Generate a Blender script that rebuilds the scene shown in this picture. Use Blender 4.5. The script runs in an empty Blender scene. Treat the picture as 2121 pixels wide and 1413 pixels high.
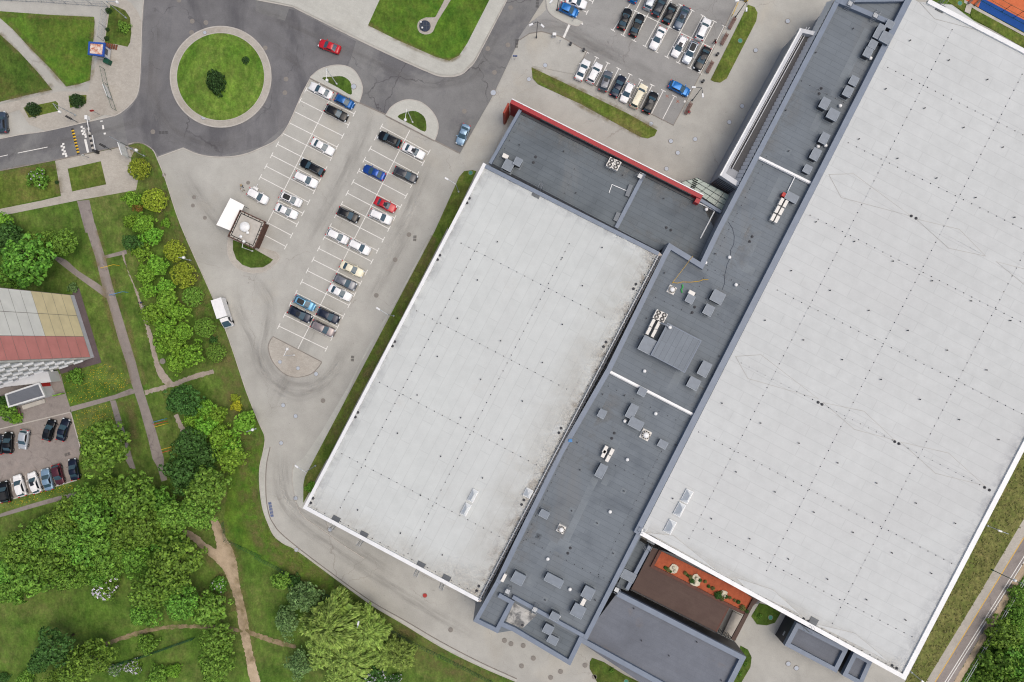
import bpy, bmesh, math, random
from mathutils import Vector, Matrix
from math import radians, sin, cos, pi, atan2, hypot, sqrt

# ------------------------------------------------------------------ camera, sky, sun
SC = bpy.context.scene
COL = SC.collection
H = 137.3            # drone height in metres
PXM = 10.3           # photograph pixels per metre on the ground
cam_d = bpy.data.cameras.new('camera')
cam = bpy.data.objects.new('camera', cam_d); COL.objects.link(cam)
cam_d.sensor_fit = 'HORIZONTAL'; cam_d.sensor_width = 36.0
cam_d.lens = 36.0 * H * PXM / 2121.0
cam_d.clip_start = 1.0; cam_d.clip_end = 3000.0
cam.location = (0, 0, H); cam.rotation_euler = (0, 0, 0)
SC.camera = cam

SUN_EL, SUN_AZ = radians(71), radians(100)      # azimuth clockwise from north (image up)
world = bpy.data.worlds.new('World'); SC.world = world; world.use_nodes = True
wn = world.node_tree.nodes; wl = world.node_tree.links
sky = wn.new('ShaderNodeTexSky'); sky.sky_type = 'NISHITA'; sky.sun_disc = False
sky.sun_elevation = SUN_EL; sky.sun_rotation = SUN_AZ
sky.air_density = 1.0; sky.dust_density = 6.0; sky.ozone_density = 0.0
bg = wn['Background']; bg.inputs['Strength'].default_value = 0.15
wl.new(sky.outputs[0], bg.inputs['Color'])
sl = bpy.data.lights.new('sun', 'SUN'); sl.energy = 1.05; sl.angle = radians(50); sl.color = (1.0, 0.985, 0.92)
sun = bpy.data.objects.new('sun', sl); COL.objects.link(sun)
sun.rotation_euler = (pi/2 - SUN_EL, 0, -SUN_AZ + pi)
sdir = Vector((sin(SUN_AZ)*cos(SUN_EL), cos(SUN_AZ)*cos(SUN_EL), sin(SUN_EL)))
sun.rotation_euler = sdir.to_track_quat('Z', 'Y').to_euler()
SC.view_settings.view_transform = 'Standard'; SC.view_settings.look = 'None'
SC.view_settings.gamma = 1.0; SC.view_settings.exposure = EXPOSURE = 0.0
SC.cycles.use_denoising = True; SC.cycles.denoiser = 'OPENIMAGEDENOISE'; SC.cycles.denoising_input_passes = 'RGB_ALBEDO_NORMAL'; SC.cycles.denoising_prefilter = 'NONE'; SC.cycles.pixel_filter_type = 'BLACKMAN_HARRIS'; SC.cycles.filter_width = 1.15

# ------------------------------------------------------------------ pixel of the photograph -> place
ZF = 1590/540
TO = {0:(0,0),1:(0,0),2:(530,0),3:(1060,0),4:(1581,0),5:(0,470),6:(530,470),7:(1060,470),8:(1581,470),9:(0,933),10:(530,933),11:(1060,933),12:(1581,933)}
def px(p):
    if len(p) == 3:
        o = TO[p[0]]; return (o[0]+p[1]/ZF, o[1]+p[2]/ZF)
    return p
def W(p, z=0.0):
    x, y = px(p); k = (H-z)/H/PXM
    return ((x-1060.5)*k, -(y-706.5)*k)
def W3(p, z=0.0):
    x, y = W(p, z); return Vector((x, y, z))
def T(t, *xy):                                   # list of tile points
    return [(t, xy[i], xy[i+1]) for i in range(0, len(xy), 2)]
def S(r, g, b, k=1.25):
    def f(c):
        c /= 255; return (c/12.92 if c < .04045 else ((c+.055)/1.055)**2.4)/k
    return (f(r), f(g), f(b), 1)

# ------------------------------------------------------------------ materials
class NT:
    def __init__(s, name):
        s.m = bpy.data.materials.new(name); s.m.use_nodes = True
        s.t = s.m.node_tree; s.n = s.t.nodes; s.l = s.t.links
        s.b = s.n['Principled BSDF']
        s.tc = s.n.new('ShaderNodeTexCoord')
    def coord(s, rot=0, scale=(1,1,1), loc=(0,0,0)):
        mp = s.n.new('ShaderNodeMapping'); mp.inputs['Rotation'].default_value = (0,0,rot)
        mp.inputs['Scale'].default_value = scale; mp.inputs['Location'].default_value = loc
        s.l.new(s.tc.outputs['Object'], mp.inputs['Vector']); return mp.outputs[0]
    def noise(s, vec, scale, detail=4, rough=.55, dist=0):
        n = s.n.new('ShaderNodeTexNoise'); n.inputs['Scale'].default_value = scale
        n.inputs['Detail'].default_value = detail; n.inputs['Roughness'].default_value = rough
        n.inputs['Distortion'].default_value = dist
        s.l.new(vec, n.inputs['Vector']); return n.outputs['Fac']
    def ramp(s, fac, stops):
        r = s.n.new('ShaderNodeValToRGB'); e = r.color_ramp.elements
        while len(e) < len(stops): e.new(.5)
        for el, (p, c) in zip(e, stops):
            el.position = p; el.color = c if len(c) == 4 else (*c, 1)
        s.l.new(fac, r.inputs[0]); return r.outputs[0]
    def mix(s, a, b, fac=1.0, mode='MIX'):
        m = s.n.new('ShaderNodeMix'); m.data_type = 'RGBA'; m.blend_type = mode
        for v, i in ((fac, 0), (a, 6), (b, 7)):
            if hasattr(v, 'is_linked'): s.l.new(v, m.inputs[i])
            else: m.inputs[i].default_value = v
        return m.outputs[2]
    def vary(s, col, fac, amp):                  # multiply a colour by 1 +- amp after a noise
        lo, hi = 1-amp, 1+amp
        g = s.ramp(fac, [(.33, (lo,lo,lo,1)), (.67, (hi,hi,hi,1))])
        return s.mix(col, g, 1.0, 'MULTIPLY')
    def bump(s, fac, strength=.3, dist=.05):
        b = s.n.new('ShaderNodeBump'); b.inputs['Strength'].default_value = strength; b.inputs['Distance'].default_value = dist
        s.l.new(fac, b.inputs['Height']); s.l.new(b.outputs[0], s.b.inputs['Normal'])
    def done(s, col, rough=.9, metal=0, spec=.3):
        if hasattr(col, 'is_linked'): s.l.new(col, s.b.inputs['Base Color'])
        else: s.b.inputs['Base Color'].default_value = col
        s.b.inputs['Roughness'].default_value = rough; s.b.inputs['Metallic'].default_value = metal
        s.b.inputs['Specular IOR Level'].default_value = spec
        return s.m
M = {}
def plain(name, c, rough=.6, metal=0, spec=.4, amp=.12, sc=1.5):
    t = NT(name); v = t.coord(); M[name] = t.done(t.vary(c, t.noise(v, sc, 5), amp), rough, metal, spec); return M[name]
def ground_mat(name, c, s1=.06, a1=.12, s2=.5, a2=.08, s3=5, a3=.10, patch=None, rot=0, stretch=(1,1,1), rough=.95, bricks=None, cracks=None):
    if name in COOL:
        cool = lambda q: (q[0], q[1]*1.045, q[2]*1.045, 1); c = cool(c); patch = [(cool(p[0]),)+p[1:] for p in patch]
    t = NT(name); v = t.coord(rot, stretch); w = t.coord()
    col = t.vary(c, t.noise(v, s1, 5, .6), a1)
    col = t.vary(col, t.noise(v, s2, 4, .6), a2)
    if patch:
        for (pc, ps, lo, hi, amt, pst) in patch:
            pv = t.coord(rot, pst, (7.3*ps, 3.1, 0))
            f = t.ramp(t.noise(pv, ps, 5, .6, .4), [(lo, (0,0,0,1)), (hi, (amt,amt,amt,1))])
            col = t.mix(col, pc, f)
    if bricks:
        bw, rh, mort, dark, br = bricks
        b = t.n.new('ShaderNodeTexBrick'); b.inputs['Scale'].default_value = 1
        b.inputs['Brick Width'].default_value = bw; b.inputs['Row Height'].default_value = rh
        b.inputs['Mortar Size'].default_value = mort; b.inputs['Mortar Smooth'].default_value = .4; b.offset = .37; b.inputs['Bias'].default_value = 0
        b.inputs['Color1'].default_value = (br,)*3+(1,); b.inputs['Color2'].default_value = (2-br,)*3+(1,)
        b.inputs['Mortar'].default_value = (dark,)*3+(1,)
        t.l.new(t.coord(rot), b.inputs['Vector'])
        col = t.mix(col, b.outputs['Color'], 1.0, 'MULTIPLY')
    if cracks:
        cs, cw, cc = cracks
        dn = t.n.new('ShaderNodeTexNoise'); dn.inputs['Scale'].default_value = .5; dn.inputs['Detail'].default_value = 5; t.l.new(w, dn.inputs['Vector'])
        ad = t.n.new('ShaderNodeVectorMath'); ad.operation = 'MULTIPLY_ADD'; t.l.new(dn.outputs['Color'], ad.inputs[0]); ad.inputs[1].default_value = (3,3,0); t.l.new(w, ad.inputs[2])
        vo = t.n.new('ShaderNodeTexVoronoi'); vo.feature = 'DISTANCE_TO_EDGE'; vo.inputs['Scale'].default_value = cs; t.l.new(ad.outputs[0], vo.inputs['Vector'])
        g = t.ramp(vo.outputs['Distance'], [(0,(.8,.8,.8,1)),(cw*cs,(0,0,0,1))])
        k2 = t.ramp(t.noise(w, .07, 3), [(.48,(0,0,0,1)),(.58,(1,1,1,1))])
        col = t.mix(col, cc, t.mix(g, k2, 1.0, 'MULTIPLY'))
    col = t.vary(col, t.noise(w, s3, 3, .7), a3)
    M[name] = t.done(col, rough, 0, .2); return M[name]
COOL = ('paving','sidewalk','block_paving','asphalt','lot_asphalt')
AX = radians(27.7)                               # the shopping centre is turned by this much

ground_mat('paving', S(178,174,168), .035, .09, .35, .06, 6, .07,
    patch=[(S(150,146,140), .06, .5, .75, .55, (1,1,1)), (S(188,176,158), .045, .58, .75, .5, (1,1,1)), (S(128,124,119), .12, .60, .80, .45, (1,.25,1)), (S(118,114,110), 1.3, .66, .74, .45, (1,1,1)), (S(196,192,184), .9, .68, .76, .4, (1,.6,1))], rot=radians(62), cracks=(.06,.06,S(150,146,140)))
ground_mat('sidewalk', S(188,185,178), .05, .07, .5, .05, 6, .07, bricks=(.9,.45,.02,.93,1.03), rot=AX,
    patch=[(S(160,154,145), .15, .55, .8, .5, (1,1,1))])
ground_mat('block_paving', S(178,170,161), .08, .08, .7, .06, 5, .08, bricks=(.5,.25,.02,.9,1.05), rot=radians(12),
    patch=[(S(152,141,130), .12, .52, .75, .6, (1,1,1))])
ground_mat('asphalt', S(126,124,124), .05, .10, .4, .06, 7, .10,
    patch=[(S(97,95,99), .09, .50, .62, .7, (1,1,1)), (S(138,134,133), .13, .60, .75, .55, (1,.3,1))], rot=radians(35), cracks=(.07,.12,S(78,76,80)))
ground_mat('lot_asphalt', S(150,147,145), .06, .10, .4, .05, 7, .08,
    patch=[(S(172,170,167), .10, .52, .7, .6, (.3,1,1)), (S(124,121,120), .12, .56, .75, .6, (.4,1,1)), (S(108,106,105), 1.2, .66, .74, .5, (1,1,1))], rot=AX, cracks=(.08,.06,S(124,121,120)))
ground_mat('old_asphalt', S(143,136,132), .1, .10, .8, .07, 7, .10, patch=[(S(112,103,101), .5, .60, .68, .6, (1,1,1)), (S(165,154,148), .2, .55, .7, .5, (1,1,1))], cracks=(.16,.10,S(92,86,84)))
ground_mat('dark_apron', S(98,88,90), .2, .10, .9, .08, 6, .1)
ground_mat('track', S(164,154,144), .2, .10, .9, .10, 5, .12, patch=[(S(120,116,84), .5, .55, .7, .6, (1,1,1))])
ground_mat('dirt', S(184,166,142), .2, .10, .9, .08, 6, .12, patch=[(S(160,145,118), .35, .5, .7, .6, (1,1,1)), (S(205,188,165), .25, .55, .7, .6, (1,1,1))])
def grass(name, a, b, dry, amt, s=.09, extra=None):
    t = NT(name); w = t.coord(radians(25), (1,.4,1))
    col = t.mix(a, b, t.ramp(t.noise(t.coord(radians(25)), s*3.5, 7, .7), [(.38,(0,0,0,1)),(.62,(1,1,1,1))]))
    f1 = t.ramp(t.noise(t.coord(0,(1,1,1),(31,7,0)), s, 8, .72, .5), [(.40,(0,0,0,1)),(.66,(amt,amt,amt,1))])
    f2 = t.ramp(t.noise(t.coord(0,(1,1,1),(5,17,0)), .9, 6, .75), [(.36,(.25,.25,.25,1)),(.62,(1,1,1,1))])
    col = t.mix(col, dry, t.mix(f1, f2, 1.0, 'MULTIPLY'))
    col = t.vary(col, t.noise(t.coord(0,(1,1,1),(3,2,0)), .28, 5, .65), .20)
    col = t.vary(col, t.noise(w, 1.3, 6, .72), .26)
    f = t.noise(t.coord(), 2.6, 5, .8); col = t.vary(col, f, .30)
    if extra: col = extra(t, col)
    t.bump(f, .5, .08)
    M[name] = t.done(col, .95, 0, .15)
grass('grass', S(66,96,34), S(90,122,46), S(130,122,80), .62)
grass('lawn', S(66,104,32), S(90,124,40), S(112,108,58), .6)
grass('verge', S(76,100,36), S(96,118,46), S(130,118,74), .7, .13)
grass('rough_grass', S(84,98,46), S(112,118,64), S(140,132,86), .9, .25)
grass('dark_lawn', S(62,90,32), S(80,106,40), S(108,98,58), .7)
def rings(t, col):
    wv = t.n.new('ShaderNodeTexWave'); wv.wave_type = 'RINGS'; wv.rings_direction = 'Z'
    wv.inputs['Scale'].default_value = .22; wv.inputs['Distortion'].default_value = 9; wv.inputs['Detail'].default_value = 5; wv.inputs['Detail Scale'].default_value = .6
    t.l.new(t.coord(), wv.inputs['Vector'])
    return t.vary(col, wv.outputs['Fac'], .045)
grass('round_lawn', S(78,116,38), S(98,132,46), S(138,142,80), .7, .12, rings)

def roof_mat(name, c, rot, bw, rh, mort, dark, br, patch, a1=.05, a3=.05):
    return ground_mat(name, c, .04, a1, .5, .04, 7, a3, patch=patch, rot=rot, rough=.85, bricks=(bw, rh, mort, dark, br))
roof_mat('light_roof', S(200,205,204), AX+pi/2, 14, 2.05, .07, .90, 1.012,
    [(S(194,197,197), .05, .5, .8, .5, (1,.35,1)), (S(190,186,178), .18, .64, .8, .3, (1,1,1)), (S(216,220,219), .3, .62, .75, .2, (.3,1,1))],   .03, .045)
roof_mat('pale_roof', S(200,204,204), AX, 14, 2.05, .07, .90, 1.012,
    [(S(196,198,198), .05, .5, .8, .5, (.4,1,1)), (S(180,179,176), .25, .66, .85, .3, (.4,1,1)), (S(216,220,219), .3, .62, .75, .2, (1,.3,1))], .03, .03)
roof_mat('dark_roof', S(117,125,132), AX, 9, 1.02, .045, .78, 1.03,
    [(S(126,126,124), .10, .58, .78, .55, (1,.3,1)), (S(122,112,104), .22, .66, .8, .5, (1,1,1)), (S(76,83,92), .12, .55, .75, .5, (1,1,1))], .07, .07)
roof_mat('wing_roof', S(108,116,122), AX, 9, 1.0, .05, .75, 1.04,
    [(S(132,133,132), .12, .60, .76, .5, (1,.3,1)), (S(70,77,84), .1, .5, .75, .5, (1,1,1))], .08, .07)
roof_mat('low_roof', S(114,119,128), AX, 6, .9, .03, .88, 1.02, [(S(94,97,104), .1, .5, .75, .6, (1,1,1)), (S(128,120,114), .2, .64, .8, .5, (1,1,1))], .06, .08)
roof_mat('brown_roof', S(92,76,70), AX, 3, .2, .012, .85, 1.04, [(S(108,92,84), .2, .5, .75, .5, (1,1,1))], .06, .08)
ground_mat('terracotta', S(170,90,62), .3, .10, 1.2, .1, 7, .14)
ground_mat('clay', S(205,112,74), .2, .08, 1.0, .08, 6, .08)
plain('court_blue', S(30,78,150), .8, 0, .2, .1, .4)
plain('cap_blue', S(114,127,145), .5, 0, .5, .07, .8)
plain('cap_white', S(228,231,233), .5, .1, .5, .05, .8)
plain('cap_grey', S(188,192,198), .5, .1, .5, .06, .8)
plain('wall_grey', S(150,155,163), .6, .1, .4, .06, .6)
plain('wall_dark', S(58,60,66), .5, .1, .5, .12, .8)
plain('wall_white', S(214,216,218), .6, 0, .4, .05, .6)
plain('red_panel', S(168,48,54), .55, 0, .4, .07, .5)
plain('wood_red', S(150,62,46), .6, 0, .3, .2, 2)
plain('kerb', S(186,182,175), .9, 0, .2, .10, 1.2)
plain('kerb_dark', S(140,134,128), .9, 0, .2, .12, 1.2)
def paint(name, c, wear=.4):
    t = NT(name); v = t.coord(); f = t.ramp(t.noise(v, 3.0, 6, .75), [(.36,(wear,wear,wear,1)),(.55,(0,0,0,1))])
    M[name] = t.done(t.mix(c, S(165,161,155), f), .8, 0, .2)
paint('white_paint', S(236,236,232)); paint('yellow_paint', S(225,180,70), .35); paint('red_paint', S(165,90,70), .6); paint('faded_paint', S(206,204,198), .8)
plain('unit_grey', S(124,134,145), .55, 0, .5, .08, 1); plain('unit_side', S(104,111,119), .5, .3, .5, .08, 1)
plain('unit_white', S(228,226,220), .5, 0, .4, .08, 2); plain('fan_dark', S(48,48,50), .6); plain('fan_grey', S(150,150,148), .5, .4)
plain('galvanised', S(170,175,180), .4, .6, .5, .08, 2); plain('pole_light', S(196,205,210), .4, .4); plain('pole_dark', S(72,78,86), .5, .3)
plain('lamp_white', S(236,238,238), .35); plain('strip_brown', S(170,163,156), .8, 0, .3, .25, .8); plain('kiosk_brown', S(92,66,56), .7, 0, .3, .2, 2); plain('rust', S(120,76,56), .9, 0, .2, .25, 1.5); plain('holder', S(66,68,73), .8); plain('iron', S(138,134,128), .7, .2, .3, .12, 4)
plain('iron_pale', S(182,190,200), .7, .2, .3, .08, 4); plain('iron_red', S(170,58,56), .7, 0, .3, .1, 3); plain('iron_teal', S(70,140,120), .7, 0, .3, .1, 3); plain('iron_dark', S(70,70,72), .7, .2)
plain('green_metal', S(30,86,66), .5, .2); plain('yellow_metal', S(220,178,40), .5); plain('blue_metal', S(60,130,190), .5); plain('red_metal', S(190,44,40), .5); plain('booth_blue', S(36,80,165), .5)
plain('plank', S(120,92,84), .7, 0, .3, .2, 3); plain('steel_grey', S(90,95,100), .5, .4); plain('rope_yellow', S(196,160,70), .8); plain('rope_green', S(70,170,90), .8)
plain('stone', S(206,200,180), .9, 0, .2, .18, 3); plain('brown_wood', S(96,62,52), .7, 0, .3, .2, 2)
plain('seam_grey', S(178,177,172), .9, 0, .2, .12, .6); plain('unit_edge', S(158,168,178), .5, 0, .3, .06, 1); plain('concrete', S(186,182,174), .9, 0, .2, .12, 1)
plain('plinth', S(205,208,214), .8, 0, .2, .06, .8); plain('panel_ochre', S(250,234,192), .85, 0, .2, .07, .5); plain('panel_white', S(255,255,252), .85, 0, .2, .05, .5); plain('panel_red', S(230,154,150), .85, 0, .2, .07, .5); plain('joint', S(138,128,124), .9); plain('front_wall', S(250,246,242), .9, 0, .2, .1, 1)
def glass(name, c, rough=.08):
    t = NT(name); M[name] = t.done(c, rough, 0, .6); return M[name]
glass('car_glass', S(58,84,98), .1); glass('window_pale', S(215,218,220), .5); glass('house_glass', S(70,80,92), .08); glass('tinted', S(28,32,38), .1)
plain('cable', S(40,48,70), .7)
t = NT('canopy_glass'); t.b.inputs['Alpha'].default_value = .82; M['canopy_glass'] = t.done(S(158,176,168), .25, 0, .6)
t = NT('skylight_glass'); M['skylight_glass'] = t.done(t.vary(S(238,243,245), t.noise(t.coord(), 1.2), .04), .4, 0, .4)
t = NT('water_pane'); M['lid_glass'] = t.done(S(48,58,74), .15, 0, .5)
plain('tyre', S(34,34,36), .9); plain('rim', S(150,152,156), .35, .7); plain('headlamp', S(220,228,232), .15, 0, .6); plain('tail_lamp', S(190,24,30), .25, 0, .5); plain('plastic_black', S(34,36,38), .6)
plain('skin', S(214,168,140), .7, 0, .3, .05, 3)

def stain_mat(name, c, sc, lo, hi, amt):
    """dirt with ragged edges lying on a roof: transparent where clean, fading out across the strip's own width"""
    t = NT(name); g = t.n.new('ShaderNodeTexCoord'); uv = t.n.new('ShaderNodeSeparateXYZ'); t.l.new(t.tc.outputs['UV'], uv.inputs[0])
    f = t.ramp(t.noise(t.coord(), sc, 7, .7, .6), [(lo,(0,0,0,1)),(hi,(amt,amt,amt,1))])
    e = t.ramp(uv.outputs[0], [(0,(1,1,1,1)),(1,(0,0,0,1))])
    t.l.new(t.mix(f, e, 1.0, 'MULTIPLY'), t.b.inputs['Alpha']); M[name] = t.done(t.vary(c, t.noise(t.coord(), 1.5), .2), .9, 0, .2)
stain_mat('brown_stain', S(150,132,112), .5, .48, .70, .55); stain_mat('grey_stain', S(170,172,178), .35, .42, .66, .45); stain_mat('yellow_stain', S(198,193,182), .2, .30, .60, .4); stain_mat('dust_stain', S(142,142,140), .3, .46, .66, .5)
roof_mat('canopy_floor', S(86,86,88), AX, 3, .6, .03, .85, 1.03, [(S(84,80,78), .2, .5, .75, .5, (1,1,1))])
roof_mat('plant_roof', S(128,136,144), pi/2, 9, 1.02, .045, .72, 1.03, [(S(76,83,92), .12, .55, .75, .5, (1,1,1))], .07, .07)

t = NT('tyre_wear'); at = t.n.new('ShaderNodeAttribute'); at.attribute_name = 'fade'; mu = t.n.new('ShaderNodeMath'); mu.operation = 'MULTIPLY'; uv = t.n.new('ShaderNodeSeparateXYZ'); t.l.new(t.tc.outputs['UV'], uv.inputs[0])
mp = t.n.new('ShaderNodeMapping'); mp.inputs['Scale'].default_value = (2.2,.22,1); t.l.new(t.tc.outputs['UV'], mp.inputs['Vector'])
f = t.ramp(t.noise(mp.outputs[0], 1.6, 6, .6), [(.32,(.0,.0,.0,1)),(.72,(.30,.30,.30,1))])
t.l.new(t.mix(f, t.ramp(uv.outputs[0], [(0,(0,0,0,1)),(.3,(.8,.8,.8,1)),(.7,(.8,.8,.8,1)),(1,(0,0,0,1))]), 1.0, 'MULTIPLY'), mu.inputs[0]); t.l.new(at.outputs['Fac'], mu.inputs[1]); t.l.new(mu.outputs[0], t.b.inputs['Alpha']); M['tyre_wear'] = t.done(S(116,113,110), .9, 0, .2)

ground_mat('asphalt_dark', S(116,116,118), .05, .10, .4, .07, 7, .10, patch=[(S(88,88,92), .10, .50, .62, .7, (1,.4,1)), (S(128,126,126), .13, .60, .75, .5, (1,.3,1))], rot=radians(15), cracks=(.09,.14,S(70,69,73)))
roof_mat('walk_felt', S(126,134,140), AX, 6, 1.0, .03, .85, 1.03, [(S(104,112,121), .15, .45, .7, .8, (1,1,1))], .05, .06)

ground_mat('earth', S(146,130,104), .2, .10, .9, .14, 4, .14, patch=[(S(96,104,56), .6, .48, .62, .8, (1,1,1))])
roof_mat('weathered', S(176,176,172), AX, 3, 1.0, .03, .85, 1.05, [(S(96,98,100), .45, .50, .60, .85, (1,1,1)), (S(210,208,200), .8, .56, .7, .6, (1,1,1))], .1, .1)
t = NT('bare_edge'); uv = t.n.new('ShaderNodeSeparateXYZ'); t.l.new(t.tc.outputs['UV'], uv.inputs[0])
f = t.ramp(t.noise(t.coord(), .4, 7, .68), [(.40,(.0,.0,.0,1)),(.66,(.62,.62,.62,1))])
t.l.new(t.mix(f, t.ramp(uv.outputs[0], [(0,(0,0,0,1)),(.35,(.9,.9,.9,1)),(.65,(.9,.9,.9,1)),(1,(0,0,0,1))]), 1.0, 'MULTIPLY'), t.b.inputs['Alpha']); M['bare_edge'] = t.done(t.vary(S(134,122,84), t.noise(t.coord(), 3, 4), .2), .95, 0, .1)
# ------------------------------------------------------------------ mesh helpers
def tag(o, label=None, cat=None, group=None, kind=None):
    if label: o['label'] = label
    if cat: o['category'] = cat
    if group: o['group'] = group
    if kind: o['kind'] = kind
    return o
def wloc(o):
    v = Vector((0,0,0))
    while o: v = v + o.location; o = o.parent
    return v
def empty(name, loc, label, cat, group=None, rz=0):
    o = bpy.data.objects.new(name, None); COL.objects.link(o); o.location = loc; o.rotation_euler = (0,0,rz); o.empty_display_size = .5
    return tag(o, label, cat, group)
class MB:
    def __init__(s): s.v = []; s.f = []; s.mi = []; s.smooth = []; s.cur = 0
    def add(s, vs, fs, smooth=False):
        n = len(s.v); s.v += [tuple(v) for v in vs]
        for f in fs: s.f.append([i+n for i in f]); s.mi.append(s.cur); s.smooth.append(smooth)
        return s
    def mat(s, i): s.cur = i; return s
    def prism(s, pts, z0, z1, top=True, bottom=True):
        n = len(pts)
        a = sum(pts[i][0]*pts[(i+1)%n][1]-pts[(i+1)%n][0]*pts[i][1] for i in range(n))
        if a < 0: pts = pts[::-1]
        vs = [(p[0],p[1],z0) for p in pts]+[(p[0],p[1],z1) for p in pts]
        fs = [(i,(i+1)%n,n+(i+1)%n,n+i) for i in range(n)]
        if top: fs.append(list(range(n,2*n)))
        if bottom: fs.append(list(range(n-1,-1,-1)))
        return s.add(vs, fs)
    def sheet(s, pts, z):
        n = len(pts); a = sum(pts[i][0]*pts[(i+1)%n][1]-pts[(i+1)%n][0]*pts[i][1] for i in range(n))
        if a < 0: pts = pts[::-1]
        return s.add([(p[0],p[1],z) for p in pts], [list(range(n))])
    def poly3(s, pts): return s.add(pts, [list(range(len(pts)))])
    def box(s, c, d, rz=0, taper=1.0, rx=None):
        hx, hy, hz = d[0]/2, d[1]/2, d[2]/2
        vs = [Vector((x*hx*(taper if z>0 else 1), y*hy*(taper if z>0 else 1), z*hz)) for z in (-1,1) for (x,y) in ((-1,-1),(1,-1),(1,1),(-1,1))]
        R = Matrix.Rotation(rz, 3, 'Z')
        if rx is not None: R = R @ Matrix.Rotation(rx[0], 3, rx[1])
        vs = [R@v+Vector(c) for v in vs]
        return s.add(vs, [(3,2,1,0),(4,5,6,7),(0,1,5,4),(1,2,6,5),(2,3,7,6),(3,0,4,7)])
    def tube(s, pts, r, n=6, caps=True, r2=None):
        pts = [Vector(p) for p in pts]; rings = []
        for i, p in enumerate(pts):
            d = (pts[min(i+1,len(pts)-1)]-pts[max(i-1,0)]).normalized()
            u = d.cross(Vector((0,0,1)));
            if u.length < .01: u = d.cross(Vector((1,0,0)))
            u.normalize(); w = u.cross(d)
            rr = r if r2 is None else r+(r2-r)*i/(len(pts)-1)
            rings.append([p+u*rr*cos(2*pi*k/n)+w*rr*sin(2*pi*k/n) for k in range(n)])
        vs = [v for rg in rings for v in rg]; fs = []
        for i in range(len(pts)-1):
            for k in range(n): fs.append((i*n+k, i*n+(k+1)%n, (i+1)*n+(k+1)%n, (i+1)*n+k))
        s.add(vs, fs, n > 5)
        if caps: s.add(rings[0], [list(range(n))]); s.add(rings[-1], [list(range(n-1,-1,-1))])
        return s
    def cyl(s, c, r, z0, z1, n=16, r1=None, smooth=True):
        r1 = r if r1 is None else r1
        a = [(c[0]+r*cos(2*pi*k/n), c[1]+r*sin(2*pi*k/n), z0) for k in range(n)]
        b = [(c[0]+r1*cos(2*pi*k/n), c[1]+r1*sin(2*pi*k/n), z1) for k in range(n)]
        s.add(a+b, [(k,(k+1)%n,n+(k+1)%n,n+k) for k in range(n)], smooth)
        s.add(b, [list(range(n))]); s.add(a, [list(range(n-1,-1,-1))]); return s
    def ring(s, c, r0, r1, z0, z1, n=24):
        vs = []
        for r, z in ((r1,z0),(r1,z1),(r0,z1),(r0,z0)):
            vs += [(c[0]+r*cos(2*pi*k/n), c[1]+r*sin(2*pi*k/n), z) for k in range(n)]
        fs = []
        for j in range(4):
            for k in range(n): fs.append((j*n+k, j*n+(k+1)%n, ((j+1)%4)*n+(k+1)%n, ((j+1)%4)*n+k))
        return s.add(vs, fs)
    def dome(s, c, r, h, n=16, m=5):
        rows = [[(c[0]+r*cos(pi/2*j/m)*cos(2*pi*k/n), c[1]+r*cos(pi/2*j/m)*sin(2*pi*k/n), c[2]+h*sin(pi/2*j/m)) for k in range(n)] for j in range(m)]
        vs = [v for rw in rows for v in rw]+[(c[0],c[1],c[2]+h)]; fs = []
        for j in range(m-1):
            for k in range(n): fs.append((j*n+k, j*n+(k+1)%n, (j+1)*n+(k+1)%n, (j+1)*n+k))
        for k in range(n): fs.append(((m-1)*n+k, (m-1)*n+(k+1)%n, m*n))
        return s.add(vs, fs, True)
    def band(s, pts, w0, w1, z0, z1, closed=False):
        """upright strip following a polyline on the ground, from offset w0 to w1 on its left, z0 to z1"""
        n = len(pts); P = [Vector((p[0],p[1])) for p in pts]; L = []; R = []
        for i in range(n):
            a = P[(i-1)%n] if (closed or i) else P[i]; b = P[(i+1)%n] if (closed or i < n-1) else P[i]
            d1 = (P[i]-a); d2 = (b-P[i])
            if d1.length < 1e-6: d1 = d2
            if d2.length < 1e-6: d2 = d1
            n1 = Vector((-d1.y,d1.x)).normalized(); n2 = Vector((-d2.y,d2.x)).normalized()
            m = (n1+n2); m = m.normalized() if m.length > 1e-4 else n1
            k = 1/max(.4, m.dot(n1)); L.append(P[i]+m*w0*k); R.append(P[i]+m*w1*k)
        vs = [(p.x,p.y,z) for z in (z0,z1) for q in (L,R) for p in q]; fs = []
        for i in range(n if closed else n-1):
            j = (i+1)%n
            fs += [(2*n+i,2*n+j,3*n+j,3*n+i), (i,j,2*n+j,2*n+i), (n+j,n+i,3*n+i,3*n+j), (n+i,n+j,j,i)]
        if not closed: fs += [(0,2*n,3*n,n),(n-1,2*n-1,4*n-1,3*n-1)]
        return s.add(vs, fs)
    def mesh(s, name, mats, origin=(0,0,0)):
        me = bpy.data.meshes.new(name); o = origin
        me.from_pydata([(v[0]-o[0],v[1]-o[1],v[2]-o[2]) for v in s.v], [], s.f)
        for m in (mats if isinstance(mats,(list,tuple)) else [mats]): me.materials.append(M[m] if isinstance(m,str) else m)
        me.polygons.foreach_set('material_index', s.mi); me.polygons.foreach_set('use_smooth', s.smooth)
        bm = bmesh.new(); bm.from_mesh(me); bmesh.ops.recalc_face_normals(bm, faces=bm.faces); bm.to_mesh(me); bm.free()
        me.update(); return me
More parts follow.
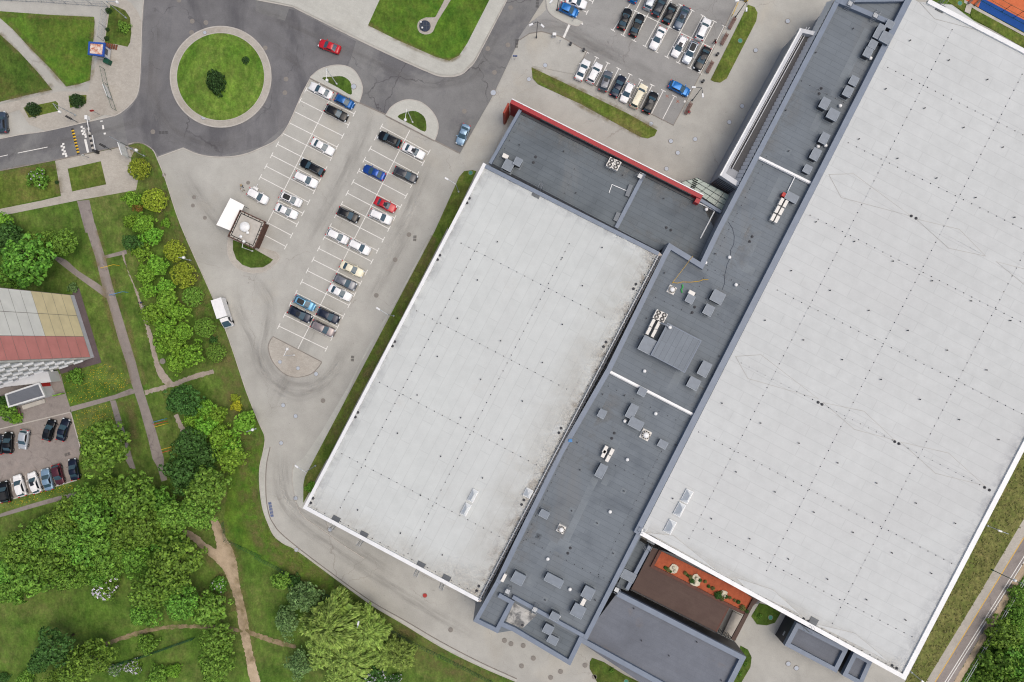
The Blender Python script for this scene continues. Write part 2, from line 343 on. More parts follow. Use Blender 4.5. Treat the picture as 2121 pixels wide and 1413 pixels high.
    def build(s, name, mats, parent=None, origin=None):
        if parent: origin = wloc(parent)                    # vertices are given in world space
        elif origin is None:
            n = len(s.v); xs = [v[0] for v in s.v]; ys = [v[1] for v in s.v]
            origin = ((min(xs)+max(xs))/2, (min(ys)+max(ys))/2, min(v[2] for v in s.v))
        o = bpy.data.objects.new(name, s.mesh(name, mats, origin)); COL.objects.link(o)
        if parent: o.parent = parent
        else: o.location = origin
        return o
    def flat(s, name, mats, parent=None, kind='structure'):   # setting, kept at world origin so textures run on
        o = bpy.data.objects.new(name, s.mesh(name, mats)); COL.objects.link(o)
        if kind: o['kind'] = kind
        return o
def smooth(pts, n=5, closed=False):
    P = [Vector(p) for p in pts]; out = []; N = len(P)
    for i in range(N if closed else N-1):
        a = P[(i-1)%N] if (closed or i) else P[i]*2-P[i+1]; b = P[i]; c = P[(i+1)%N]; d = P[(i+2)%N] if (closed or i+2 < N) else c*2-b
        for k in range(n):
            t = k/n; out.append(tuple(.5*((2*b)+(c-a)*t+(2*a-5*b+4*c-d)*t*t+(3*b-a-3*c+d)*t**3)))
    if not closed: out.append(tuple(P[-1]))
    return out
def Wl(pts, z=0): return [W(p, z) for p in pts]
def obj_of(name, mesh, parent=None, loc=(0,0,0), rz=0, sc=(1,1,1)):
    o = bpy.data.objects.new(name, mesh); COL.objects.link(o)
    o.parent = parent; o.location = loc; o.rotation_euler = (0,0,rz); o.scale = sc; return o

# ------------------------------------------------------------------ ground, roads, lawns
MB().sheet([(-400,-400),(400,-400),(400,400),(-400,400)], 0).flat('ground', 'grass')
ZC = [0.02]
def sheet(name, pts, mat, z=None, sm=0, kind='structure'):
    p = Wl(pts)
    if sm: p = smooth(p, sm, True)
    if mat in ('dirt','track','earth'):
        q = []
        for i in range(len(p)):
            u, v = Vector(p[i]), Vector(p[(i+1)%len(p)]); n = max(1, int((v-u).length/.3))
            for k in range(n): w_ = u.lerp(v, k/n); q.append((w_.x+random.uniform(-.13,.13), w_.y+random.uniform(-.13,.13)))
        p = q
    if z is None: ZC[0] += .003; z = ZC[0]
    return MB().sheet(p, z).flat(name, mat, kind=kind)
# paving: the big apron round the shopping centre, with its left edge along the kerb
edge = [(267,300),(281,297),(297,299),(316,311),(326,331),(343,374)]+T(5,1105,0,1300,440,1400,700,1500,1000,1580,1200)+[(548,905)]+T(10,45,0,24,90,20,180,28,280,45,370,75,450,110,520,170,570,250,610,420,735,700,940,900,1060,1130,1200,1360,1315,1590,1413)
edge_w = smooth(Wl(edge), 4)
big = edge_w + [W((1100,1436)), W((1240,1500)), W((1905,1500)), W((1890,1404)), W((2121,950)), W((2500,280)), W((1925,-2)), W((1650,-150)), W((-200,-150)), W((-200,400)), W((0,330))]
MB().sheet(big, .02).flat('pavement', 'paving')
# paths and yards on the left
sheet('lawn', T(1,-60,900,340,982,340,985,365,1100,378,1195,0,1275,-60,1290), 'grass', .024)
sheet('pavement', T(1,336,980,780,890,830,905,800,960,800,1060,842,1100,830,1160,480,1222,0,1318,-40,1322,-40,1285,0,1275,250,1225,372,1196,350,1060), 'block_paving', .03)
sheet('path', T(5,516,-20,560,120,580,180,625,365,665,480,720,680,770,830,800,950,850,1100,905,1300,930,1413)+T(9,960,100,985,190,1020,180,1000,90)+T(5,1000,1413,930,1170,860,950,830,830,760,600,690,370,640,180,600,50,580,-20), 'old_asphalt')
sheet('path', T(1,470,1226,545,1220,590,1420,522,1420), 'old_asphalt')
sheet('path', T(5,322,178,400,200,480,270,630,370,650,432,600,400,450,290,330,195), 'old_asphalt', sm=3)
sheet('path', T(5,630,178,770,140,775,165,640,195), 'old_asphalt')
sheet('path', T(5,756,160,775,250,830,370,870,480,905,590,945,720,960,800,1000,880,1056,950,1030,965,985,940,955,880,925,760,895,640,860,500,820,380,785,280,745,170), 'track', sm=3)
sheet('path', T(5,425,1098,700,1025,800,985,840,1010,700,1052,435,1128), 'old_asphalt')
sheet('path', T(5,882,1000,1050,950,1200,892,1302,868,1306,895,1200,925,1060,975,890,1024), 'track')
sheet('path', T(5,672,1060,706,1058,760,1240,808,1413)+T(9,828,112,795,110)+T(5,762,1413,720,1240), 'old_asphalt')
sheet('path', T(5,1060,1150,1085,1140,1142,1260,1110,1262), 'track')
sheet('yard', T(5,-60,1248,430,1132,495,1360,480,1413)+T(9,480,60,470,178,250,238,0,318,-60,330), 'old_asphalt')
sheet('yard', T(5,-60,1080,60,900,300,870,372,900,400,1010,428,1100,430,1128,0,1234,-60,1245), 'old_asphalt')
sheet('apron', T(5,448,385,484,374,540,560,620,828,372,897,358,868), 'dark_apron')
sheet('path', T(9,-30,398,220,318,450,258,452,280,220,345,-30,415), 'old_asphalt', sm=3)
sheet('dirt_path', T(9,1110,488,1180,500,1250,560,1320,600,1310,520,1285,425,1330,420,1370,520,1420,600,1450,720,1470,850,1500,980,1520,1090,1545,1240,1590,1413,1595,1440,1535,1440,1500,1260,1462,1100,1440,950,1390,790,1330,690,1230,600), 'dirt', sm=3)
sheet('dirt_path', T(9,640,1172,850,1098,1000,1068,1200,1062,1370,1068,1470,1088,1470,1112,1360,1090,1200,1085,1000,1092,860,1122,660,1185), 'earth', sm=3)
sheet('dirt_path', T(9,1500,1090)+T(10,0,1110,120,1150,240,1186,230,1206,100,1175,0,1140)+T(9,1510,1115), 'earth', sm=3)
sheet('verge', T(9,1400,150,1500,0)+T(10,40,-40,10,100,5,250,30,400,100,530,240,625,420,750,690,960,640,985,500,900,300,790,0,645)+T(9,1450,590,1380,520,1365,440), 'lawn')
# roads
road = T(1,-60,868,130,825,285,803,500,755,680,715,740,690,800,640,845,570,860,440,870,150,880,0)+[(299,-40),(530,-40)]
road_top = T(2,0,3,215,45,250,60,440,155,640,255,850,355,1065,450,1130,470,1200,472,1260,455,1300,420,1340,375,1440,185,1535,0)
road_w = smooth(Wl([(-25,294)]+road[1:11]), 3) + Wl([(299,-60),(520,-60)]) + smooth(Wl(road_top), 3) + Wl([(1075,-60),(1155,-60)]) + smooth(Wl(T(3,195,0,100,150,40,255,0,342)+T(2,1450,575,1380,700,1245,937)), 3)
road_w += Wl(T(2,1090,857)) + smooth(Wl(T(2,1088,857,1108,800,1105,740,1070,680,1010,630,945,613,890,620,830,655,795,705)), 3) + Wl([(744,214)])
road_w += smooth(Wl([(743,213),(750,190),(747,170),(734,148),(715,138),(690,137),(662,146),(644,161)]), 3) + smooth(Wl([(643,163),(625,197),(598,258),(574,289),(540,307),(503,321),(459,326),(414,321),(380,307)]), 3) + Wl([(328,326)]) + smooth(Wl([(326,325),(316,311),(297,299),(281,297),(265,302),(204,314),(115,333),(0,355),(-25,360)]), 3)
MB().sheet(road_w, .09).flat('road', 'asphalt')
MB().sheet(Wl([(301,-30),(526,-30),(528,3),(613,22),(738,86),(722,138),(690,135),(662,144),(642,160),(597,256),(540,304),(459,323),(414,318),(380,304),(328,322),(316,308),(297,296),(265,299),(254,238),(274,220),(289,196),(294,150)]), .0915).flat('road', 'asphalt_dark')
MB().sheet(Wl(T(2,0,8,100,25,205,48,178,128,80,100,0,70)), .0918).flat('road_patch', 'asphalt')
lotC = T(3,100,148,180,90,210,60,205,0)+[(1130,-60),(1540,-60)]+T(3,1380,0,1295,165,1150,450,1060,622,985,762,620,575,385,462,455,318,300,228,180,196,110,208,52,245,40,236)
MB().sheet(Wl(lotC), .096).flat('car_park', 'lot_asphalt')
sheet('pavement', T(3,205,-60,212,40,232,85,300,130,390,163,418,150,432,135,340,95,290,62,278,-60), 'sidewalk', .15)
sheet('pavement', T(3,0,342,52,243,110,206,180,195,250,210,300,229,450,310,385,455,128,405,118,470,150,520,0,590), 'paving', .101)
# lighter pavement along the top road and at the road's right side
sheet('pavement', T(2,-3,-100,0,-12,215,32,250,46,640,240,850,340,1065,436,1130,457,1200,459,1255,442,1330,368,1430,180,1530,-10,1530,-60,1425,-60,1425,0,1290,265,1240,340,1180,372,1100,350,700,165,685,155,760,-10,790,-100), 'sidewalk', .104)
sheet('pavement', T(2,1590,310,1455,575,1250,935,1215,1005,1280,1040,1350,985,1440,960,1540,710,1590,600), 'paving', .099)
sheet('pavement', T(1,640,700,700,712,740,692,800,640,845,570,860,440,870,150,845,80,800,20,750,-10,660,-10,640,250,560,470,540,560,360,560,0,640,-40,650,-40,720,120,670,180,760,285,800,500,752), 'block_paving', .098)
# islands and roundabout
def island(outline, z, mat, kerb=True, name='traffic_island', kz=.03, km='kerb', sm=3):
    p = smooth(outline, sm, True) if sm else outline
    MB().sheet(p, z).flat(name, mat)
    if kerb:
        a = sum(p[i][0]*p[(i+1)%len(p)][1]-p[(i+1)%len(p)][0]*p[i][1] for i in range(len(p)))
        if a < 0: p = p[::-1]
        MB().band(p, .0, -.18, 0, z+kz, True).flat('kerb', km)
cR = W((458,160)); nR = 96
circ = lambda r, c=cR, n=nR: [(c[0]+r*cos(2*pi*k/n), c[1]+r*sin(2*pi*k/n)) for k in range(n)]
MB().sheet(circ(10.1), .20).flat('roundabout', 'block_paving')
MB().ring(cR, 9.98, 10.22, 0, .24, 96).flat('kerb', 'kerb')
mb = MB(); N = 96
rows = [[(cR[0]+r*cos(2*pi*k/N), cR[1]+r*sin(2*pi*k/N), .23+.5*(1-(r/8.8)**2)) for k in range(N)] for r in (8.8,6.6,4.4,2.2)]
vs = [v for rw in rows for v in rw]+[(cR[0],cR[1],.73)]
fs = [(j*N+k, j*N+(k+1)%N, (j+1)*N+(k+1)%N, (j+1)*N+k) for j in range(3) for k in range(N)]+[(3*N+k,3*N+(k+1)%N,4*N) for k in range(N)]
o = MB().add([(v[0]-cR[0],v[1]-cR[1],v[2]) for v in vs], fs, True).flat('round_lawn', 'round_lawn'); o.location = (cR[0],cR[1],0)
MB().ring(cR, 8.75, 8.9, .1, .27, 96).flat('kerb', 'kerb')
def half_island(outer, inner):
    p = smooth(Wl(outer), 4); MB().sheet(p, .14).flat('traffic_island', 'sidewalk')
    MB().band(p, .0, .17, 0, .17).flat('kerb', 'kerb')
    MB().band([p[-1],p[0]], -.02, .18, 0, .168).flat('kerb', 'kerb_dark')
    sheet('lawn', inner, 'dark_lawn', .15, 3)
half_island([(643,162),(662,146),(690,137),(715,138),(734,148),(747,170),(750,190),(743,213)], T(2,405,480,465,470,530,468,575,500,585,545,578,580,500,535))
half_island(T(2,795,705,830,655,890,620,945,613,1010,630,1070,680,1105,740,1108,800,1088,857), T(2,865,715,920,685,975,680,1025,712,1040,760,1030,805,950,762))
MB().band(Wl([(744,213),(800,238)]), -.1, .1, 0, .12).flat('kerb', 'kerb_dark')
MB().band(Wl([(900,291),(953,318)]), -.1, .1, 0, .12).flat('kerb', 'kerb_dark')
p = smooth(Wl(T(6,105,672,85,705,80,745,105,820,170,890,245,915,330,898,375,860,400,825)), 4)
MB().sheet(p, .10).flat('traffic_island', 'block_paving'); MB().band(p, 0, -.15, 0, .13).flat('kerb', 'kerb_dark'); MB().band([p[-1],p[0]], 0, -.15, 0, .127).flat('kerb', 'kerb_dark')
p = smooth(Wl([(474,492),(472,520),(480,543),(497,558),(520,565),(545,563),(563,552),(579,534),(572,522)]), 4)
MB().sheet(p, .10).flat('traffic_island', 'block_paving'); MB().band(p, 0, -.15, 0, .13).flat('kerb', 'kerb')
sheet('lawn', [(483,497),(483,518),(490,537),(503,549),(520,555),(545,554),(560,545),(566,538),(520,512)], 'dark_lawn', .112, 0)
# kerbs along the roads
MB().band(edge_w, 0, .16, 0, .13).flat('kerb', 'kerb')
i0 = [i for i, q in enumerate(edge_w) if q[1] < W((1,1140))[1]][0]
kl = smooth(Wl(T(10,85,-20,62,100,60,270,78,390,110,455,150,505,250,590,420,720,700,920,900,1035,1130,1170,1360,1290,1590,1395)), 4)
MB().band(kl, 0, .14, 0, .14).flat('kerb', 'kerb_dark')
ob = [q for q in kl]; oe = [q for q in edge_w if q[1] < W((0,930))[1]]
MB().sheet(kl + oe[::-1], .085).flat('pavement', 'sidewalk')
kr = smooth(Wl(T(10,225,80,220,180,232,270,255,355,300,415,380,470,520,570,660,660)), 4)
MB().band(kr, 0, .14, 0, .12).flat('kerb', 'kerb')
sheet('pavement', T(6,1090,0,880,400,680,740,560,980,400,1250,290,1413)+T(10,250,70,226,120,222,200,240,290,262,340,290,360,296,310,290,220,300,160,400,-30,520,-250)+T(6,640,830,720,700,950,290,1060,80), 'sidewalk', .082)
tk = smooth(Wl(road_top), 3); MB().band(tk, .0, .17, 0, .16).flat('kerb', 'kerb')
MB().band(smooth(Wl([(-25,294)]+road[1:11]), 3), 0, .17, 0, .16).flat('kerb', 'kerb')
MB().band(smooth(Wl([(316,311),(297,299),(281,297),(265,302),(204,314),(115,333),(0,355),(-25,360)]), 3), -.17, 0, 0, .16).flat('kerb', 'kerb_dark')
MB().band(smooth(Wl([(643,163),(625,197),(598,258),(574,289),(540,307),(503,321),(459,326),(414,321),(380,307)]), 3)+Wl([(328,326)]), -.1, .1, 0, .11).flat('kerb', 'kerb')
MB().band(smooth(Wl(T(3,205,-60,212,40,232,85,300,130,390,163,418,150,432,135)), 3), 0, .15, 0, .18).flat('kerb', 'kerb')
MB().band(Wl(T(3,52,245,110,208,180,196,300,228,455,316,385,460)), 0, .15, 0, .16).flat('kerb', 'kerb_dark')
MB().band(Wl(T(3,1375,0,1295,165,1150,450,1060,622,985,762,620,577,385,462)), 0, .12, 0, .125).flat('kerb', 'kerb_dark')
# lawns set into paving
LZ = .11
for m, pts, sm in (
    ('lawn', T(1,-30,70,0,70,300,92,575,105,578,140,562,350,550,490,480,515,405,528,300,410,200,310,80,180,0,110,-30,90), 0),
    ('dark_lawn', T(1,-30,180,0,210,120,320,230,440,318,548,160,582,0,622,-30,630), 0),
    ('dark_lawn', T(1,675,30,720,45,765,65,795,110,803,200,795,260,780,287,700,270,640,268), 0),
    ('verge', T(1,145,658,340,618,356,630,358,678,178,720), 0), ('verge', T(1,420,585,530,580,528,632,430,660), 0),
    ('verge', T(1,415,1030,615,985,648,1125,442,1168), 0),
    ('verge', T(1,-40,1075,30,1060,180,1022,320,1010,350,1060,372,1190,0,1272,-40,1280), 0),
    ('lawn', T(2,685,155,760,-10,790,-100,1190,-100,1150,0,1095,105,1040,108,995,130,985,170,1000,200,1040,212,1080,195,1110,130,1190,0,1230,-100,1480,-100,1425,0,1290,265,1240,340,1180,372,1100,350,850,240), 0),
    ('verge', T(2,1090,1413,1240,1080,1270,1045,1320,1038,1345,1045,1320,1100,1170,1413)+T(6,1172,0,870,590,620,1060,440,1413)+T(10,430,60,290,320,290,210,300,160,400,-30), 0),
    ('verge', T(3,120,412,400,545,700,690,887,795,870,830,830,845,790,838,420,635,160,515,128,480), 0),
    ('verge', T(3,1440,30,1480,45,1498,80,1490,130,1310,480,1270,505,1235,500,1212,488), 0),
    ('dark_lawn', T(11,490,1265,560,1290,690,1370,780,1413,520,1413,475,1330,476,1290), 0), ('dark_lawn', T(11,1395,1190,1440,1215,1462,1260,1455,1320,1400,1413,1330,1413), 0),
    ('dark_lawn', T(12,-74,1012,-24,930,30,945,105,990,70,1050,20,1066,-40,1060), 0),
    ('verge', T(4,1120,-60,1240,-60,1235,30,1220,72,1120,10), 0), ('verge', T(4,1280,45,1350,90,1600,235,1600,300,1270,110,1260,85), 0)):
    p = Wl(pts); MB().prism(p, .0, LZ, bottom=False).flat('lawn', m)
# the footway, two way street and rough bank on the right
sheet('rough_bank', T(12,800,1500,870,1400,1590,-10,1700,-200,1800,0,1590,430,990,1413,940,1500), 'rough_grass', .03)
sheet('footway', T(12,930,1500,990,1413,1320,870,1590,415,1700,220,1760,250,1590,525,1045,1413,1000,1500), 'block_paving', .034)
sheet('road', T(12,1000,1500,1045,1413,1590,525,1760,250,1860,250,1590,680,1160,1413,1110,1500), 'old_asphalt', .04)
sheet('verge', T(12,1110,1500,1160,1413,1590,680,1860,250,1900,250,1590,760,1200,1413,1150,1500), 'dirt', .045)
# tennis court
sheet('tennis_court', T(4,1220,-100,1225,0,1600,205,1800,300,1800,-100), 'clay', .115)
sheet('tennis_court', T(4,1330,-10,1365,5,1600,130,1600,205,1310,48), 'court_blue', .121)
sheet('path', T(4,1238,30,1270,45,1258,88,1225,72), 'concrete', .118); sheet('path', T(4,1225,0,1310,52,1600,212,1600,228,1300,66,1222,18), 'concrete', .124)

def wear(pts, w, z, mat='tyre_wear', name='tyre_wear', world=False):
    """dark polished tyre track following a curve"""
    p = [Vector(q) for q in (pts if world else smooth(Wl(pts), 8))]; m = MB(); vs, fs, uvs = [], [], []; L = 0
    for i, q in enumerate(p):
        d = (p[min(i+1,len(p)-1)]-p[max(i-1,0)]).normalized(); n = Vector((-d.y,d.x))*w/2
        if i: L += (q-p[i-1]).length
        vs += [(*(q+n),z),(*(q-n),z)]; uvs += [(0,L/w),(1,L/w)]
        if i: fs.append((2*i-2,2*i-1,2*i+1,2*i))
    o = m.add(vs, fs).flat(name, mat); uv = o.data.uv_layers.new(); ca = o.data.attributes.new('fade', 'FLOAT', 'POINT')
    for i in range(len(p)): f = min(1, i/8, (len(p)-1-i)/8); ca.data[2*i].value = f; ca.data[2*i+1].value = f
    for lp_ in o.data.loops: uv.data[lp_.index].uv = uvs[lp_.vertex_index]
for k, (pts, w) in enumerate(((T(6,-40,250,40,370,90,480,70,640,50,760,90,870,190,950,330,970,440,900,520,790,590,640), 3.2), (T(6,-120,330,-100,520,-20,700,20,850,110,960,250,1030,400,980,520,860), 2.6), (T(6,640,560,760,340,900,90,1040,-200), 3.0), (T(6,430,480,300,720,160,980,60,1200), 3.0), (T(2,720,690,640,850,520,1100,400,1330,260,1560), 3.0), (T(2,1090,940,1000,1120,880,1370,760,1580), 2.6), (T(1,1120,1000,1180,1150,1300,1330,1420,1480), 3.0))): wear(pts, w, .0262+.0006*k)
wear(T(10,140,20,130,150,145,280,200,380,320,490,480,600,680,740,900,880,1130,1020,1400,1180), 2.4, .0272); wear(T(10,190,0,178,140,190,260,240,340,350,430,500,530,700,660,900,790), 2.0, .0279)
wear(T(3,70,200,170,178,300,190,430,245,600,335,800,430,980,520), 4.0, .0985); wear(T(3,60,160,200,140,330,180,500,270,680,350), 3.0, .0991)
wear(T(1,0,960,300,890,600,810,800,760,960,720), 2.2, .0925); wear(T(1,940,0,945,200,930,400,930,560,1000,740,1150,850,1350,890,1530,830), 3.2, .0932); wear([(530,60),(600,120),(640,150)], 2.5, .0939); wear(T(2,-60,60,120,110,330,200,560,310,760,400,960,500,1120,520,1300,470,1400,330,1560,0), 2.8, .0946)

def off(pts, w):
    P = [Vector(p) for p in pts]; out = []
    for i, q in enumerate(P):
        d = (P[min(i+1,len(P)-1)]-P[max(i-1,0)]).normalized(); out.append((q.x-d.y*w, q.y+d.x*w))
    return out
wear(off(edge_w, -1.0), 2.2, .088, 'bare_edge', 'bare_edge', True); wear(off(edge_w, -3.2), 3.5, .0886, 'bare_edge', 'bare_edge', True)
for k, (pts, w) in enumerate(((T(3,130,450,420,640,790,830), 1.6),(T(3,120,415,420,550,720,700,885,790), 1.2),(T(6,1090,60,860,560,600,1040,440,1340), 2.6),(T(5,600,20,660,240,700,360,780,600,850,850,890,960), 1.6),(T(5,560,120,610,280,640,420,700,640,770,850,790,960), 1.8),(T(1,0,92,300,105,570,112), 1.2),(T(1,570,120,560,330,548,490,410,520,290,400,60,140), 1.4),(T(1,0,205,130,345,240,460,310,545,150,585,0,620), 1.5),(T(1,20,1062,180,1030,320,1020,350,1080,365,1180), 2.4),(T(5,720,1060,790,1070,810,1200,830,1400), 3.0),(T(9,1350,430,1400,560,1440,680,1465,850,1500,1050,1545,1300), 3.2),(T(9,1130,520,1260,640,1370,790,1430,980), 2.8),(T(2,690,150,850,240,1090,345,1180,368,1240,335,1300,250), 1.3))): wear(pts, w, .1112+.0005*k, 'bare_edge', 'bare_edge')

# ------------------------------------------------------------------ painted markings
def stripe(mb, a, b, w, z):
    a = Vector(a); b = Vector(b); d = (b-a).normalized(); n = Vector((-d.y,d.x))*w/2
    mb.add([(*(a+n),z),(*(a-n),z),(*(b-n),z),(*(b+n),z)], [(0,1,2,3)])
mk = MB(); MZ = .032; LW = .15
lot = lambda a, b, z=MZ, w=LW, m=mk: stripe(m, W(a), W(b), w, z)
def tline(a, b, ends=(1,1), z=MZ, m=mk, tl=.62):
    A, B = Vector(W(a)), Vector(W(b)); d = (B-A).normalized(); n = Vector((-d.y,d.x))*tl
    stripe(m, A, B, LW, z)
    for e, P, s in ((ends[0],A,1),(ends[1],B,-1)):
        if e: stripe(m, P-n+d*s*.0, P+n+d*s*.0, LW, z+.004)
for n in range(19):
    R = (888.4-11.8*n, 315.9+22.62*n); L = (790-11.8*n, 262.2+22.96*n); tline(L, R)
lot((849,270), (617,723), MZ+.008)
for n in range(13):
    R = (733.8-11.8*n, 236+22.9*n); L = (633.6-11.8*n, 186.1+22.6*n); C = ((R[0]+L[0])/2,(R[1]+L[1])/2)
    if n <= 8: tline(L, R)
    else: tline(C, R, (0,1))
lot((690,192), (546,478), MZ+.008)
mk.flat('parking_lines', 'white_paint')
mk = MB(); CZ = .1005
for a, b, e in (((3,1100,65),(3,945,350),(1,1)),((3,1165,98),(3,1015,385),(1,1)),((3,1235,132),(3,1085,418),(1,1)),((3,1295,162),(3,1147,448),(1,1)),((3,1030,32),(3,880,318),(1,1)),((3,965,2),(3,812,284),(1,1)),((3,890,-20),(3,745,250),(0,1)),((3,815,-50),(3,678,218),(0,1)),((3,745,-10),(3,616,186),(0,1))): tline(a, b, e, CZ, mk, .5)
stripe(mk, W((3,745,65)), W((3,1210,288)), LW, CZ+.008)
for a, b in (((3,458,320),(3,380,460)),((3,518,352),(3,446,492)),((3,586,385),(3,514,528)),((3,652,420),(3,580,562)),((3,722,455),(3,648,597)),((3,787,488),(3,716,628)),((3,856,520),(3,783,664)),((3,924,554),(3,850,697)),((3,992,588),(3,918,732))): tline(a, b, (1,0), CZ, mk, .5)
tline((3,250,-20), (3,460,78), (0,1), CZ, mk, .5); tline((3,330,-55), (3,495,12), (0,1), CZ, mk, .5)
stripe(mk, W((3,352,152)), W((3,312,240)), .45, CZ); stripe(mk, W((3,425,137)), W((3,432,152)), .3, CZ); stripe(mk, W((3,1050,618)), W((3,1062,624)), .45, CZ)
mk.flat('parking_lines', 'white_paint')
mk = MB()
for x, y in ((947,588),(1012,620)):
    c = Vector(W((3,x,y))); stripe(mk, c+Vector((-.3,-.25)), c+Vector((.3,.25)), .12, CZ); stripe(mk, c+Vector((-.28,.3)), c+Vector((.28,-.3)), .12, CZ+.004)
mk.flat('parking_crosses', 'red_paint')
mk = MB(); RZ = .0965
stripe(mk, W((1,110,935)), W((1,292,898)), .13, RZ); stripe(mk, W((1,-40,966)), W((1,50,946)), .13, RZ)
for x, y in ((500,775),(512,787),(502,800),(516,805),(508,818),(522,822),(525,835),(516,795), (388,880),(378,893),(392,900),(384,915),(396,925),(388,940),(402,940),(406,953)):
    c = W((1,x,y)); mk.sheet([(c[0]+dx*.21,c[1]+dy*.21) for dx,dy in ((-1,-1.1),(1,-.9),(1,1.1),(-1,.9))], RZ)
mk.sheet(Wl(T(1,514,852,528,850,546,930,533,936)), RZ); mk.sheet(Wl(T(1,624,765,634,764,638,788,627,790)), RZ); mk.sheet(Wl(T(1,633,812,646,810,648,820,635,822)), RZ); mk.sheet(Wl(T(1,612,738,628,736,629,742,614,744)), RZ)
mk.flat('road_markings', 'white_paint')
mk = MB(); stripe(mk, W((12,1090,1440)), W((12,1625,590)), .16, .045); stripe(mk, W((12,1106,1440)), W((12,1640,600)), .16, .045); mk.flat('road_markings', 'white_paint')
mk = MB(); stripe(mk, W((12,1030,1440)), W((12,1620,480)), .16, .046); mk.flat('road_markings', 'yellow_paint')
mk = MB()
for a, b in (((5,55,1262),(5,40,1300)),): pass
for x in (65,155,243,330): stripe(mk, W((9,x,170-(x-65)*.22)), W((9,x+16,250-(x-65)*.22)), .12, ZC[0]+.006)
mk.flat('parking_lines', 'faded_paint')
mk = MB(); stripe(mk, W((5,-30,1240)), W((5,432,1130)), .2, ZC[0]+.006); stripe(mk, W((9,-30,328)), W((9,470,180)), .25, ZC[0]+.006); stripe(mk, W((5,432,1130)), W((5,495,1362)), .2, ZC[0]+.006); mk.flat('kerb', 'kerb')
# ------------------------------------------------------------------ the shopping centre
ZL, ZR, ZD, ZWG = 9.0, 9.4, 8.4, 5.4          # light hall, pale hall, dark spine, dark wing
mall = empty('shopping_centre', (*W((1400,700)), 0), 'large shopping centre with two pale halls, a dark spine and a long red wall', 'building')
def walls(pts, z, mat, top, inset=0):
    p = Wl(pts, z); m = MB().prism(p, 0, z-.02, top=True); m.build('wall', mat, mall)
def roof(pts, z, mat, label=None, name='roof'):
    o = MB().sheet(Wl(pts, z), z).build(name, mat, mall)
    if label: o['label'] = label
    o.data.materials[0] = M[mat]; return o
def parapet(pts, z0, z1, w, mat, closed=False, label=None, name='parapet'):
    """cap along a polyline traced at height z1; w>0 grows to the left of the direction of travel"""
    o = MB().band(Wl(pts, z1), 0, w, z0, z1, closed).build(name, mat, mall)
    if label: o['label'] = label
    return o
LH = [(1001,337),(627,1053),(990,1247),(1366,522)]
walls(LH, ZL, 'wall_white', 0); roof(LH, ZL, 'light_roof', 'pale grey membrane roof of the left hall')
parapet(LH[:2], ZL-.6, ZL+.32, .62, 'cap_white'); parapet(LH[1:3], ZL-.6, ZL+.324, .7, 'cap_white')
parapet([(1001,337),(1366,522)], ZL-.6, ZL+.22, -.75, 'cap_blue')
parapet([(1003,341),(1362,524)], ZL-.02, ZL+.12, -.22, 'cap_white')
# metal strip with service pipes between the left hall and the spine
roof([(1366,522),(990,1247),(996,1247),(1371,528)], ZL+.02, 'strip_brown', 'rusty strip beside the service pipes', 'flashing')
RH = [(1890,-2),(1325,1108),(1875,1409),(2462,278)]
walls(RH, ZR, 'wall_white', 0); roof(RH, ZR, 'pale_roof', 'pale grey membrane roof of the right hall')
parapet(RH[1:3], ZR-.6, ZR+.34, .8, 'cap_white'); parapet(RH[2:4], ZR-.6, ZR+.344, .95, 'cap_white'); parapet([RH[3],(1925,-2)], ZR-.6, ZR+.336, .85, 'cap_white')
parapet([(1890,-2),(1324,1108)], ZD-.1, ZR+.12, -1.15, 'cap_blue')
# spine
SP = [(1731,-2),(1482,478),(1451,543),(1385,502),(1352,572),(1256,764),(1158,934),(1024,1207),(980,1285),(1032,1311),(1062,1306),(1181,1378),(1207,1322),(1216,1324),(1330,1108),(1451,864),(1600,582),(1870,58),(1890,-2)]
walls(SP, ZD, 'wall_grey', 0); roof(SP, ZD, 'dark_roof', 'dark grey felt roof of the spine')
def cap(pts, z1, w, z0=None, mat='cap_blue', label=None): return parapet(pts, ZD-.02 if z0 is None else z0, z1, w, mat, False, label)
cap([(1731,-2),(1482,478),(1451,543),(1386,503),(1371,530),(1256,764),(1158,934),(1060,1133),(1026,1205)], ZD+.75, .95)
cap([(1026,1205),(980,1287),(1031,1312),(1066,1246),(1035,1229)], ZD+.78, .8)
cap([(1036,1297),(1062,1308),(1181,1379),(1209,1322)], ZD+.77, .85)
cap([(1060,1240),(1216,1326)], ZD+.73, .7)
cap([(1216,1326),(1328,1106),(1326,1112)][:2], ZD+.76, .85)
roof([(1032,1300),(1060,1300),(1178,1370),(1200,1322),(1062,1245)], ZD+.03, 'wing_roof', 'patched dark annex roof')
roof([(1064,1248),(1112,1274),(1082,1302),(1048,1288)], ZD+.06, 'weathered', 'weathered pale patch of bare membrane', 'roof_patch')
cap([(1731,4),(1868,62)], ZD+.8, .9); cap([(1731,-2),(1888,-4)][::-1], ZD+.79, .6); cap([(1885,0),(1868,58)], ZD+.82, -.7)
for pts in ([(1568,321),(1696,384)], [(1256,763),(1450,863)]):
    cap(pts, ZD+.5, -.42, mat='cap_white'); cap([(x+1.5,y+4.5) for x,y in pts], ZD+.36, -.3, mat='cap_grey')
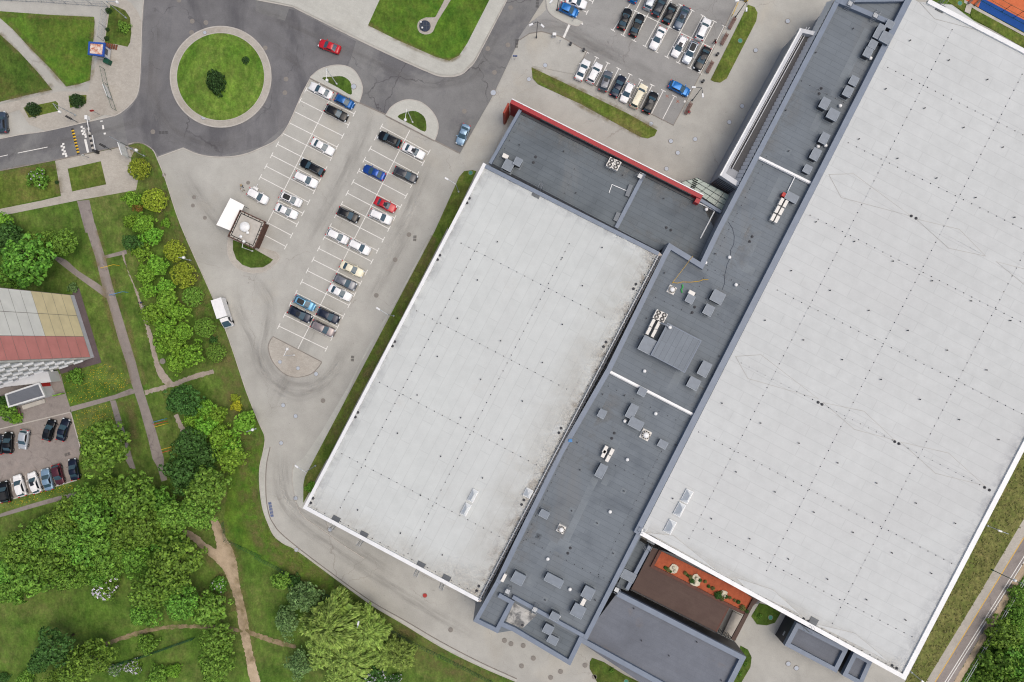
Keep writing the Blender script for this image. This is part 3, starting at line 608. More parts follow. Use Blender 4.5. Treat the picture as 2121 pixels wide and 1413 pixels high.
# dark wing behind the red front wall
WG = [(1078,228),(1015,336),(1366,520),(1386,503),(1451,543),(1482,478),(1450,416)]
walls(WG, ZWG, 'wall_grey', 0); roof(WG, ZWG, 'wing_roof', 'dark grey felt roof of the wing behind the red wall')
parapet([(1075,226),(1012,337)], ZWG-.2, ZWG+.9, .6, 'cap_blue'); parapet([(1331,358),(1273,470)], ZWG-.02, ZWG+.55, .75, 'cap_blue')
parapet([(1468,430),(1448,416),(1492,442),(1500,428)][1:3], ZWG-.2, ZWG+.7, .6, 'cap_blue')
parapet([(1078,230),(1450,418)], ZWG-.02, ZWG+.25, -.45, 'wall_dark')
parapet([(1336,362),(1482,436),(1452,494)], ZWG-.01, ZWG+.2, -.2, 'cap_white', name='pipe'); parapet([(1262,400),(1268,383),(1298,396)], ZWG-.01, ZWG+.15, .12, 'cap_white', name='pipe'); parapet([(1290,340),(1326,358)], ZWG-.01, ZWG+.15, .12, 'cap_white', name='pipe')
for a, b in (((3,725,1130),(3,700,1200)), ((3,650,1300),(3,628,1350))): MB().band([W(a,ZWG),W(b,ZWG)], -.4, .4, ZWG, ZWG+.5).build('duct', 'unit_side', mall)
# red front wall: a deep portal standing in front of the wing
rp = Wl([(1060,206),(1456,405)], 7.0); d = Vector(rp[1])-Vector(rp[0]); d.normalize()
o = MB().band(rp, -.76, .0, 0, 7.0).build('front_wall', 'red_panel', mall); o['label'] = 'long red panelled front wall'
o = MB().band(Wl([(1060,205),(1457,404)], 7.1), -.06, .12, 6.7, 7.1).build('trim', 'cap_white', mall)
q = Vector(rp[0]); n = Vector((-d.y, d.x))
o = MB().band([tuple(q-n*.88), tuple(q-n*3.0)], -.4, .0, 0, 6.95).build('end_wall', 'wood_red', mall)
e = Vector(rp[1]); MB().band([tuple(e-n*.88), tuple(e-n*1.8)], -.9, .0, 0, 6.98).build('end_wall', 'red_panel', mall)
a_, b_ = Vector(rp[0]).lerp(Vector(rp[1]), .16)-n*.77, Vector(rp[0]).lerp(Vector(rp[1]), .95)-n*.77; MB().band([tuple(a_),tuple(b_)], -.1, 0, ZWG, 6.9).build('backing', 'wall_dark', mall)
# glazed entrance canopy
gz = 4.2
gq = [W((3,1030,1112),gz), W((3,1130,1085),gz), W((3,1335,1195),gz), W((3,1290,1290),gz)]
m = MB(); m.prism(gq, gz-.06, gz)
m.build('glass_canopy', 'canopy_glass', mall)
A, B, C, D = [Vector((*p, 0)) for p in gq]; m = MB()
for k in range(6):
    f = k/5; a = D.lerp(C, f) if 0 else A.lerp(D, f); b = B.lerp(C, f)
    m.tube([a+Vector((0,0,gz+.06)), b+Vector((0,0,gz+.06))], .035, 4)
for k in range(4):
    f = k/3; m.tube([A.lerp(B,f)+Vector((0,0,gz+.1)), D.lerp(C,f)+Vector((0,0,gz+.1))], .04, 4)
m.build('canopy_frame', 'steel_grey', mall)
m = MB()
for k in range(6): p = Vector(W((3,1102+k*4,1152-k*11), gz+.1)); m.box((p.x,p.y,gz+.2), (.9,.08,.35), -AX)
m.build('louvre', 'fan_dark', mall)
for f in (.05,.35,.65,.95): p = D.lerp(C, f); MB().cyl((p.x,p.y), .12, 0, gz-.06, 8).build('post', 'steel_grey', mall)
# tall canopy block with white fascia beside the spine
KZ = 8.3
K = [(1493,363),(1530,388),(1700,70),(1658,60)]
m = MB().prism(Wl(K, KZ), 0, KZ-1.2); m.build('wall', 'wall_grey', mall)
m = MB()
ka, kb = Vector(W((1493,363),KZ)), Vector(W((1530,388),KZ))
for k in range(11):
    p = ka.lerp(kb, (k+.5)/11); m.box((p.x+.02,p.y-.06,3.6), (.10,.12,7.1), -AX)
m.build('rib', 'wall_dark', mall)
roof([(1510,345),(1533,358),(1688,64),(1660,72)], KZ-1.15, 'canopy_floor', 'sunken dark canopy floor')
parapet([(1658,58),(1491,363)], KZ-1.3, KZ, .8, 'cap_grey', name='fascia'); parapet([(1491,363),(1532,390)], KZ-1.3, KZ+.01, .95, 'cap_grey', name='fascia'); parapet([(1700,68),(1656,58)], KZ-1.3, KZ+.012, .75, 'cap_grey', name='fascia'); parapet([(1658,58),(1491,363)], KZ-.1, KZ+.05, .25, 'cap_white', name='fascia_edge')
parapet([(1516,349),(1676,56)], KZ-1.15, KZ-.8, -.12, 'cap_grey', name='glazing_bar'); parapet([(1511,347),(1671,56)], KZ-1.15, KZ-.85, -.10, 'cap_grey', name='glazing_bar')
m = MB()
wa, wb = Vector(W((1531,384),ZD+.75)), Vector(W((1731,-2),ZD+.75)); nn = Vector((-(wb-wa).y,(wb-wa).x)).normalized()
for k in range(46):
    p = wa.lerp(wb, (k+.05)/46)+nn*.10; q2 = wa.lerp(wb, (k+.9)/46)+nn*.22
    m.add([(p.x+nn.x*.7,p.y+nn.y*.7,7.2),(q2.x+nn.x*.7,q2.y+nn.y*.7,7.2),(q2.x,q2.y,9.0),(p.x,p.y,9.0)], [(0,1,2,3)])
m.build('cladding', 'wall_white', mall)
# terrace group at the bottom: low dark roof, brown terrace, planting bed, garden steps
LZ2 = 6.2
LB = [(1281,1225),(1546,1361),(1500,1450),(1460,1500),(1190,1340)]
walls([(1281,1225),(1546,1361),(1470,1510),(1202,1330)], LZ2, 'wall_dark', 0); roof([(1281,1225),(1546,1361),(1470,1510),(1202,1330)], LZ2, 'low_roof', 'smooth blue grey roof of the lower block')
parapet([(1281,1225),(1546,1361)], LZ2-.1, LZ2+.8, -1.0, 'cap_blue'); parapet([(1546,1361),(1470,1510)], LZ2-.1, LZ2+.804, -1.0, 'cap_blue'); parapet([(1199,1329),(1460,1472)], LZ2-.1, LZ2+.796, .95, 'cap_blue')
TZ = 5.0
NR = T(11,772,545,845,590,705,860,640,830)
walls(NR, TZ-.6, 'wall_dark', 0); roof(NR, TZ-.6, 'wing_roof', 'narrow dark roof in the recess')
parapet(T(11,852,590,712,855), TZ-.7, TZ+.4, -.7, 'cap_blue')
walls(T(11,858,592,724,852,1240,1112,1330,955,1505,935,1560,880,1200,700), TZ-.4, 'wall_dark', 0)
DK = T(11,860,594,726,850,1238,1110,1318,958,1420,1004,1500,920,1520,900)
roof(DK, TZ-.35, 'brown_roof', 'brown terrace deck')
roof(T(11,905,612,862,706,1418,990,1470,905,1400,850), TZ-.22, 'terracotta', 'terracotta gravel planting bed', 'planting_bed')
parapet(T(11,900,608,845,712,1418,1002), TZ-.36, TZ+.05, .55, 'brown_wood', name='bed_edge')
m = MB()
for k in range(9):
    f = k/9; a = Vector(W((11,1318,960),TZ)).lerp(Vector(W((11,1352,978),TZ)), f); b = Vector(W((11,1240,1112),TZ)).lerp(Vector(W((11,1285,1118),TZ)), f)
    m.band([tuple(a),tuple(b)], 0, .45, 0, TZ-.4-.45*k)
m.build('stair', 'brown_wood', mall)
o = MB().prism(Wl(T(11,1350,982,1408,1012,1335,1146,1288,1120), .6), 0, .6).build('landing', 'concrete', mall)
cs = [Vector((*W((11,1470,908),TZ+.2),TZ+.2)), Vector((*W((11,1510,928),TZ),3.4)), Vector((*W((11,1378,1186),TZ),3.4)), Vector((*W((11,1338,1150),TZ+.2),TZ+.2))]
m = MB(); m.poly3(cs); m.poly3([c-Vector((0,0,.3)) for c in cs][::-1])
for k in range(4): a, b = cs[k], cs[(k+1)%4]; m.poly3([a,b,b-Vector((0,0,.3)),a-Vector((0,0,.3))])
m.build('sloped_cladding', 'brown_roof', mall)
m = MB()
ga, gb = Vector(W((11,735,868),5.4)), Vector(W((11,1365,1188),5.4))
for k in range(5):
    z = 4.9-k*.8; m.tube([(ga.x,ga.y+.4,z),(gb.x,gb.y+.4,z)], .06, 4)
for k in range(25):
    p = ga.lerp(gb, k/24); m.tube([(p.x,p.y+.4,5.0),(p.x,p.y+.4,.5)], .05, 4)
m.build('window_frame', 'steel_grey', mall)
# two low dark annexes under the right hall
for A_, z in ((T(12,205,1050,130,1190,447,1357,520,1212), 4.8), (T(12,556,1225,482,1372,600,1436,668,1285), 4.4)):
    walls(A_, z, 'wall_dark', 0); roof(A_, z, 'low_roof', 'low dark annex roof')
    parapet(A_, z-.2, z+.7, .85, 'cap_blue', True)
p = W((12,137,1112), 2.5); MB().box((p[0]-.2,p[1]-.2,2.6), (.5,.9,.5), -AX).build('wall_lamp', 'cap_grey', mall)
# walkway strips of newer felt on the spine and wing
for a_, b_, w_ in (((4,640,180),(4,430,590),1.5),((7,1500,20),(7,1390,260),2.0),((11,510,170),(11,330,550),1.3),((11,590,150),(11,560,210),1.2),((4,350,700),(4,300,800),1.4),((7,1040,860),(7,960,1010),1.6),((11,260,560),(11,100,830),1.6),((4,110,1090),(4,40,1230),1.2),((7,640,1300),(7,600,1380),1.8)):
    A, B = Vector(W(a_,ZD)), Vector(W(b_,ZD)); MB().band([tuple(A),tuple(B)], -w_/2, w_/2, ZD-.02, ZD+.008).build('roof_patch', 'walk_felt', mall)
for (t_, x, y, w_, l_) in ((7,1290,210,2.2,1.5),(7,1440,260,2.4,1.6),(11,310,590,2.4,2.6),(11,365,365,1.0,1.0),(11,163,524,1.0,1.0),(11,520,442,1.0,1.0),(11,617,626,1.0,1.0),(11,683,247,1.0,1.0),(11,203,910,1.0,1.0),(7,1120,980,2.5,1.8),(4,150,925,1.2,1.2),(7,560,1150,2.0,1.2)):
    p = W((t_,x,y),ZD); MB().box((p[0],p[1],ZD), (w_,l_,.024), -AX).build('roof_patch', 'walk_felt', mall)
# drainage saddles on the right hall's roof: low pyramids of tapered insulation
def saddle(a, b, c, d, h=.09):
    P = [W3(q, ZR+.02) for q in (a,b,c,d)]; ce = sum(P, Vector())/4; r0 = P[0].lerp(ce,.35)+Vector((0,0,h)); r1 = P[2].lerp(ce,.35)+Vector((0,0,h))
    MB().add(P+[r0,r1], [(0,1,5,4),(1,2,5),(2,3,4,5),(3,0,4)]).build('roof_saddle', 'pale_roof', mall)
    MB().band([tuple(p.xy) for p in P], -.04, .04, ZR+.015, ZR+.035, True).build('roof_seam', 'seam_grey', mall); MB().band([tuple(P[0].lerp(P[2],.04*k).xy+Vector((.05*sin(k*2.1),.05*cos(k*1.7)))) for k in range(26)], -.03, .04, ZR+.03, ZR+h+.03).build('roof_seam', 'seam_grey', mall) if 0 else None
for sd in (((4,400,1065),(4,550,1060),(4,900,1318),(4,475,1205)), ((4,932,1336),(8,1195,15),(8,1355,178),(8,1130,130)), ((8,1420,212),(8,1610,262),(8,1850,480),(8,1700,440)),
           ((7,1365,790),(7,1520,780),(8,335,1048),(7,1440,925)), ((8,366,1072),(8,615,1125),(8,800,1300),(8,555,1235)), ((8,838,1312),(8,1130,1380),(12,1350,215),(12,1050,140)),
           ((11,815,500),(11,985,518),(11,1290,765),(11,1110,640)), ((11,1365,775),(12,60,850),(12,235,1008),(12,-100,850)), ((12,285,1050),(12,560,1115),(12,780,1300),(12,430,1105)), ((4,950,10),(4,1045,115),(4,1390,205),(4,1150,30))):
    saddle(*sd)
# dirt washed towards the roof edges
def stain(a, b, w, z, mat, label):
    A, B = Vector(W(a,z)), Vector(W(b,z)); d = (B-A).normalized(); n = Vector((-d.y,d.x))*w; m = MB().add([(*A,z),(*B,z),(*(B+n),z),(*(A+n),z)], [(0,1,2,3)])
    o = m.build('roof_stain', mat, mall); o['label'] = label; uv = o.data.uv_layers.new()
    for lp_ in o.data.loops: uv.data[lp_.index].uv = ((0,0),(0,1),(1,1),(1,0))[lp_.vertex_index]
stain((992,1240),(1364,526), 2.4, ZL+.012, 'brown_stain', 'brown dirt along the pipes'); stain((992,1240),(1364,526), 9, ZL+.008, 'yellow_stain', 'yellowish dirt along the pipes')
stain((1003,343),(632,1050), 2.2, ZL+.012, 'grey_stain', 'grey dirt along the left roof edge'); stain((1360,524),(1003,343), 2.0, ZL+.016, 'grey_stain', 'grey dirt along the upper roof edge'); stain((632,1050),(985,1236), 5, ZL+.010, 'yellow_stain', 'faint dirt along the front roof edge')
stain((1869,1396),(2200,780), 3.2, ZR+.036, 'grey_stain', 'grey dirt along the right roof edge'); stain((1335,1108),(1869,1396), 3, ZR+.030, 'yellow_stain', 'faint dirt along the front roof edge');  stain((1700,1310),(1869,1398), 3.5, ZR+.039, 'brown_stain', 'brown puddle marks near the bottom corner') if 0 else None
stain((1446,424),(1084,238), 4, ZWG+.012, 'dust_stain', 'pale dust below the red wall'); stain((1280,476),(1445,530), 5, ZWG+.012, 'dust_stain', 'pale dust patches')
for a_, b_ in (((1640,170),(1560,320)),((1560,450),(1480,610)),((1270,800),(1190,960)),((1120,1040),(1060,1160)),((1450,800),(1400,900)),((1330,560),(1290,650))): stain(a_, b_, 5, ZD+.012+.001*(a_[0]%7), 'dust_stain', 'pale dust on the felt')

# ------------------------------------------------------------------ things on the roofs
def rtag(m, name, mats, label, cat, group=None, origin=None):
    return tag(m.build(name, mats, None, origin), label, cat, group)
def rbox(mb, c, z, w, l, h, rz=-AX, lid=True, slope=0):
    """metal vent housing: body with a slightly larger tilted lid"""
    mb.mat(1).box((c[0],c[1],z+h/2), (w,l,h), rz); mb.mat(0)
    if lid: mb.box((c[0],c[1],z+h+.05), (w+.14,l+.14,.1), rz, 1, (radians(slope),'X'))
    return mb
def vent_box(t_, x, y, wz, lz, label, h=1.2, z=ZD, name='vent_housing', group=None):
    s = (H-z-h)/H/PXM/ZF; c = W((t_,x,y), z+h)
    o = empty(name, (c[0],c[1],z), label, 'vent', group, -AX)
    b = MB().box((0,0,h/2), (wz*s,lz*s,h)); o1 = obj_of('housing', b.mesh('housing','unit_side'), o)
    l_ = MB().box((0,0,0), (wz*s+.16,lz*s+.16,.1), 0, 1, (radians(3.5),'X')); obj_of('lid', l_.mesh('lid','unit_grey'), o, (0,0,h+.09))
    X, Y = wz*s/2+.08, lz*s/2+.08; obj_of('lid_edge', MB().band([(-X,-Y),(X,-Y),(X,Y),(-X,Y)], -.02, .07, h-.02, h+.17, True).mesh('lid_edge','unit_edge'), o)
    g_ = MB()
    for k in range(4):
        g_.box((0,-Y+.05,.25+k*.2), (wz*s*.8,.04,.07)); g_.box((X-.05,0,.25+k*.2), (.04,lz*s*.8,.07)); g_.box((-X+.05,0,.25+k*.2), (.04,lz*s*.8,.07))
    obj_of('grille', g_.mesh('grille','wall_dark'), o); obj_of('flashing', MB().box((0,0,.03), (wz*s+.5,lz*s+.5,.06)).mesh('flashing','walk_felt'), o)
    return o
VB = [(4,770,150,42,42,'light grey lidded vent box beside the parapet ladder at the top of the spine',1.2),(4,707,195,42,88,'long vent duct box below the parapet ladder at the top of the spine',1.3),(4,747,232,62,62,'wide vent box against the right parapet at the top of the spine',1.6),
(4,667,272,42,46,'upper of two joined vent boxes above a white cowl near the top of the spine',1.2),(4,637,322,42,52,'lower of two joined vent boxes beside a white cowl, top of the spine',1.2),
(4,550,495,44,52,'vent box at the upper end of the joined pair midway down the top spine',1.1),(4,515,560,46,58,'vent box at the lower end of the joined pair midway down the top spine',1.2),
(4,373,632,46,62,'upright vent box up and left of the squarish one on the top spine',1.3),(4,424,700,62,58,'squarish vent box with a dark pipe stub at its left corner on the top spine',1.3),
(4,370,845,44,62,'vent box just above two white cowls on the top spine',1.2),(4,317,942,46,66,'vent box just below two white cowls on the top spine',1.2),(4,268,1033,42,44,'small vent box closest to the white dividing wall on the top spine',1.0),
(4,172,1205,72,44,'flat vent box beside the red topped row of cooling units',1.0),
(7,1087,440,44,46,'small vent box with a white unit behind it near the yellow rope',1.0),(7,1255,428,72,66,'large square vent box at the end of a thin dark cable',1.3),(7,1200,508,50,58,'vent box just below the large square one at the end of the cable',1.1),
(7,828,722,84,90,'big vent box against the left corner of the rooftop plant room',1.5),(7,1175,867,56,84,'tall narrow vent box right of the plant room',1.2),(7,1108,955,64,62,'square vent box below the tall narrow one right of the plant room',1.1),
(7,795,1005,44,44,'small vent box touching the lower white dividing wall',1.0),(7,550,1140,40,46,'small lone vent box near the left parapet below the lower dividing wall',1.0),
(7,732,1125,46,84,'upright arm of the L shaped pair of ducts below the lower dividing wall',1.2),(7,757,1200,82,52,'flat arm of the L shaped pair of ducts beside the white fan',1.25),(7,920,1325,50,40,'small vent box right of the white fan below the L shaped ducts',.9),
(11,198,388,52,40,'small vent box up and left of the lowest white fan on the spine',.9),(11,545,125,44,80,'tall vent box directly below the four white cooling units',1.2),
(11,40,780,70,62,'large vent box at the lower left corner of the spine roof',1.3),(11,257,792,108,48,'long flat vent box lying crosswise low on the spine',1.1),(11,465,868,62,66,'vent box above a white unit near the lower right parapet',1.3),(11,405,978,72,70,'vent box below a white unit near the lower right parapet',1.3),
(11,222,1090,52,50,'upper vent box standing on the lowest annex roof',1.1),(11,250,1155,58,42,'lower vent box standing on the lowest annex roof',.8),(11,262,1013,52,42,'vent box straddling the parapet above the lowest annex roof',1.5)]
for t_, x, y, w_, l_, lab, h in VB: vent_box(t_, x, y, w_, l_, lab, h)
vent_box(11,712,765,80,52,'vent box filling the narrow dark roof in the terrace recess',1.0,TZ-.6)
vent_box(2,1540,1010,56,58,'big vent box in the left corner of the dark wing',1.2,ZWG); vent_box(3,38,988,40,42,'smaller blue grey vent box in the left corner of the dark wing',1.6,ZWG)
# plant room
c = W((7,1002,738), ZD+2); s = (H-ZD-2)/H/PXM/ZF
pr = empty('plant_room', (c[0],c[1],ZD), 'large flat topped grey plant room in the middle of the spine roof', 'plant room', None, -AX)
obj_of('wall', MB().box((0,0,.95), (232*s-.3,218*s-.3,1.9)).mesh('wall','unit_side'), pr); obj_of('roof', MB().box((0,0,0), (232*s,218*s,.12)).mesh('roof','plant_roof'), pr, (0,0,1.98)); obj_of('rim', MB().band([(-116*s,-109*s),(116*s,-109*s),(116*s,109*s),(-116*s,109*s)], -.06, .1, 1.86, 2.09, True).mesh('rim','cap_blue'), pr)
# cooling units
def fan_disc(mb, x, y, z, r):
    mb.mat(1).ring((x,y), r*.8, r, z, z+.06, 16); mb.mat(1).cyl((x,y), r*.78, z, z+.012, 16); mb.mat(2)
    for k in range(3): a = k*pi/3; mb.box((x,y,z+.04), (r*1.7,.035,.02), a)
    mb.cyl((x,y), r*.3, z+.02, z+.06, 10); mb.mat(0)
def ac_unit(t_, x, y, wz, lz, label, z, h=1.0, fans=(), mat='unit_white', up=True, rz=-AX, group=None):
    s = (H-z-h)/H/PXM/ZF; c = W((t_,x,y), z+h); w_, l_ = wz*s, lz*s
    o = empty('cooling_unit', (c[0],c[1],z), label, 'cooling unit', group, rz)
    m = MB().box((0,0,h/2+.08), (w_,l_,h-.16)); m.box((0,0,h+.02), (w_+.04,l_+.04,.06)); obj_of('case', m.mesh('case', mat), o)
    m = MB()
    for sx in (-1,1): m.box((sx*w_*.38,0,.06), (.08,l_+.2,.12))
    obj_of('stand', m.mesh('stand','steel_grey'), o)
    for fx, fy, fr in fans:
        m = MB(); fan_disc(m, fx*w_, fy*l_, h+.05, fr*min(w_,l_)); obj_of('fan', m.mesh('fan',['unit_white','fan_dark','unit_white']), o)
    if not fans:
        m = MB()
        for k in range(6): m.box((w_/2+.012,0,.2+k*.12), (.02,l_*.9,.05))
        obj_of('grille', m.mesh('grille','fan_dark'), o)
    return o
F2 = ((0,.25,.4),(0,-.25,.4))
ac_unit(3,604,992,36,58,'left of two white twin fan cooling units behind the red wall',ZWG,1.2,F2); ac_unit(3,640,1008,36,58,'right of two white twin fan cooling units behind the red wall',ZWG,1.2,F2)
ac_unit(7,889,536,36,56,'left cream twin fan cooling unit above the plant room row',ZD,1.3,F2); ac_unit(7,923,551,36,56,'right cream twin fan cooling unit above the plant room row',ZD,1.3,F2)
for x, y, lab in ((857,588,'upper left'),(890,602,'upper right'),(836,632,'lower left'),(868,648,'lower right')): ac_unit(7,x,y,17,52,lab+' slim white unit of the four beside the plant room',ZD,1.3)
ac_unit(4,128,1188,24,24,'small red box at the head of the cooling unit row',ZD,1.0,(),'red_metal')
for x, y, lab in ((110,1230,'top left'),(136,1243,'top right'),(86,1277,'middle left'),(110,1290,'middle right'),(60,1325,'bottom left'),(84,1338,'bottom right')): ac_unit(4,x,y,18,44,lab+' white unit in the six below the red box',ZD,1.1)
for x, y, lab in ((570,1358,'upper left'),(608,1375,'upper right')): ac_unit(7,x,y,20,44,lab+' of the four white units above the tall vent box',ZD,1.1)
for x, y, lab in ((562,22,'lower left'),(588,48,'lower right')): ac_unit(11,x,y,20,44,lab+' of the four white units above the tall vent box',ZD,1.1)
ac_unit(11,435,928,22,48,'white unit squeezed between two vent boxes near the lower right parapet',ZD,1.2)
ac_unit(7,1098,403,38,22,'short white unit behind a small vent box near the yellow rope',ZD,1.1); ac_unit(2,1522,953,36,24,'small white unit in the left corner of the dark wing',ZWG,1.0); ac_unit(10,1512,778,18,50,'narrow white unit at the lower left end of the spine',ZD,1.2)
# big extract fans on white bases
def big_fan(t_, x, y, wz, label):
    s = (H-ZD-1)/H/PXM/ZF; c = W((t_,x,y), ZD+.7); w_ = wz*s
    o = empty('extract_fan', (c[0],c[1],ZD), label, 'roof fan', 'round extract fans on white bases', -AX)
    obj_of('base', MB().box((0,0,.2), (w_,w_,.4), 0, .92).mesh('base','unit_white'), o)
    m = MB().cyl((0,0), w_*.30, .4, 1.0, 20); m.ring((0,0), w_*.30, w_*.40, .75, .9, 20); obj_of('fan_body', m.mesh('fan_body','fan_grey'), o)
    m = MB()
    for k in range(10): a = 2*pi*k/10; m.box((w_*.36*cos(a),w_*.36*sin(a),.93), (w_*.10,w_*.09,.06), a)
    obj_of('shutter', m.mesh('shutter','fan_dark'), o)
    obj_of('cowl', MB().dome((0,0,1.0), w_*.28, .22, 20, 4).mesh('cowl','lamp_white'), o)
big_fan(7,978,383,52,'round extract fan on a white base at the knot of the yellow rope'); big_fan(7,818,1270,64,'largest round extract fan on a white base, beside the L shaped ducts'); big_fan(11,302,483,52,'lowest round extract fan on a white base, alone on the spine')
# white cowls
cw = MB().cyl((0,0), .16, 0, .5, 10).dome((0,0,.5), .34, .22, 12, 3).cyl((0,0), .34, .44, .5, 12).mesh('vent_cowl','lamp_white')
for t_, x, y in ((4,655,355),(4,470,645),(4,335,893),(4,380,887),(7,1182,218),(7,1328,185),(7,1368,353),(7,810,880),(7,878,1140),(7,690,1185),(11,705,57),(11,600,375),(11,220,663),(11,355,848),(11,288,1012),(3,1187,1277)):
    z = ZWG if t_ == 3 else ZD
    o = obj_of('vent_cowl', cw, None, (*W((t_,x,y), z+.5), z)); tag(o, 'small round white vent cowl standing on a dark felt roof', 'vent', 'white vent cowls on the dark roofs')
c = W((7,968,613), ZD+2.9); o = obj_of('vent_cowl', cw, None, (c[0],c[1],ZD+2.04)); tag(o, 'white cowl at the end of the silver duct on the plant room', 'vent')
m = MB().tube([(*W((7,912,588),ZD+1.6),ZD+1.6), (*W((7,940,598),ZD+2.3),ZD+2.3), (*W((7,962,610),ZD+2.3),ZD+2.3)], .2, 8); rtag(m,'air_duct','galvanised','silver air duct running onto the plant room corner','duct')
dr = MB().cyl((0,0), .27, 0, .1, 12).cyl((0,0), .12, .1, .22, 8).mesh('roof_drain','holder')
dp = [(4,353,540),(4,340,572),(7,1450,90),(7,1465,60),(7,1115,490),(7,1100,523),(7,625,1258),(7,610,1290),(11,357,595),(11,342,627),(11,65,1065),(3,145,958),(3,132,992),(7,942,5),(7,970,20)]
for t_, x, y in dp:
    z = ZWG if t_ == 3 or y < 30 else ZD; o = obj_of('roof_drain', dr, None, (*W((t_,x,y),z), z)); tag(o, 'round black roof drain set in dark felt, one of a pair', 'roof drain', 'drains in the dark roofs')
lp = [(4,902,1318),(4,931,1332),(4,1465,250),(4,1494,265),(8,334,1070),(8,358,1083),(8,801,1310),(8,826,1322),(12,1349,226),(12,1378,242),(12,245,1027),(12,273,1042),(12,785,1312),(12,813,1328),(11,1312,783),(11,1340,797)]
for t_, x, y in lp: o = obj_of('roof_drain', dr, None, (*W((t_,x,y),ZR), ZR)); tag(o, 'round black roof drain on the right hall roof at the tip of a drainage saddle', 'roof drain', 'drains in the pale right roof')
ll = [(6,1122,173),(6,1108,200),(6,847,700),(6,833,727),(6,622,1132),(6,607,1160),(10,349,292),(10,335,320),(2,1302,1210),(2,1288,1238),(7,757,350),(7,742,378),(7,575,703),(7,559,731),(7,301,1228),(7,288,1256),(11,74,302),(11,60,330),(10,1360,827),(10,1346,856)]
for t_, x, y in ll: o = obj_of('roof_drain', dr, None, (*W((t_,x,y),ZL), ZL)); tag(o, 'round black roof drain near an edge of the left hall roof, one of a pair', 'roof drain', 'drains in the left hall roof')
vt = MB().cyl((0,0), .08, 0, .3, 8).cyl((0,0), .135, .3, .36, 8).mesh('roof_vent','holder')
rv = [(4,892,250),(4,1128,370),(4,1362,488),(4,743,545),(4,980,662),(4,1218,780),(4,1456,900),(4,580,850),(4,815,968),(4,1052,1088),(4,1290,1207),(4,1527,1327),(4,318,1355),(8,552,90),(8,787,210),(8,1025,330),(8,1263,452),(8,1502,572),(8,168,268),(8,404,388),(8,640,510),(8,878,632),(8,1117,752),(8,1357,873),(8,8,570),(8,242,690),(8,478,810),(8,714,930),(8,952,1052),(8,1190,1175),(8,1430,1297),(8,214,1318),(7,1280,1075),(7,1515,1196),(12,450,75),(12,687,198),(12,927,320),(12,1166,443),(12,68,252),(12,305,375),(12,543,498),(12,781,623),(12,1021,748),(12,150,660),(12,388,783),(12,626,908),(12,864,1032),(11,1365,130),(11,1215,415),(11,1448,537),(11,980,292)]
for t_, x, y in rv: o = obj_of('roof_vent', vt, None, (*W((t_,x,y),ZR), ZR)); tag(o, 'single small black breather vent spaced evenly across the pale right hall roof', 'roof vent', 'breather vents on the pale right roof')
rl = [(6,1473,92),(6,1352,325),(6,1230,558),(6,1493,695),(6,1108,790),(6,1372,930),(6,985,1025),(6,1250,1163),(6,865,1258),(6,1505,1295),(7,550,127),(7,430,360),(7,308,595),(7,187,828),(7,65,1062),(7,307,190),(10,1005,272),(10,622,362),(10,883,503),(10,1138,635),(10,1383,167),(10,1128,35)]
for t_, x, y in rl: o = obj_of('roof_vent', vt, None, (*W((t_,x,y),ZL), ZL)); tag(o, 'single small black breather vent spaced evenly across the left hall roof', 'roof vent', 'breather vents on the left hall roof')
rd = [(4,545,178),(4,317,324),(4,135,675),(4,152,923),(4,640,490),(11,365,367),(11,163,524),(11,683,247),(11,520,442),(11,617,626),(11,203,910),(11,508,910),(11,415,117),(7,930,282),(7,1238,165),(7,1262,788),(7,820,558),(7,1533,322),(7,552,1020),(7,398,1315),(7,997,1328),(7,685,1028)]
for t_, x, y in rd: o = obj_of('roof_vent', vt, None, (*W((t_,x,y),ZD), ZD)); tag(o, 'single small black breather vent on the dark felt of the spine roof', 'roof vent', 'breather vents on the spine roof')
for t_, x, y in ((3,46,885),(3,316,925),(3,390,1178),(3,925,1213),(3,676,1070)): o = obj_of('roof_vent', vt, None, (*W((t_,x,y),ZWG), ZWG)); tag(o, 'single small black breather vent on the dark wing behind the red wall', 'roof vent', 'breather vents on the wing roof')
for t_, x, y in ((11,743,962),(11,790,1157),(11,1127,1166),(11,603,1236),(11,957,1249),(11,1276,1400)): o = obj_of('roof_vent', vt, None, (*W((t_,x,y),LZ2), LZ2)); tag(o, 'single small black breather vent on the smooth lower block roof at the bottom', 'roof vent', 'breather vents on the lower block roof')
# skylights: glazed hips on a white kerb
def skylight(t_, x, y, wz, lz, label, z, rz=-AX):
    h = .9; s = (H-z-h)/H/PXM/ZF; c = W((t_,x,y), z+.5); w_, l_ = wz*s/2, lz*s/2
    o = empty('skylight', (c[0],c[1],z), label, 'skylight', 'pyramid skylights on the pale roofs', rz)
    obj_of('frame', MB().box((0,0,.17), (w_*2+.12,l_*2+.12,.34)).mesh('frame','cap_white'), o)
    v = [(-w_,-l_,.34),(w_,-l_,.34),(w_,l_,.34),(-w_,l_,.34),(0,-max(0,l_-w_)*.9,1.6),(0,max(0,l_-w_)*.9,1.6)]
    obj_of('glazing', MB().add(v, [(0,1,4),(1,2,5,4),(2,3,5),(3,0,4,5)]).mesh('glazing','skylight_glass'), o)
skylight(10,1323,278,36,74,'upper of the two white pyramid skylights on the left hall',ZL); skylight(10,1280,362,36,74,'lower of the two white pyramid skylights on the left hall',ZL)
skylight(11,1070,282,44,80,'top skylight in the row of three on the right hall',ZR); skylight(11,1025,363,44,80,'middle skylight in the row of three on the right hall',ZR); skylight(11,967,468,46,82,'bottom skylight in the row of three, set apart from the others',ZR)
skylight(11,100,262,44,50,'small skylight under the pipes at the left hall inner edge',ZL)
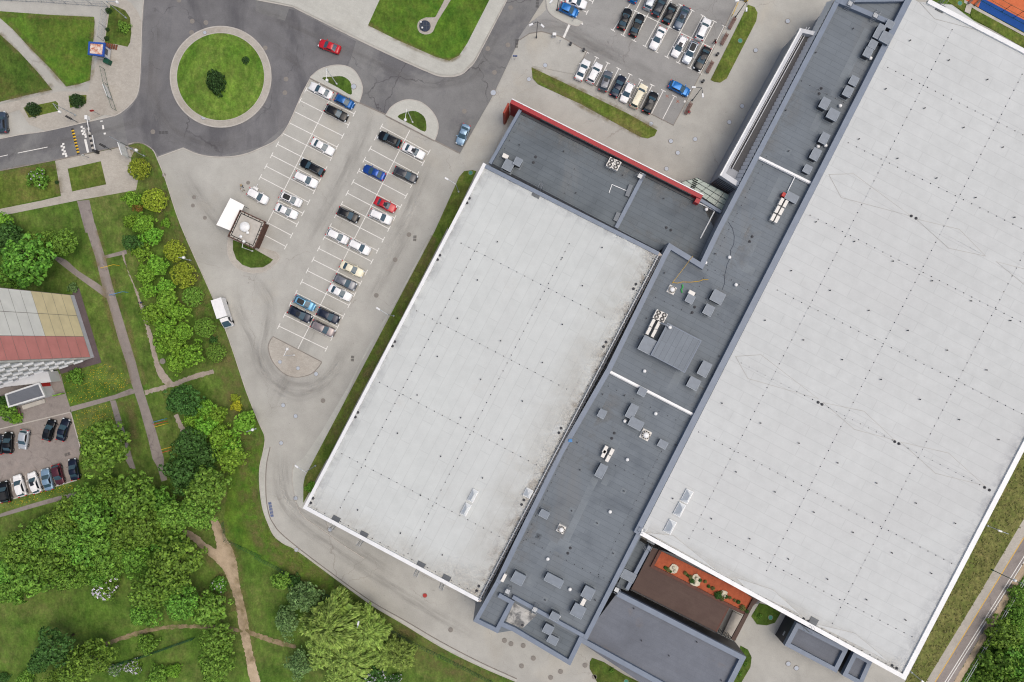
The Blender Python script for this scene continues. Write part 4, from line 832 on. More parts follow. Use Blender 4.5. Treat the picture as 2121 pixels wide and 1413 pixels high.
# lightning conductors: holders on a thin wire
def conductor(a, b, label, group, z, step=1.66, r=.09, h=.1):
    A, B = W3(a, z), W3(b, z); L = (B-A).length; n = max(2, int(L/step)); m = MB()
    for k in range(n+1):
        p = A.lerp(B, k/n); m.box((p.x,p.y,z+h/2), (r*2,r*2,h), -AX, .7)
    m.mat(1).tube([A+Vector((0,0,h+.02)),B+Vector((0,0,h+.02))], .008, 3)
    tag(m.build('lightning_conductor', ['holder','galvanised']), label, 'conductor', group)
GL, GR, GD = 'conductor lines on the left hall roof', 'conductor lines on the right hall roof', 'conductor lines on the dark roofs'
LL_ = 'thin conductor wire on black holders, one straight line across the left hall roof'; LR_ = 'thin conductor wire on black holders, one straight line across the right hall roof'
for a, b in (((992,504),(705,1052)),((1179,505),(845,1147)),((955,504),(1252,657)),((863,644),(1174,806)),((786,792),(1111,963)),((708,940),(1034,1111)),((996,352),(640,1040)),((640,1046),(984,1228)),((1012,346),(1355,524)),((1352,536),(1000,1225))): conductor(a, b, LL_, GL, ZL)
for a, b in (((1972,62),(1427,1116)),((2117,154),(1588,1182)),((2240,294),(1724,1291)),((1839,140),(2250,345)),((1757,296),(2200,515)),((1678,446),(2180,700)),((1610,601),(2150,874)),((1535,752),(2029,1004)),((1447,895),(1971,1167)),((1457,1096),(1889,1319)),((1930,14),(2180,142)),((1338,1106),(1868,1392)),((1876,1390),(2160,850))): conductor(a, b, LR_, GR, ZR)
LD_ = 'thin conductor wire on black holders, one straight line across a dark roof'
for a, b in (((1860,70),(1700,372)),((1660,168),(1765,222)),((1588,325),(1440,610)),((1340,608),(1430,650)),((1448,540),(1565,610)),((1462,618),(1525,700)),((1590,590),(1330,1088)),((1300,690),(1345,712)),((1260,800),(1400,870)),((1240,795),(1085,1120)),((1275,965),(1370,1010)),((1090,1118),(1240,1195)),((1370,935),(1240,1190)),((1320,1110),(1215,1310)),((1570,330),(1690,392)),((1240,1190),(1262,1205))): conductor(a, b, LD_, GD, ZD, 1.66, .08)
for a, b in (((1170,400),(1190,350)),((1085,240),(1025,342))): conductor(a, b, 'thin conductor wire on black holders, one line on the dark wing', 'conductor lines on the wing roof', ZWG, 1.66, .08)
# service pipes along the left hall's inner edge
for dx, lab, mt, r in ((0,'silver service pipe nearest the pale hall along its inner edge','galvanised',.13),(5,'dark service pipe nearest the spine along the left hall inner edge','pole_dark',.12)):
    m = MB(); A = W3((1363+dx,530), ZL+.45); B = W3((992+dx,1243), ZL+.45); m.tube([A,B], r, 8)
    for k in range(60): p = A.lerp(B, (k+.5)/60); m.box((p.x,p.y,ZL+.2), (.5,.08,.36), -AX)
    tag(m.build('service_pipe', mt), lab, 'pipe', 'service pipes along the hall edge')

# roof access ladders: steel plate and hooped ladder over the edge
def ladder(t_, x, y, label, z, side=1, rz=-AX, hoops=True):
    c = W((t_,x,y), z); o = empty('roof_ladder', (c[0],c[1],z), label, 'ladder', 'access ladders at the roof edges', rz)
    obj_of('platform', MB().box((0,0,.12), (1.55,1.35,.08)).mesh('platform','steel_grey'), o)
    m = MB(); y0 = -1.0*side
    for sx in (-.32,.32): m.tube([(sx,y0+.2*side,.1),(sx,y0,1.1),(sx,y0-.9*side,1.15),(sx,y0-1.1*side,.6),(sx,y0-1.1*side,-3.5)], .035, 5)
    for k in range(12): m.tube([(-.32,y0-1.1*side,.3-k*.32),(.32,y0-1.1*side,.3-k*.32)], .02, 4)
    obj_of('rail', m.mesh('rail','galvanised'), o)
    if hoops:
        m = MB()
        for k in range(3): m.tube([(.36*cos(a),y0-1.1*side-.36*side+.36*side*sin(a) if 0 else y0-1.1*side-.5*side*sin(a),-.2-k*.9) for a in [pi*i/8 for i in range(9)]], .022, 4)
        obj_of('hoop', m.mesh('hoop','galvanised'), o)
ladder(10,487,423,'leftmost access ladder on the left hall front edge',ZL); ladder(10,657,518,'second access ladder from the left on the left hall front edge',ZL); ladder(10,1005,702,'third access ladder from the left on the left hall front edge',ZL); ladder(10,1160,782,'rightmost access ladder on the left hall front edge',ZL)
ladder(3,152,1183,'access ladder over the dark wing from the left hall roof',ZL,-1); ladder(11,855,546,'access ladder at the corner of the right hall above the terrace recess',ZR); ladder(12,305,1042,'access ladder with hoops above the low dark annex',ZR); ladder(4,1078,52,'access ladder above the tennis court lawn',ZR,-1)
def steps_over(t_, x, y, label, z, rz=-AX):
    c = W((t_,x,y), z+.9); o = empty('crossover_ladder', (c[0],c[1],z), label, 'ladder', 'crossover ladders at the spine parapets', rz)
    m = MB()
    for sx in (-.4,.4): m.tube([(sx,-1.0,0),(sx,-.45,1.9),(sx,.45,1.9),(sx,1.0,0)], .04, 5)
    for k in range(5):
        f = k/5
        for sg in (-1,1): m.tube([(-.4,sg*(1-.5*f),1.6*f),(.4,sg*(1-.5*f),1.6*f)], .03, 4)
    obj_of('rail', m.mesh('rail','galvanised'), o); obj_of('tread', MB().box((0,0,.98), (.8,.8,.05)).mesh('tread','galvanised'), o)
steps_over(4,528,22,'left crossover ladder at the top spine parapet',ZD); steps_over(4,683,95,'right crossover ladder at the top spine parapet',ZD); steps_over(11,140,970,'crossover ladder beside the pale patch on the annex roof',ZD); steps_over(11,788,485,'crossover ladder from the spine to the right hall corner',ZD,-AX+pi/2); steps_over(11,640,850,'crossover ladder at the corner of the lower block',LZ2+.8); steps_over(10,1535,860,'crossover ladder at the lower left roof box',ZD); steps_over(3,782,1075,'crossover step over the dividing kerb of the wing',ZWG,-AX+pi/2)
m = MB().tube([W3((4,196,1072),ZD+.25), W3((4,143,1178),ZD+.25)], .11, 8); tag(m.build('white_pipe','cap_white'), 'straight white pipe from the upper dividing wall to the red box', 'pipe')
# ropes and cables lying on the spine
def rope(pts, z, r, mat, label, name='rope', cat='rope', jit=.12):
    random.seed(len(pts)*7+int(r*1000)); P = [W3(p, z) for p in pts]; Q = []
    for a, b in zip(P, P[1:]):
        n = max(2, int((b-a).length/1.2)); Q += [a.lerp(b,k/n)+Vector((random.uniform(-jit,jit),random.uniform(-jit,jit),r)) for k in range(n)]
    Q.append(P[-1]+Vector((0,0,r))); tag(MB().tube(Q, r, 5).build(name, mat), label, cat)
rope(T(7,1105,178,985,335,978,345), ZD+.8, .05, 'rope_yellow', 'yellow rope stretched from the parapet notch down to the fan', jit=.02)
rope(T(7,980,342,1040,338,1140,330,1198,322), ZD, .07, 'rope_yellow', 'yellow rope lying across the spine to the right of the fan')
rope(T(7,1038,352,1045,370,1032,385,1038,402), ZD, .14, 'rope_green', 'crumpled strip of green netting beside the fan', 'netting', 'netting')
rope(T(7,1285,380,1328,190,1360,60,1320,-30), ZD, .035, 'cable', 'thin dark cable running up the spine from the large square vent box', 'cable', 'cable', .2) if 'cable' in M else None
m = MB(); bp = W((7,358,1303), ZD+.8); m.prism([(bp[0]-.4,bp[1]-.25),(bp[0]+.35,bp[1]-.3),(bp[0]+.3,bp[1]+.3),(bp[0]-.35,bp[1]+.25)], ZD+.75, ZD+.95)
tag(m.build('bucket', 'blue_metal'), 'small bright blue tub on the left spine parapet', 'tub')
# planting in the terracotta bed
random.seed(11)
for t_, x, y, r, lab in ((11,988,725,30,'leftmost pale boulder ring in the terracotta bed'),(11,1122,795,36,'middle and largest pale boulder ring in the terracotta bed'),(11,1292,878,26,'rightmost pale boulder ring in the terracotta bed')):
    c = W((t_,x,y), TZ); R_ = r/ZF/PXM*.96; m = MB()
    n = 14; pts = [(c[0]+R_*random.uniform(.8,1.1)*cos(2*pi*k/n), c[1]+R_*random.uniform(.85,1.2)*sin(2*pi*k/n)) for k in range(n)]
    m.prism(pts, TZ-.21, TZ-.02)
    for k in range(2): m.dome((c[0]+random.uniform(-.3,.3)*R_, c[1]+(.35-.7*k)*R_, TZ-.05), R_*.36, .35, 10, 4)
    tag(m.build('stone_feature', 'stone'), lab, 'boulders', 'boulder rings in the planting bed')
# ------------------------------------------------------------------ cars
def car_paint(name, c, metal=.35):
    t = NT(name); b = t.b; b.inputs['Coat Weight'].default_value = .3; b.inputs['Coat Roughness'].default_value = .06
    M[name] = t.done(t.vary(c, t.noise(t.coord(), 2.0), .05), .3, metal, .4)
for n_, c in dict(white=(238,239,240), cream=(232,226,200), silver=(196,203,210), grey=(112,116,124), darkgrey=(50,54,62), black=(12,15,20), navy=(18,30,52), blue=(20,92,160), royal=(24,74,158), sky=(110,170,205), iceblue=(140,170,195), red=(190,20,38), burgundy=(88,40,52), taupe=(138,130,132), slate=(72,86,104), brightblue=(20,110,185)).items():
    car_paint('paint_'+n_, S(*c), 0 if n_ in ('white','cream','red') else .4)
KIND = {  # L, W, H, hood z, belt z, tail z, screen base x, roof front x, roof rear x, rear glass base x
 'saloon': (4.6,1.80,1.45,.80,.93,.97, 1.02,.12,-.92,-1.68), 'hatch': (4.2,1.78,1.50,.84,.95,.97, 1.05,.18,-1.38,-1.93),
 'estate': (4.75,1.84,1.52,.84,.96,1.0, 1.06,.18,-1.72,-2.22), 'suv': (4.6,1.88,1.70,.98,1.10,1.10, 1.08,.25,-1.66,-2.12), 'van': (4.7,1.86,1.85,1.02,1.12,1.12, 1.35,.62,-2.05,-2.27)}
CM = {}
def car_meshes(kind):
    if kind in CM: return CM[kind]
    L, Wd, Hh, zh, zb, zt, xs, rf, rr, xr = KIND[kind]; hl, hw = L/2, Wd/2; d = {}
    st = [(-hl,.50*zt+.1,.80),(-hl+.05,.78*zt,.88),(-hl+.16,.96*zt,.94),(-hl+.45,zt,.985),(xr+.02,zt+.005,1.0),(-.6,zb+.02,1.0),(.1,zb,1.0),(xs,zb-.01,1.0),(xs+.35,zh+.05,.99),(xs+.75,zh,.97),(hl-.35,zh-.07,.92),(hl-.12,zh-.17,.84),(hl-.03,zh-.30,.76),(hl,zh-.42,.70)]
    st = sorted(st); rows = []
    for x, z, w in st:
        w *= hw; zb0 = .2 if abs(x) < hl-.3 else .28
        rows.append([(x,y,zz) for y, zz in ((0,zb0),(w*.86,zb0),(w*.97,zb0+.12),(w,.52*z+.08),(w*.975,z-.12),(w*.91,z-.03),(w*.78,z),(w*.4,z+.025),(0,z+.035),(-w*.4,z+.025),(-w*.78,z),(-w*.91,z-.03),(-w*.975,z-.12),(-w,.52*z+.08),(-w*.97,zb0+.12),(-w*.86,zb0))])
    m = MB(); n = 16
    m.add([v for r in rows for v in r], [(i*n+k,i*n+(k+1)%n,(i+1)*n+(k+1)%n,(i+1)*n+k) for i in range(len(rows)-1) for k in range(n)], True)
    m.add(rows[0], [list(range(n))]); m.add(rows[-1], [list(range(n))])
    bw, tw = hw*.91, hw*.74
    base = [(xs,-bw*.55),(xs-.10,-bw*.92),(xs-.45,-bw),(xr+.5,-bw),(xr+.08,-bw*.9),(xr,-bw*.5)]; base += [(x,-y) for x,y in base[::-1]]
    top = [(rf,-tw*.55),(rf-.05,-tw*.92),(rf-.25,-tw),(rr+.3,-tw),(rr+.05,-tw*.92),(rr,-tw*.5)]; top += [(x,-y) for x,y in top[::-1]]
    zt_ = Hh-.06; zz = zb-.02; N = len(base)
    b3 = [Vector((x,y,zz)) for x,y in base]; t3 = [Vector((x,y,zt_)) for x,y in top]
    m.add(b3+t3, [(i,(i+1)%N,N+(i+1)%N,N+i) for i in range(N)], False)
    cx = (rf+rr)/2
    in_ = [Vector((cx+(x-cx)*.82,y*.72,Hh-.01)) for x,y in top]
    m.add(t3+in_+[Vector((cx,0,Hh+.02))], [(i,(i+1)%N,N+(i+1)%N,N+i) for i in range(N)]+[(N+i,N+(i+1)%N,2*N) for i in range(N)], True)
    d['body'] = m
    def pane(idx, f0, f1, e=.012, sh=.06):
        """glass between greenhouse edge vertices idx, from height fraction f0 to f1"""
        lo = [b3[i].lerp(t3[i], f0) for i in idx]; hi = [b3[i].lerp(t3[i], f1) for i in idx]; c = sum(lo+hi, Vector())/(2*len(lo))
        nrm = (lo[-1]-lo[0]).cross(hi[0]-lo[0]).normalized()
        if nrm.dot(c-Vector((cx,0,c.z))) < 0: nrm = -nrm
        P = [c+(p-c)*(1-sh)+nrm*e for p in lo+hi]; k = len(lo)
        return MB().add(P, [(i,i+1,k+i+1,k+i) for i in range(k-1)])
    d['windscreen'] = pane([10,11,0,1], .03, .98, .015, .02); d['rear_window'] = pane([4,5,6,7], .08, .97, .015, .03)
    g = []
    for ids in ((2,3),(9,8)):
        g.append(pane(list(ids), .2, .93, .015, .02))
    d['side_window'] = g
    mm = []
    for sy in (-1,1):
        m = MB(); m.box((xs-.28,sy*(hw+.09),zb+.03), (.14,.22,.15)); mm.append(m)
    d['mirror'] = mm
    hm, tm = [], []
    for sy in (-1,1):
        m = MB(); m.box((hl-.20,sy*hw*.66,zh-.20), (.34,.36,.14), -sy*.35, .8); hm.append(m)
        m = MB(); m.box((-hl+.10,sy*hw*.76,zt-.16), (.16,.34,.26), sy*.25, .9); tm.append(m)
    d['headlight'] = hm; d['tail_light'] = tm
    ws = []
    r = .32 if kind in ('saloon','hatch','estate') else .36
    for wx in (hl-.86,-hl+.82):
        for sy in (-1,1):
            m = MB(); ring = [[(wx+rr_*cos(2*pi*k/16), sy*(hw-.01-yy), r+rr_*sin(2*pi*k/16)) for k in range(16)] for rr_, yy in ((r*.62,0.0),(r*.95,-.015),(r,.04),(r,.2))]
            for a, b_, mi in ((0,1,0),(1,2,0),(2,3,0)): m.mat(mi).add(ring[a]+ring[b_], [(k,(k+1)%16,16+(k+1)%16,16+k) for k in range(16)])
            m.mat(1).add(ring[0], [list(range(16))]); ws.append(m)
    d['wheel'] = ws
    m = MB()
    for sy in (-1,1): m.tube([(rf-.2,sy*tw*.9,Hh-.02),(rf-.3,sy*tw*.9,Hh+.05),(rr+.35,sy*tw*.9,Hh+.05),(rr+.25,sy*tw*.9,Hh-.02)], .025, 5)
    d['roof_rail'] = [m]
    k_ = [Vector((cx+(x-cx)*.84,y*.78,Hh+.004)) for x,y in top]; m = MB().add(k_+[Vector((cx,0,Hh+.032))], [(i,(i+1)%N,N) for i in range(N)], True); d['roof_panel'] = [m]
    m = MB(); m.box((cx+.55,0,Hh+.035), (.75,tw*1.15,.03), 0, .96); d['sunroof'] = [m]
    m = MB(); m.box((rr-.05,0,Hh-.06), (.28,tw*1.7,.05), 0, .95); d['spoiler'] = [m]
    out = {}
    mats = dict(body='paint_white', windscreen='car_glass', rear_window='car_glass', side_window='tinted', mirror='plastic_black', headlight='headlamp', tail_light='tail_lamp', wheel=['tyre','rim'], roof_rail='galvanised', roof_panel='plastic_black', sunroof='tinted', spoiler='plastic_black')
    for k, v in d.items(): out[k] = [x.mesh(k, mats[k]) for x in (v if isinstance(v, list) else [v])]
    CM[kind] = out; return out
def car(t_, xr_, yr_, xf_, yf_, kind, colour, label, ex='', group='cars in the big car park', z=.03):
    a = Vector(W((t_,xr_,yr_), .8)); b = Vector(W((t_,xf_,yf_), .8)); c = (a+b)/2; h = atan2(b.y-a.y, b.x-a.x)
    L = KIND[kind][0]; s = max(.94, min(1.1, (b-a).length/L))
    o = empty('car', (c.x,c.y,z), label, 'car', group, h); mm = car_meshes(kind)
    for k, ms in mm.items():
        if k == 'roof_rail' and 'r' not in ex: continue
        if k == 'roof_panel' and 'b' not in ex: continue
        if k == 'sunroof' and 's' not in ex: continue
        if k == 'spoiler' and kind not in ('hatch','suv'): continue
        for me in ms:
            p = obj_of(k, me, o, (0,0,0), 0, (s,1.0,1.0))
            if k in ('body','mirror','spoiler'): p.material_slots[0].link = 'OBJECT'; p.material_slots[0].material = M['paint_'+colour]
    return o
G1, G2, G3, G4 = 'cars in the big car park', 'cars in the upper car park', 'cars in the small yard', None
car(2,466,588,326,516,'saloon','white','white saloon in the topmost bay against the left planted island','',G1)
car(2,484,590,596,648,'hatch','blue','mid blue hatchback in the first bay right of the topmost white saloon','',G1)
car(2,424,656,557,722,'estate','black','black estate parked nose to the lane just below the mid blue hatchback','',G1)
car(2,340,858,472,930,'saloon','white','white saloon alone between the black estate and a black car with roof rails','',G1)
car(2,413,1058,270,982,'estate','black','black estate with silver rails, tail to the lane, above a white car with rails','r',G1)
car(2,238,1064,372,1128,'suv','white','white SUV with roof rails directly below the black estate with rails','r',G1)
car(2,148,1184,276,1244,'hatch','white','white hatchback with a black roof near the kiosk','b',G1)
car(2,120,1258,250,1318,'saloon','white','white saloon next to the black roofed hatchback near the kiosk','',G1)
car(2,-46,1165,70,1228,'suv','white','white car right above the kiosk with two people standing at its tail','',G1)
car(2,882,882,748,818,'suv','black','black SUV parked tail to the centre line at the top of the right hand block','r',G1)
car(2,895,888,1026,954,'saloon','white','white saloon in the topmost bay right of the centre line below the second planted island','s',G1)
car(2,786,1082,654,1020,'saloon','royal','royal blue saloon in the left bays of the right hand block','',G1)
car(2,842,1036,982,1098,'suv','darkgrey','dark grey SUV across the centre line from the royal blue saloon','r',G1)
car(2,726,1218,852,1280,'saloon','red','red saloon parked in the middle of the right hand block','s',G1)
car(2,500,1282,626,1340,'suv','black','black SUV with roof rails left of the red saloon across the centre line','r',G1)
car(2,697,1294,826,1350,'suv','white','white SUV with roof rails in the bay below the red saloon','r',G1)
car(6,434,26,560,88,'hatch','white','white hatchback with red tail lamps left of the centre line, below the black SUV','',G1)
car(6,570,92,694,154,'suv','white','white SUV with rails across the centre line, just below right of the white hatchback','r',G1)
car(6,516,224,654,290,'saloon','cream','cream saloon above the grey SUV in the lower right bays','',G1)
car(6,480,306,610,370,'suv','grey','mid grey SUV between the cream saloon and a white saloon','r',G1)
car(6,444,366,580,436,'saloon','white','white saloon in the bay below the mid grey SUV','',G1)
car(6,234,434,360,498,'hatch','sky','light blue hatchback with a black roof in the lower left bays','b',G1)
car(6,202,500,336,568,'suv','navy','dark navy SUV in the bay below the light blue hatchback','s',G1)
car(6,376,510,506,574,'suv','navy','dark navy SUV across the centre line, above the brown grey SUV','',G1)
car(6,340,586,480,654,'suv','taupe','brown grey SUV with roof rails in the lowest occupied bay','r',G1)
car(2,512,308,383,258,'saloon','red','red saloon driving on the asphalt right of the roundabout','',None,.1)
car(2,1288,760,1238,882,'saloon','iceblue','pale ice blue saloon standing at the end of the asphalt road','',None,.1)
car(1,16,810,8,682,'suv','slate','slate blue SUV cut by the left edge of the photo above the entry road','s',None,.06)
car(3,340,-6,446,30,'saloon','white','white saloon cut by the top edge beside the bright blue hatchback','',G2,.1)
car(3,292,36,404,86,'hatch','brightblue','bright blue hatchback in the second bay of the upper car park\'s left corner','',G2,.1)
car(3,720,-30,790,6-20,'hatch','blue','blue car only just showing at the top edge of the photo','',G2,.1) if 0 else None
car(3,733,14,790,-110,'hatch','brightblue','bright blue car only just showing at the top edge of the photo','',G2,.1)
car(3,824,60,875,-60,'suv','silver','silver white SUV cut by the top edge of the photo','r',G2,.1)
car(3,872,98,932,-22,'hatch','darkgrey','dark grey hatchback between the cut silver SUV and a black hatchback','',G2,.1)
car(3,936,142,992,22,'hatch','black','black hatchback with a glass roof, second from the right in the upper row','s',G2,.1)
car(3,1068,42,1004,176,'saloon','slate','slate saloon at the right end of the closed run in the upper row','s',G2,.1)
car(3,664,180,716,50,'saloon','black','black saloon with a sunroof at the left end of the lower bays','s',G2,.1)
car(3,734,222,792,84,'saloon','black','plain black saloon second in the lower bays','b',G2,.1)
car(3,924,168,858,298,'saloon','white','white saloon alone in the middle of the lower bays','',G2,.1)
car(3,1138,244,1198,114,'suv','white','white SUV with silver rails in the right hand upper bays','r',G2,.1)
car(3,1056,222,990,344,'hatch','white','white hatchback with a dark tinted sunroof beside the silver car','s',G2,.1)
car(3,1120,254,1058,384,'estate','silver','silver car with a black roof between a white and a black car','b',G2,.1)
car(3,1202,280,1122,434,'saloon','black','glossy black saloon at the right end of the lower bays beside the benches','s',G2,.1)
car(3,404,488,462,364,'saloon','white','white saloon at the left end of the row along the grass strip','',G2,.1)
car(3,474,506,536,388,'suv','white','white SUV second from the left in the row along the grass strip','r',G2,.1)
car(3,552,556,594,434,'suv','grey','grey SUV with a black roof third in the row along the grass strip','s',G2,.1)
car(3,618,590,680,460,'saloon','navy','dark navy saloon fourth in the row along the grass strip','',G2,.1)
car(3,730,506,678,622,'hatch','white','white hatchback with its nose to the grass strip','',G2,.1)
car(3,738,660,812,514,'van','cream','beige people carrier with a pale roof in the row along the grass strip','r',G2,.1)
car(3,816,690,874,562,'suv','black','black SUV at the right end of the row along the grass strip','s',G2,.1)
car(3,960,508,1084,570,'hatch','brightblue','bright blue hatchback driving in the lane of the upper car park','',None,.1)
ZY = ZC[0]+.002
for a in ((5,282,1304,318,1176,'hatch','black','black hatchback left of the dark blue saloon at the top of the small yard','s'),(5,366,1304,404,1170,'saloon','navy','dark blue saloon at the top right of the small yard',''),(5,46,1384,50,1252,'saloon','black','black saloon left of the silver hatchback in the small yard',''),(5,152,1238,134,1356,'hatch','silver','silver hatchback facing down in the small yard',''),
    (5,-14,1384,-2,1270,'hatch','darkgrey','dark car almost wholly beyond the left edge of the small yard',''),(9,42,318,18,188,'suv','black','black SUV at the left end of the yard row against the dandelion verge','b'),(9,140,282,98,150,'hatch','white','left of the two white hatchbacks in the yard row',''),(9,232,262,186,134,'hatch','white','right of the two white hatchbacks in the yard row','s'),(9,304,244,268,112,'saloon','iceblue','light steel blue saloon in the yard row',''),(9,338,86,370,210,'hatch','burgundy','burgundy hatchback in the yard row',''),(9,462,180,436,52,'saloon','navy','dark navy saloon partly under the tree at the right end of the yard row','')):
    car(*a[:7], a[7], a[8], G3, ZY)
# white box truck
a, b = Vector(W((5,1340,440),1)), Vector(W((5,1396,612),1)); h = atan2(b.y-a.y,b.x-a.x); c = (a+b)/2
tr = empty('truck', (c.x,c.y,.03), 'white box truck parked along the left kerb with its cab towards the bottom', 'truck', None, h)
obj_of('cargo_box', MB().box((-.95,0,1.75), (3.75,2.05,2.1)).box((-.95,0,2.83), (3.8,2.1,.06)).mesh('cargo_box','paint_white'), tr)
m = MB(); cb = [(.98,-.95,.45),(2.95,-.95,.45),(2.95,.95,.45),(.98,.95,.45),(.98,-.95,1.3),(2.85,-.9,1.15),(2.85,.9,1.15),(.98,.95,1.3),(1.05,-.8,2.2),(1.75,-.78,2.15),(1.75,.78,2.15),(1.05,.8,2.2)]
m.add(cb, [(0,1,5,4),(1,2,6,5),(2,3,7,6),(3,0,4,7),(4,5,9,8),(5,6,10,9),(6,7,11,10),(7,4,8,11),(8,9,10,11),(3,2,1,0)]); obj_of('cab', m.mesh('cab','paint_white'), tr)
ws = [Vector((2.82,-.82,1.2)),Vector((2.82,.82,1.2)),Vector((1.82,.70,2.12)),Vector((1.82,-.70,2.12))]; nn = Vector((.65,0,.75))*.03; obj_of('windscreen', MB().poly3([p+nn for p in ws]).mesh('windscreen','car_glass'), tr)
for sy in (-1,1):
    obj_of('side_window', MB().poly3([(1.1,sy*.95,1.38),(2.3,sy*.94,1.3),(1.75,sy*.84,2.02),(1.12,sy*.85,2.08)]).mesh('side_window','tinted'), tr)
    obj_of('mirror', MB().box((2.2,sy*1.15,1.45), (.12,.25,.35)).mesh('mirror','plastic_black'), tr); obj_of('headlight', MB().box((2.9,sy*.7,.85), (.16,.35,.2)).mesh('headlight','headlamp'), tr); obj_of('tail_light', MB().box((-2.83,sy*.9,.8), (.05,.15,.3)).mesh('tail_light','tail_lamp'), tr)
    for wx in (2.1,-1.9):
        m = MB(); m.tube([(wx,sy*.98,.4),(wx,sy*.74,.4)], .4, 14); obj_of('wheel', m.mesh('wheel','tyre'), tr)
obj_of('chassis', MB().box((-.4,0,.55), (4.8,.9,.25)).mesh('chassis','steel_grey'), tr)
# small open trailer hitched to the white car by the kiosk
c = Vector(W((2,-18,1172),.6))

# ------------------------------------------------------------------ trees and shrubs
def leaf_mat(name, c1, c2, hue=.03):
    t = NT(name); v = t.coord(); oi = t.n.new('ShaderNodeObjectInfo')
    g = t.n.new('ShaderNodeNewGeometry')
    col = t.mix(c1, c2, t.ramp(g.outputs['Random Per Island'], [(0,(0,0,0,1)),(1,(1,1,1,1))]))
    col = t.vary(col, t.noise(v, 6.0, 3), .52); col = t.vary(col, t.noise(v, 1.6, 2), .12)
    hs = t.n.new('ShaderNodeHueSaturation'); mr = t.n.new('ShaderNodeMapRange'); mr.inputs[3].default_value = .85; mr.inputs[4].default_value = 1.18
    t.l.new(oi.outputs['Random'], mr.inputs[0]); t.l.new(mr.outputs[0], hs.inputs['Value'])
    m2 = t.n.new('ShaderNodeMapRange'); m2.inputs[3].default_value = .5-hue; m2.inputs[4].default_value = .5+hue*.12
    t.l.new(oi.outputs['Random'], m2.inputs[0]); t.l.new(m2.outputs[0], hs.inputs['Hue']); t.l.new(col, hs.inputs['Color'])
    M[name] = t.done(hs.outputs[0], .65, 0, .25)
    tr_ = t.n.new('ShaderNodeBsdfTranslucent'); t.l.new(hs.outputs[0], tr_.inputs[0]); mx = t.n.new('ShaderNodeMixShader'); mx.inputs[0].default_value = .12
    t.l.new(t.b.outputs[0], mx.inputs[1]); t.l.new(tr_.outputs[0], mx.inputs[2]); t.l.new(mx.outputs[0], t.n['Material Output'].inputs[0])
leaf_mat('leaf_maple', S(84,136,50), S(120,172,64)); leaf_mat('leaf_fresh', S(98,160,48), S(130,186,64)); leaf_mat('leaf_globe', S(136,162,46), S(166,184,62), .01)
leaf_mat('leaf_globe_green', S(101,149,55), S(128,167,66), .01); leaf_mat('leaf_willow', S(118,152,64), S(152,178,88), .01); leaf_mat('leaf_birch', S(96,133,75), S(126,161,98), .01); leaf_mat('leaf_dark', S(58,98,44), S(80,124,56), .01)
leaf_mat('leaf_yellow', S(172,180,44), S(196,196,60), .01); leaf_mat('leaf_rust', S(120,98,44), S(142,116,58), .01); leaf_mat('leaf_thuja', S(46,75,39), S(64,96,48), .01); leaf_mat('blossom', S(206,200,222), S(228,226,236), 0); leaf_mat('dandelion', S(222,190,40), S(240,205,50), 0); leaf_mat('leaf_sedge', S(112,118,62), S(142,140,88), .01)
plain('bark', S(84,70,58), .9, 0, .2, .2, 3); plain('bark_pale', S(200,198,188), .9, 0, .2, .2, 3)
def leaf(m, p, n, u, a, b):
    n = n.normalized(); u = (u-n*u.dot(n))
    if u.length < 1e-3: u = n.orthogonal()
    u.normalize(); w = n.cross(u)
    m.add([p-u*a, p+w*b+n*.04*a, p+u*a, p-w*b+n*.04*a], [(0,1,2,3)])
def rnd3(): 
    while True:
        v = Vector((random.uniform(-1,1),random.uniform(-1,1),random.uniform(-1,1)))
        if .05 < v.length < 1: return v
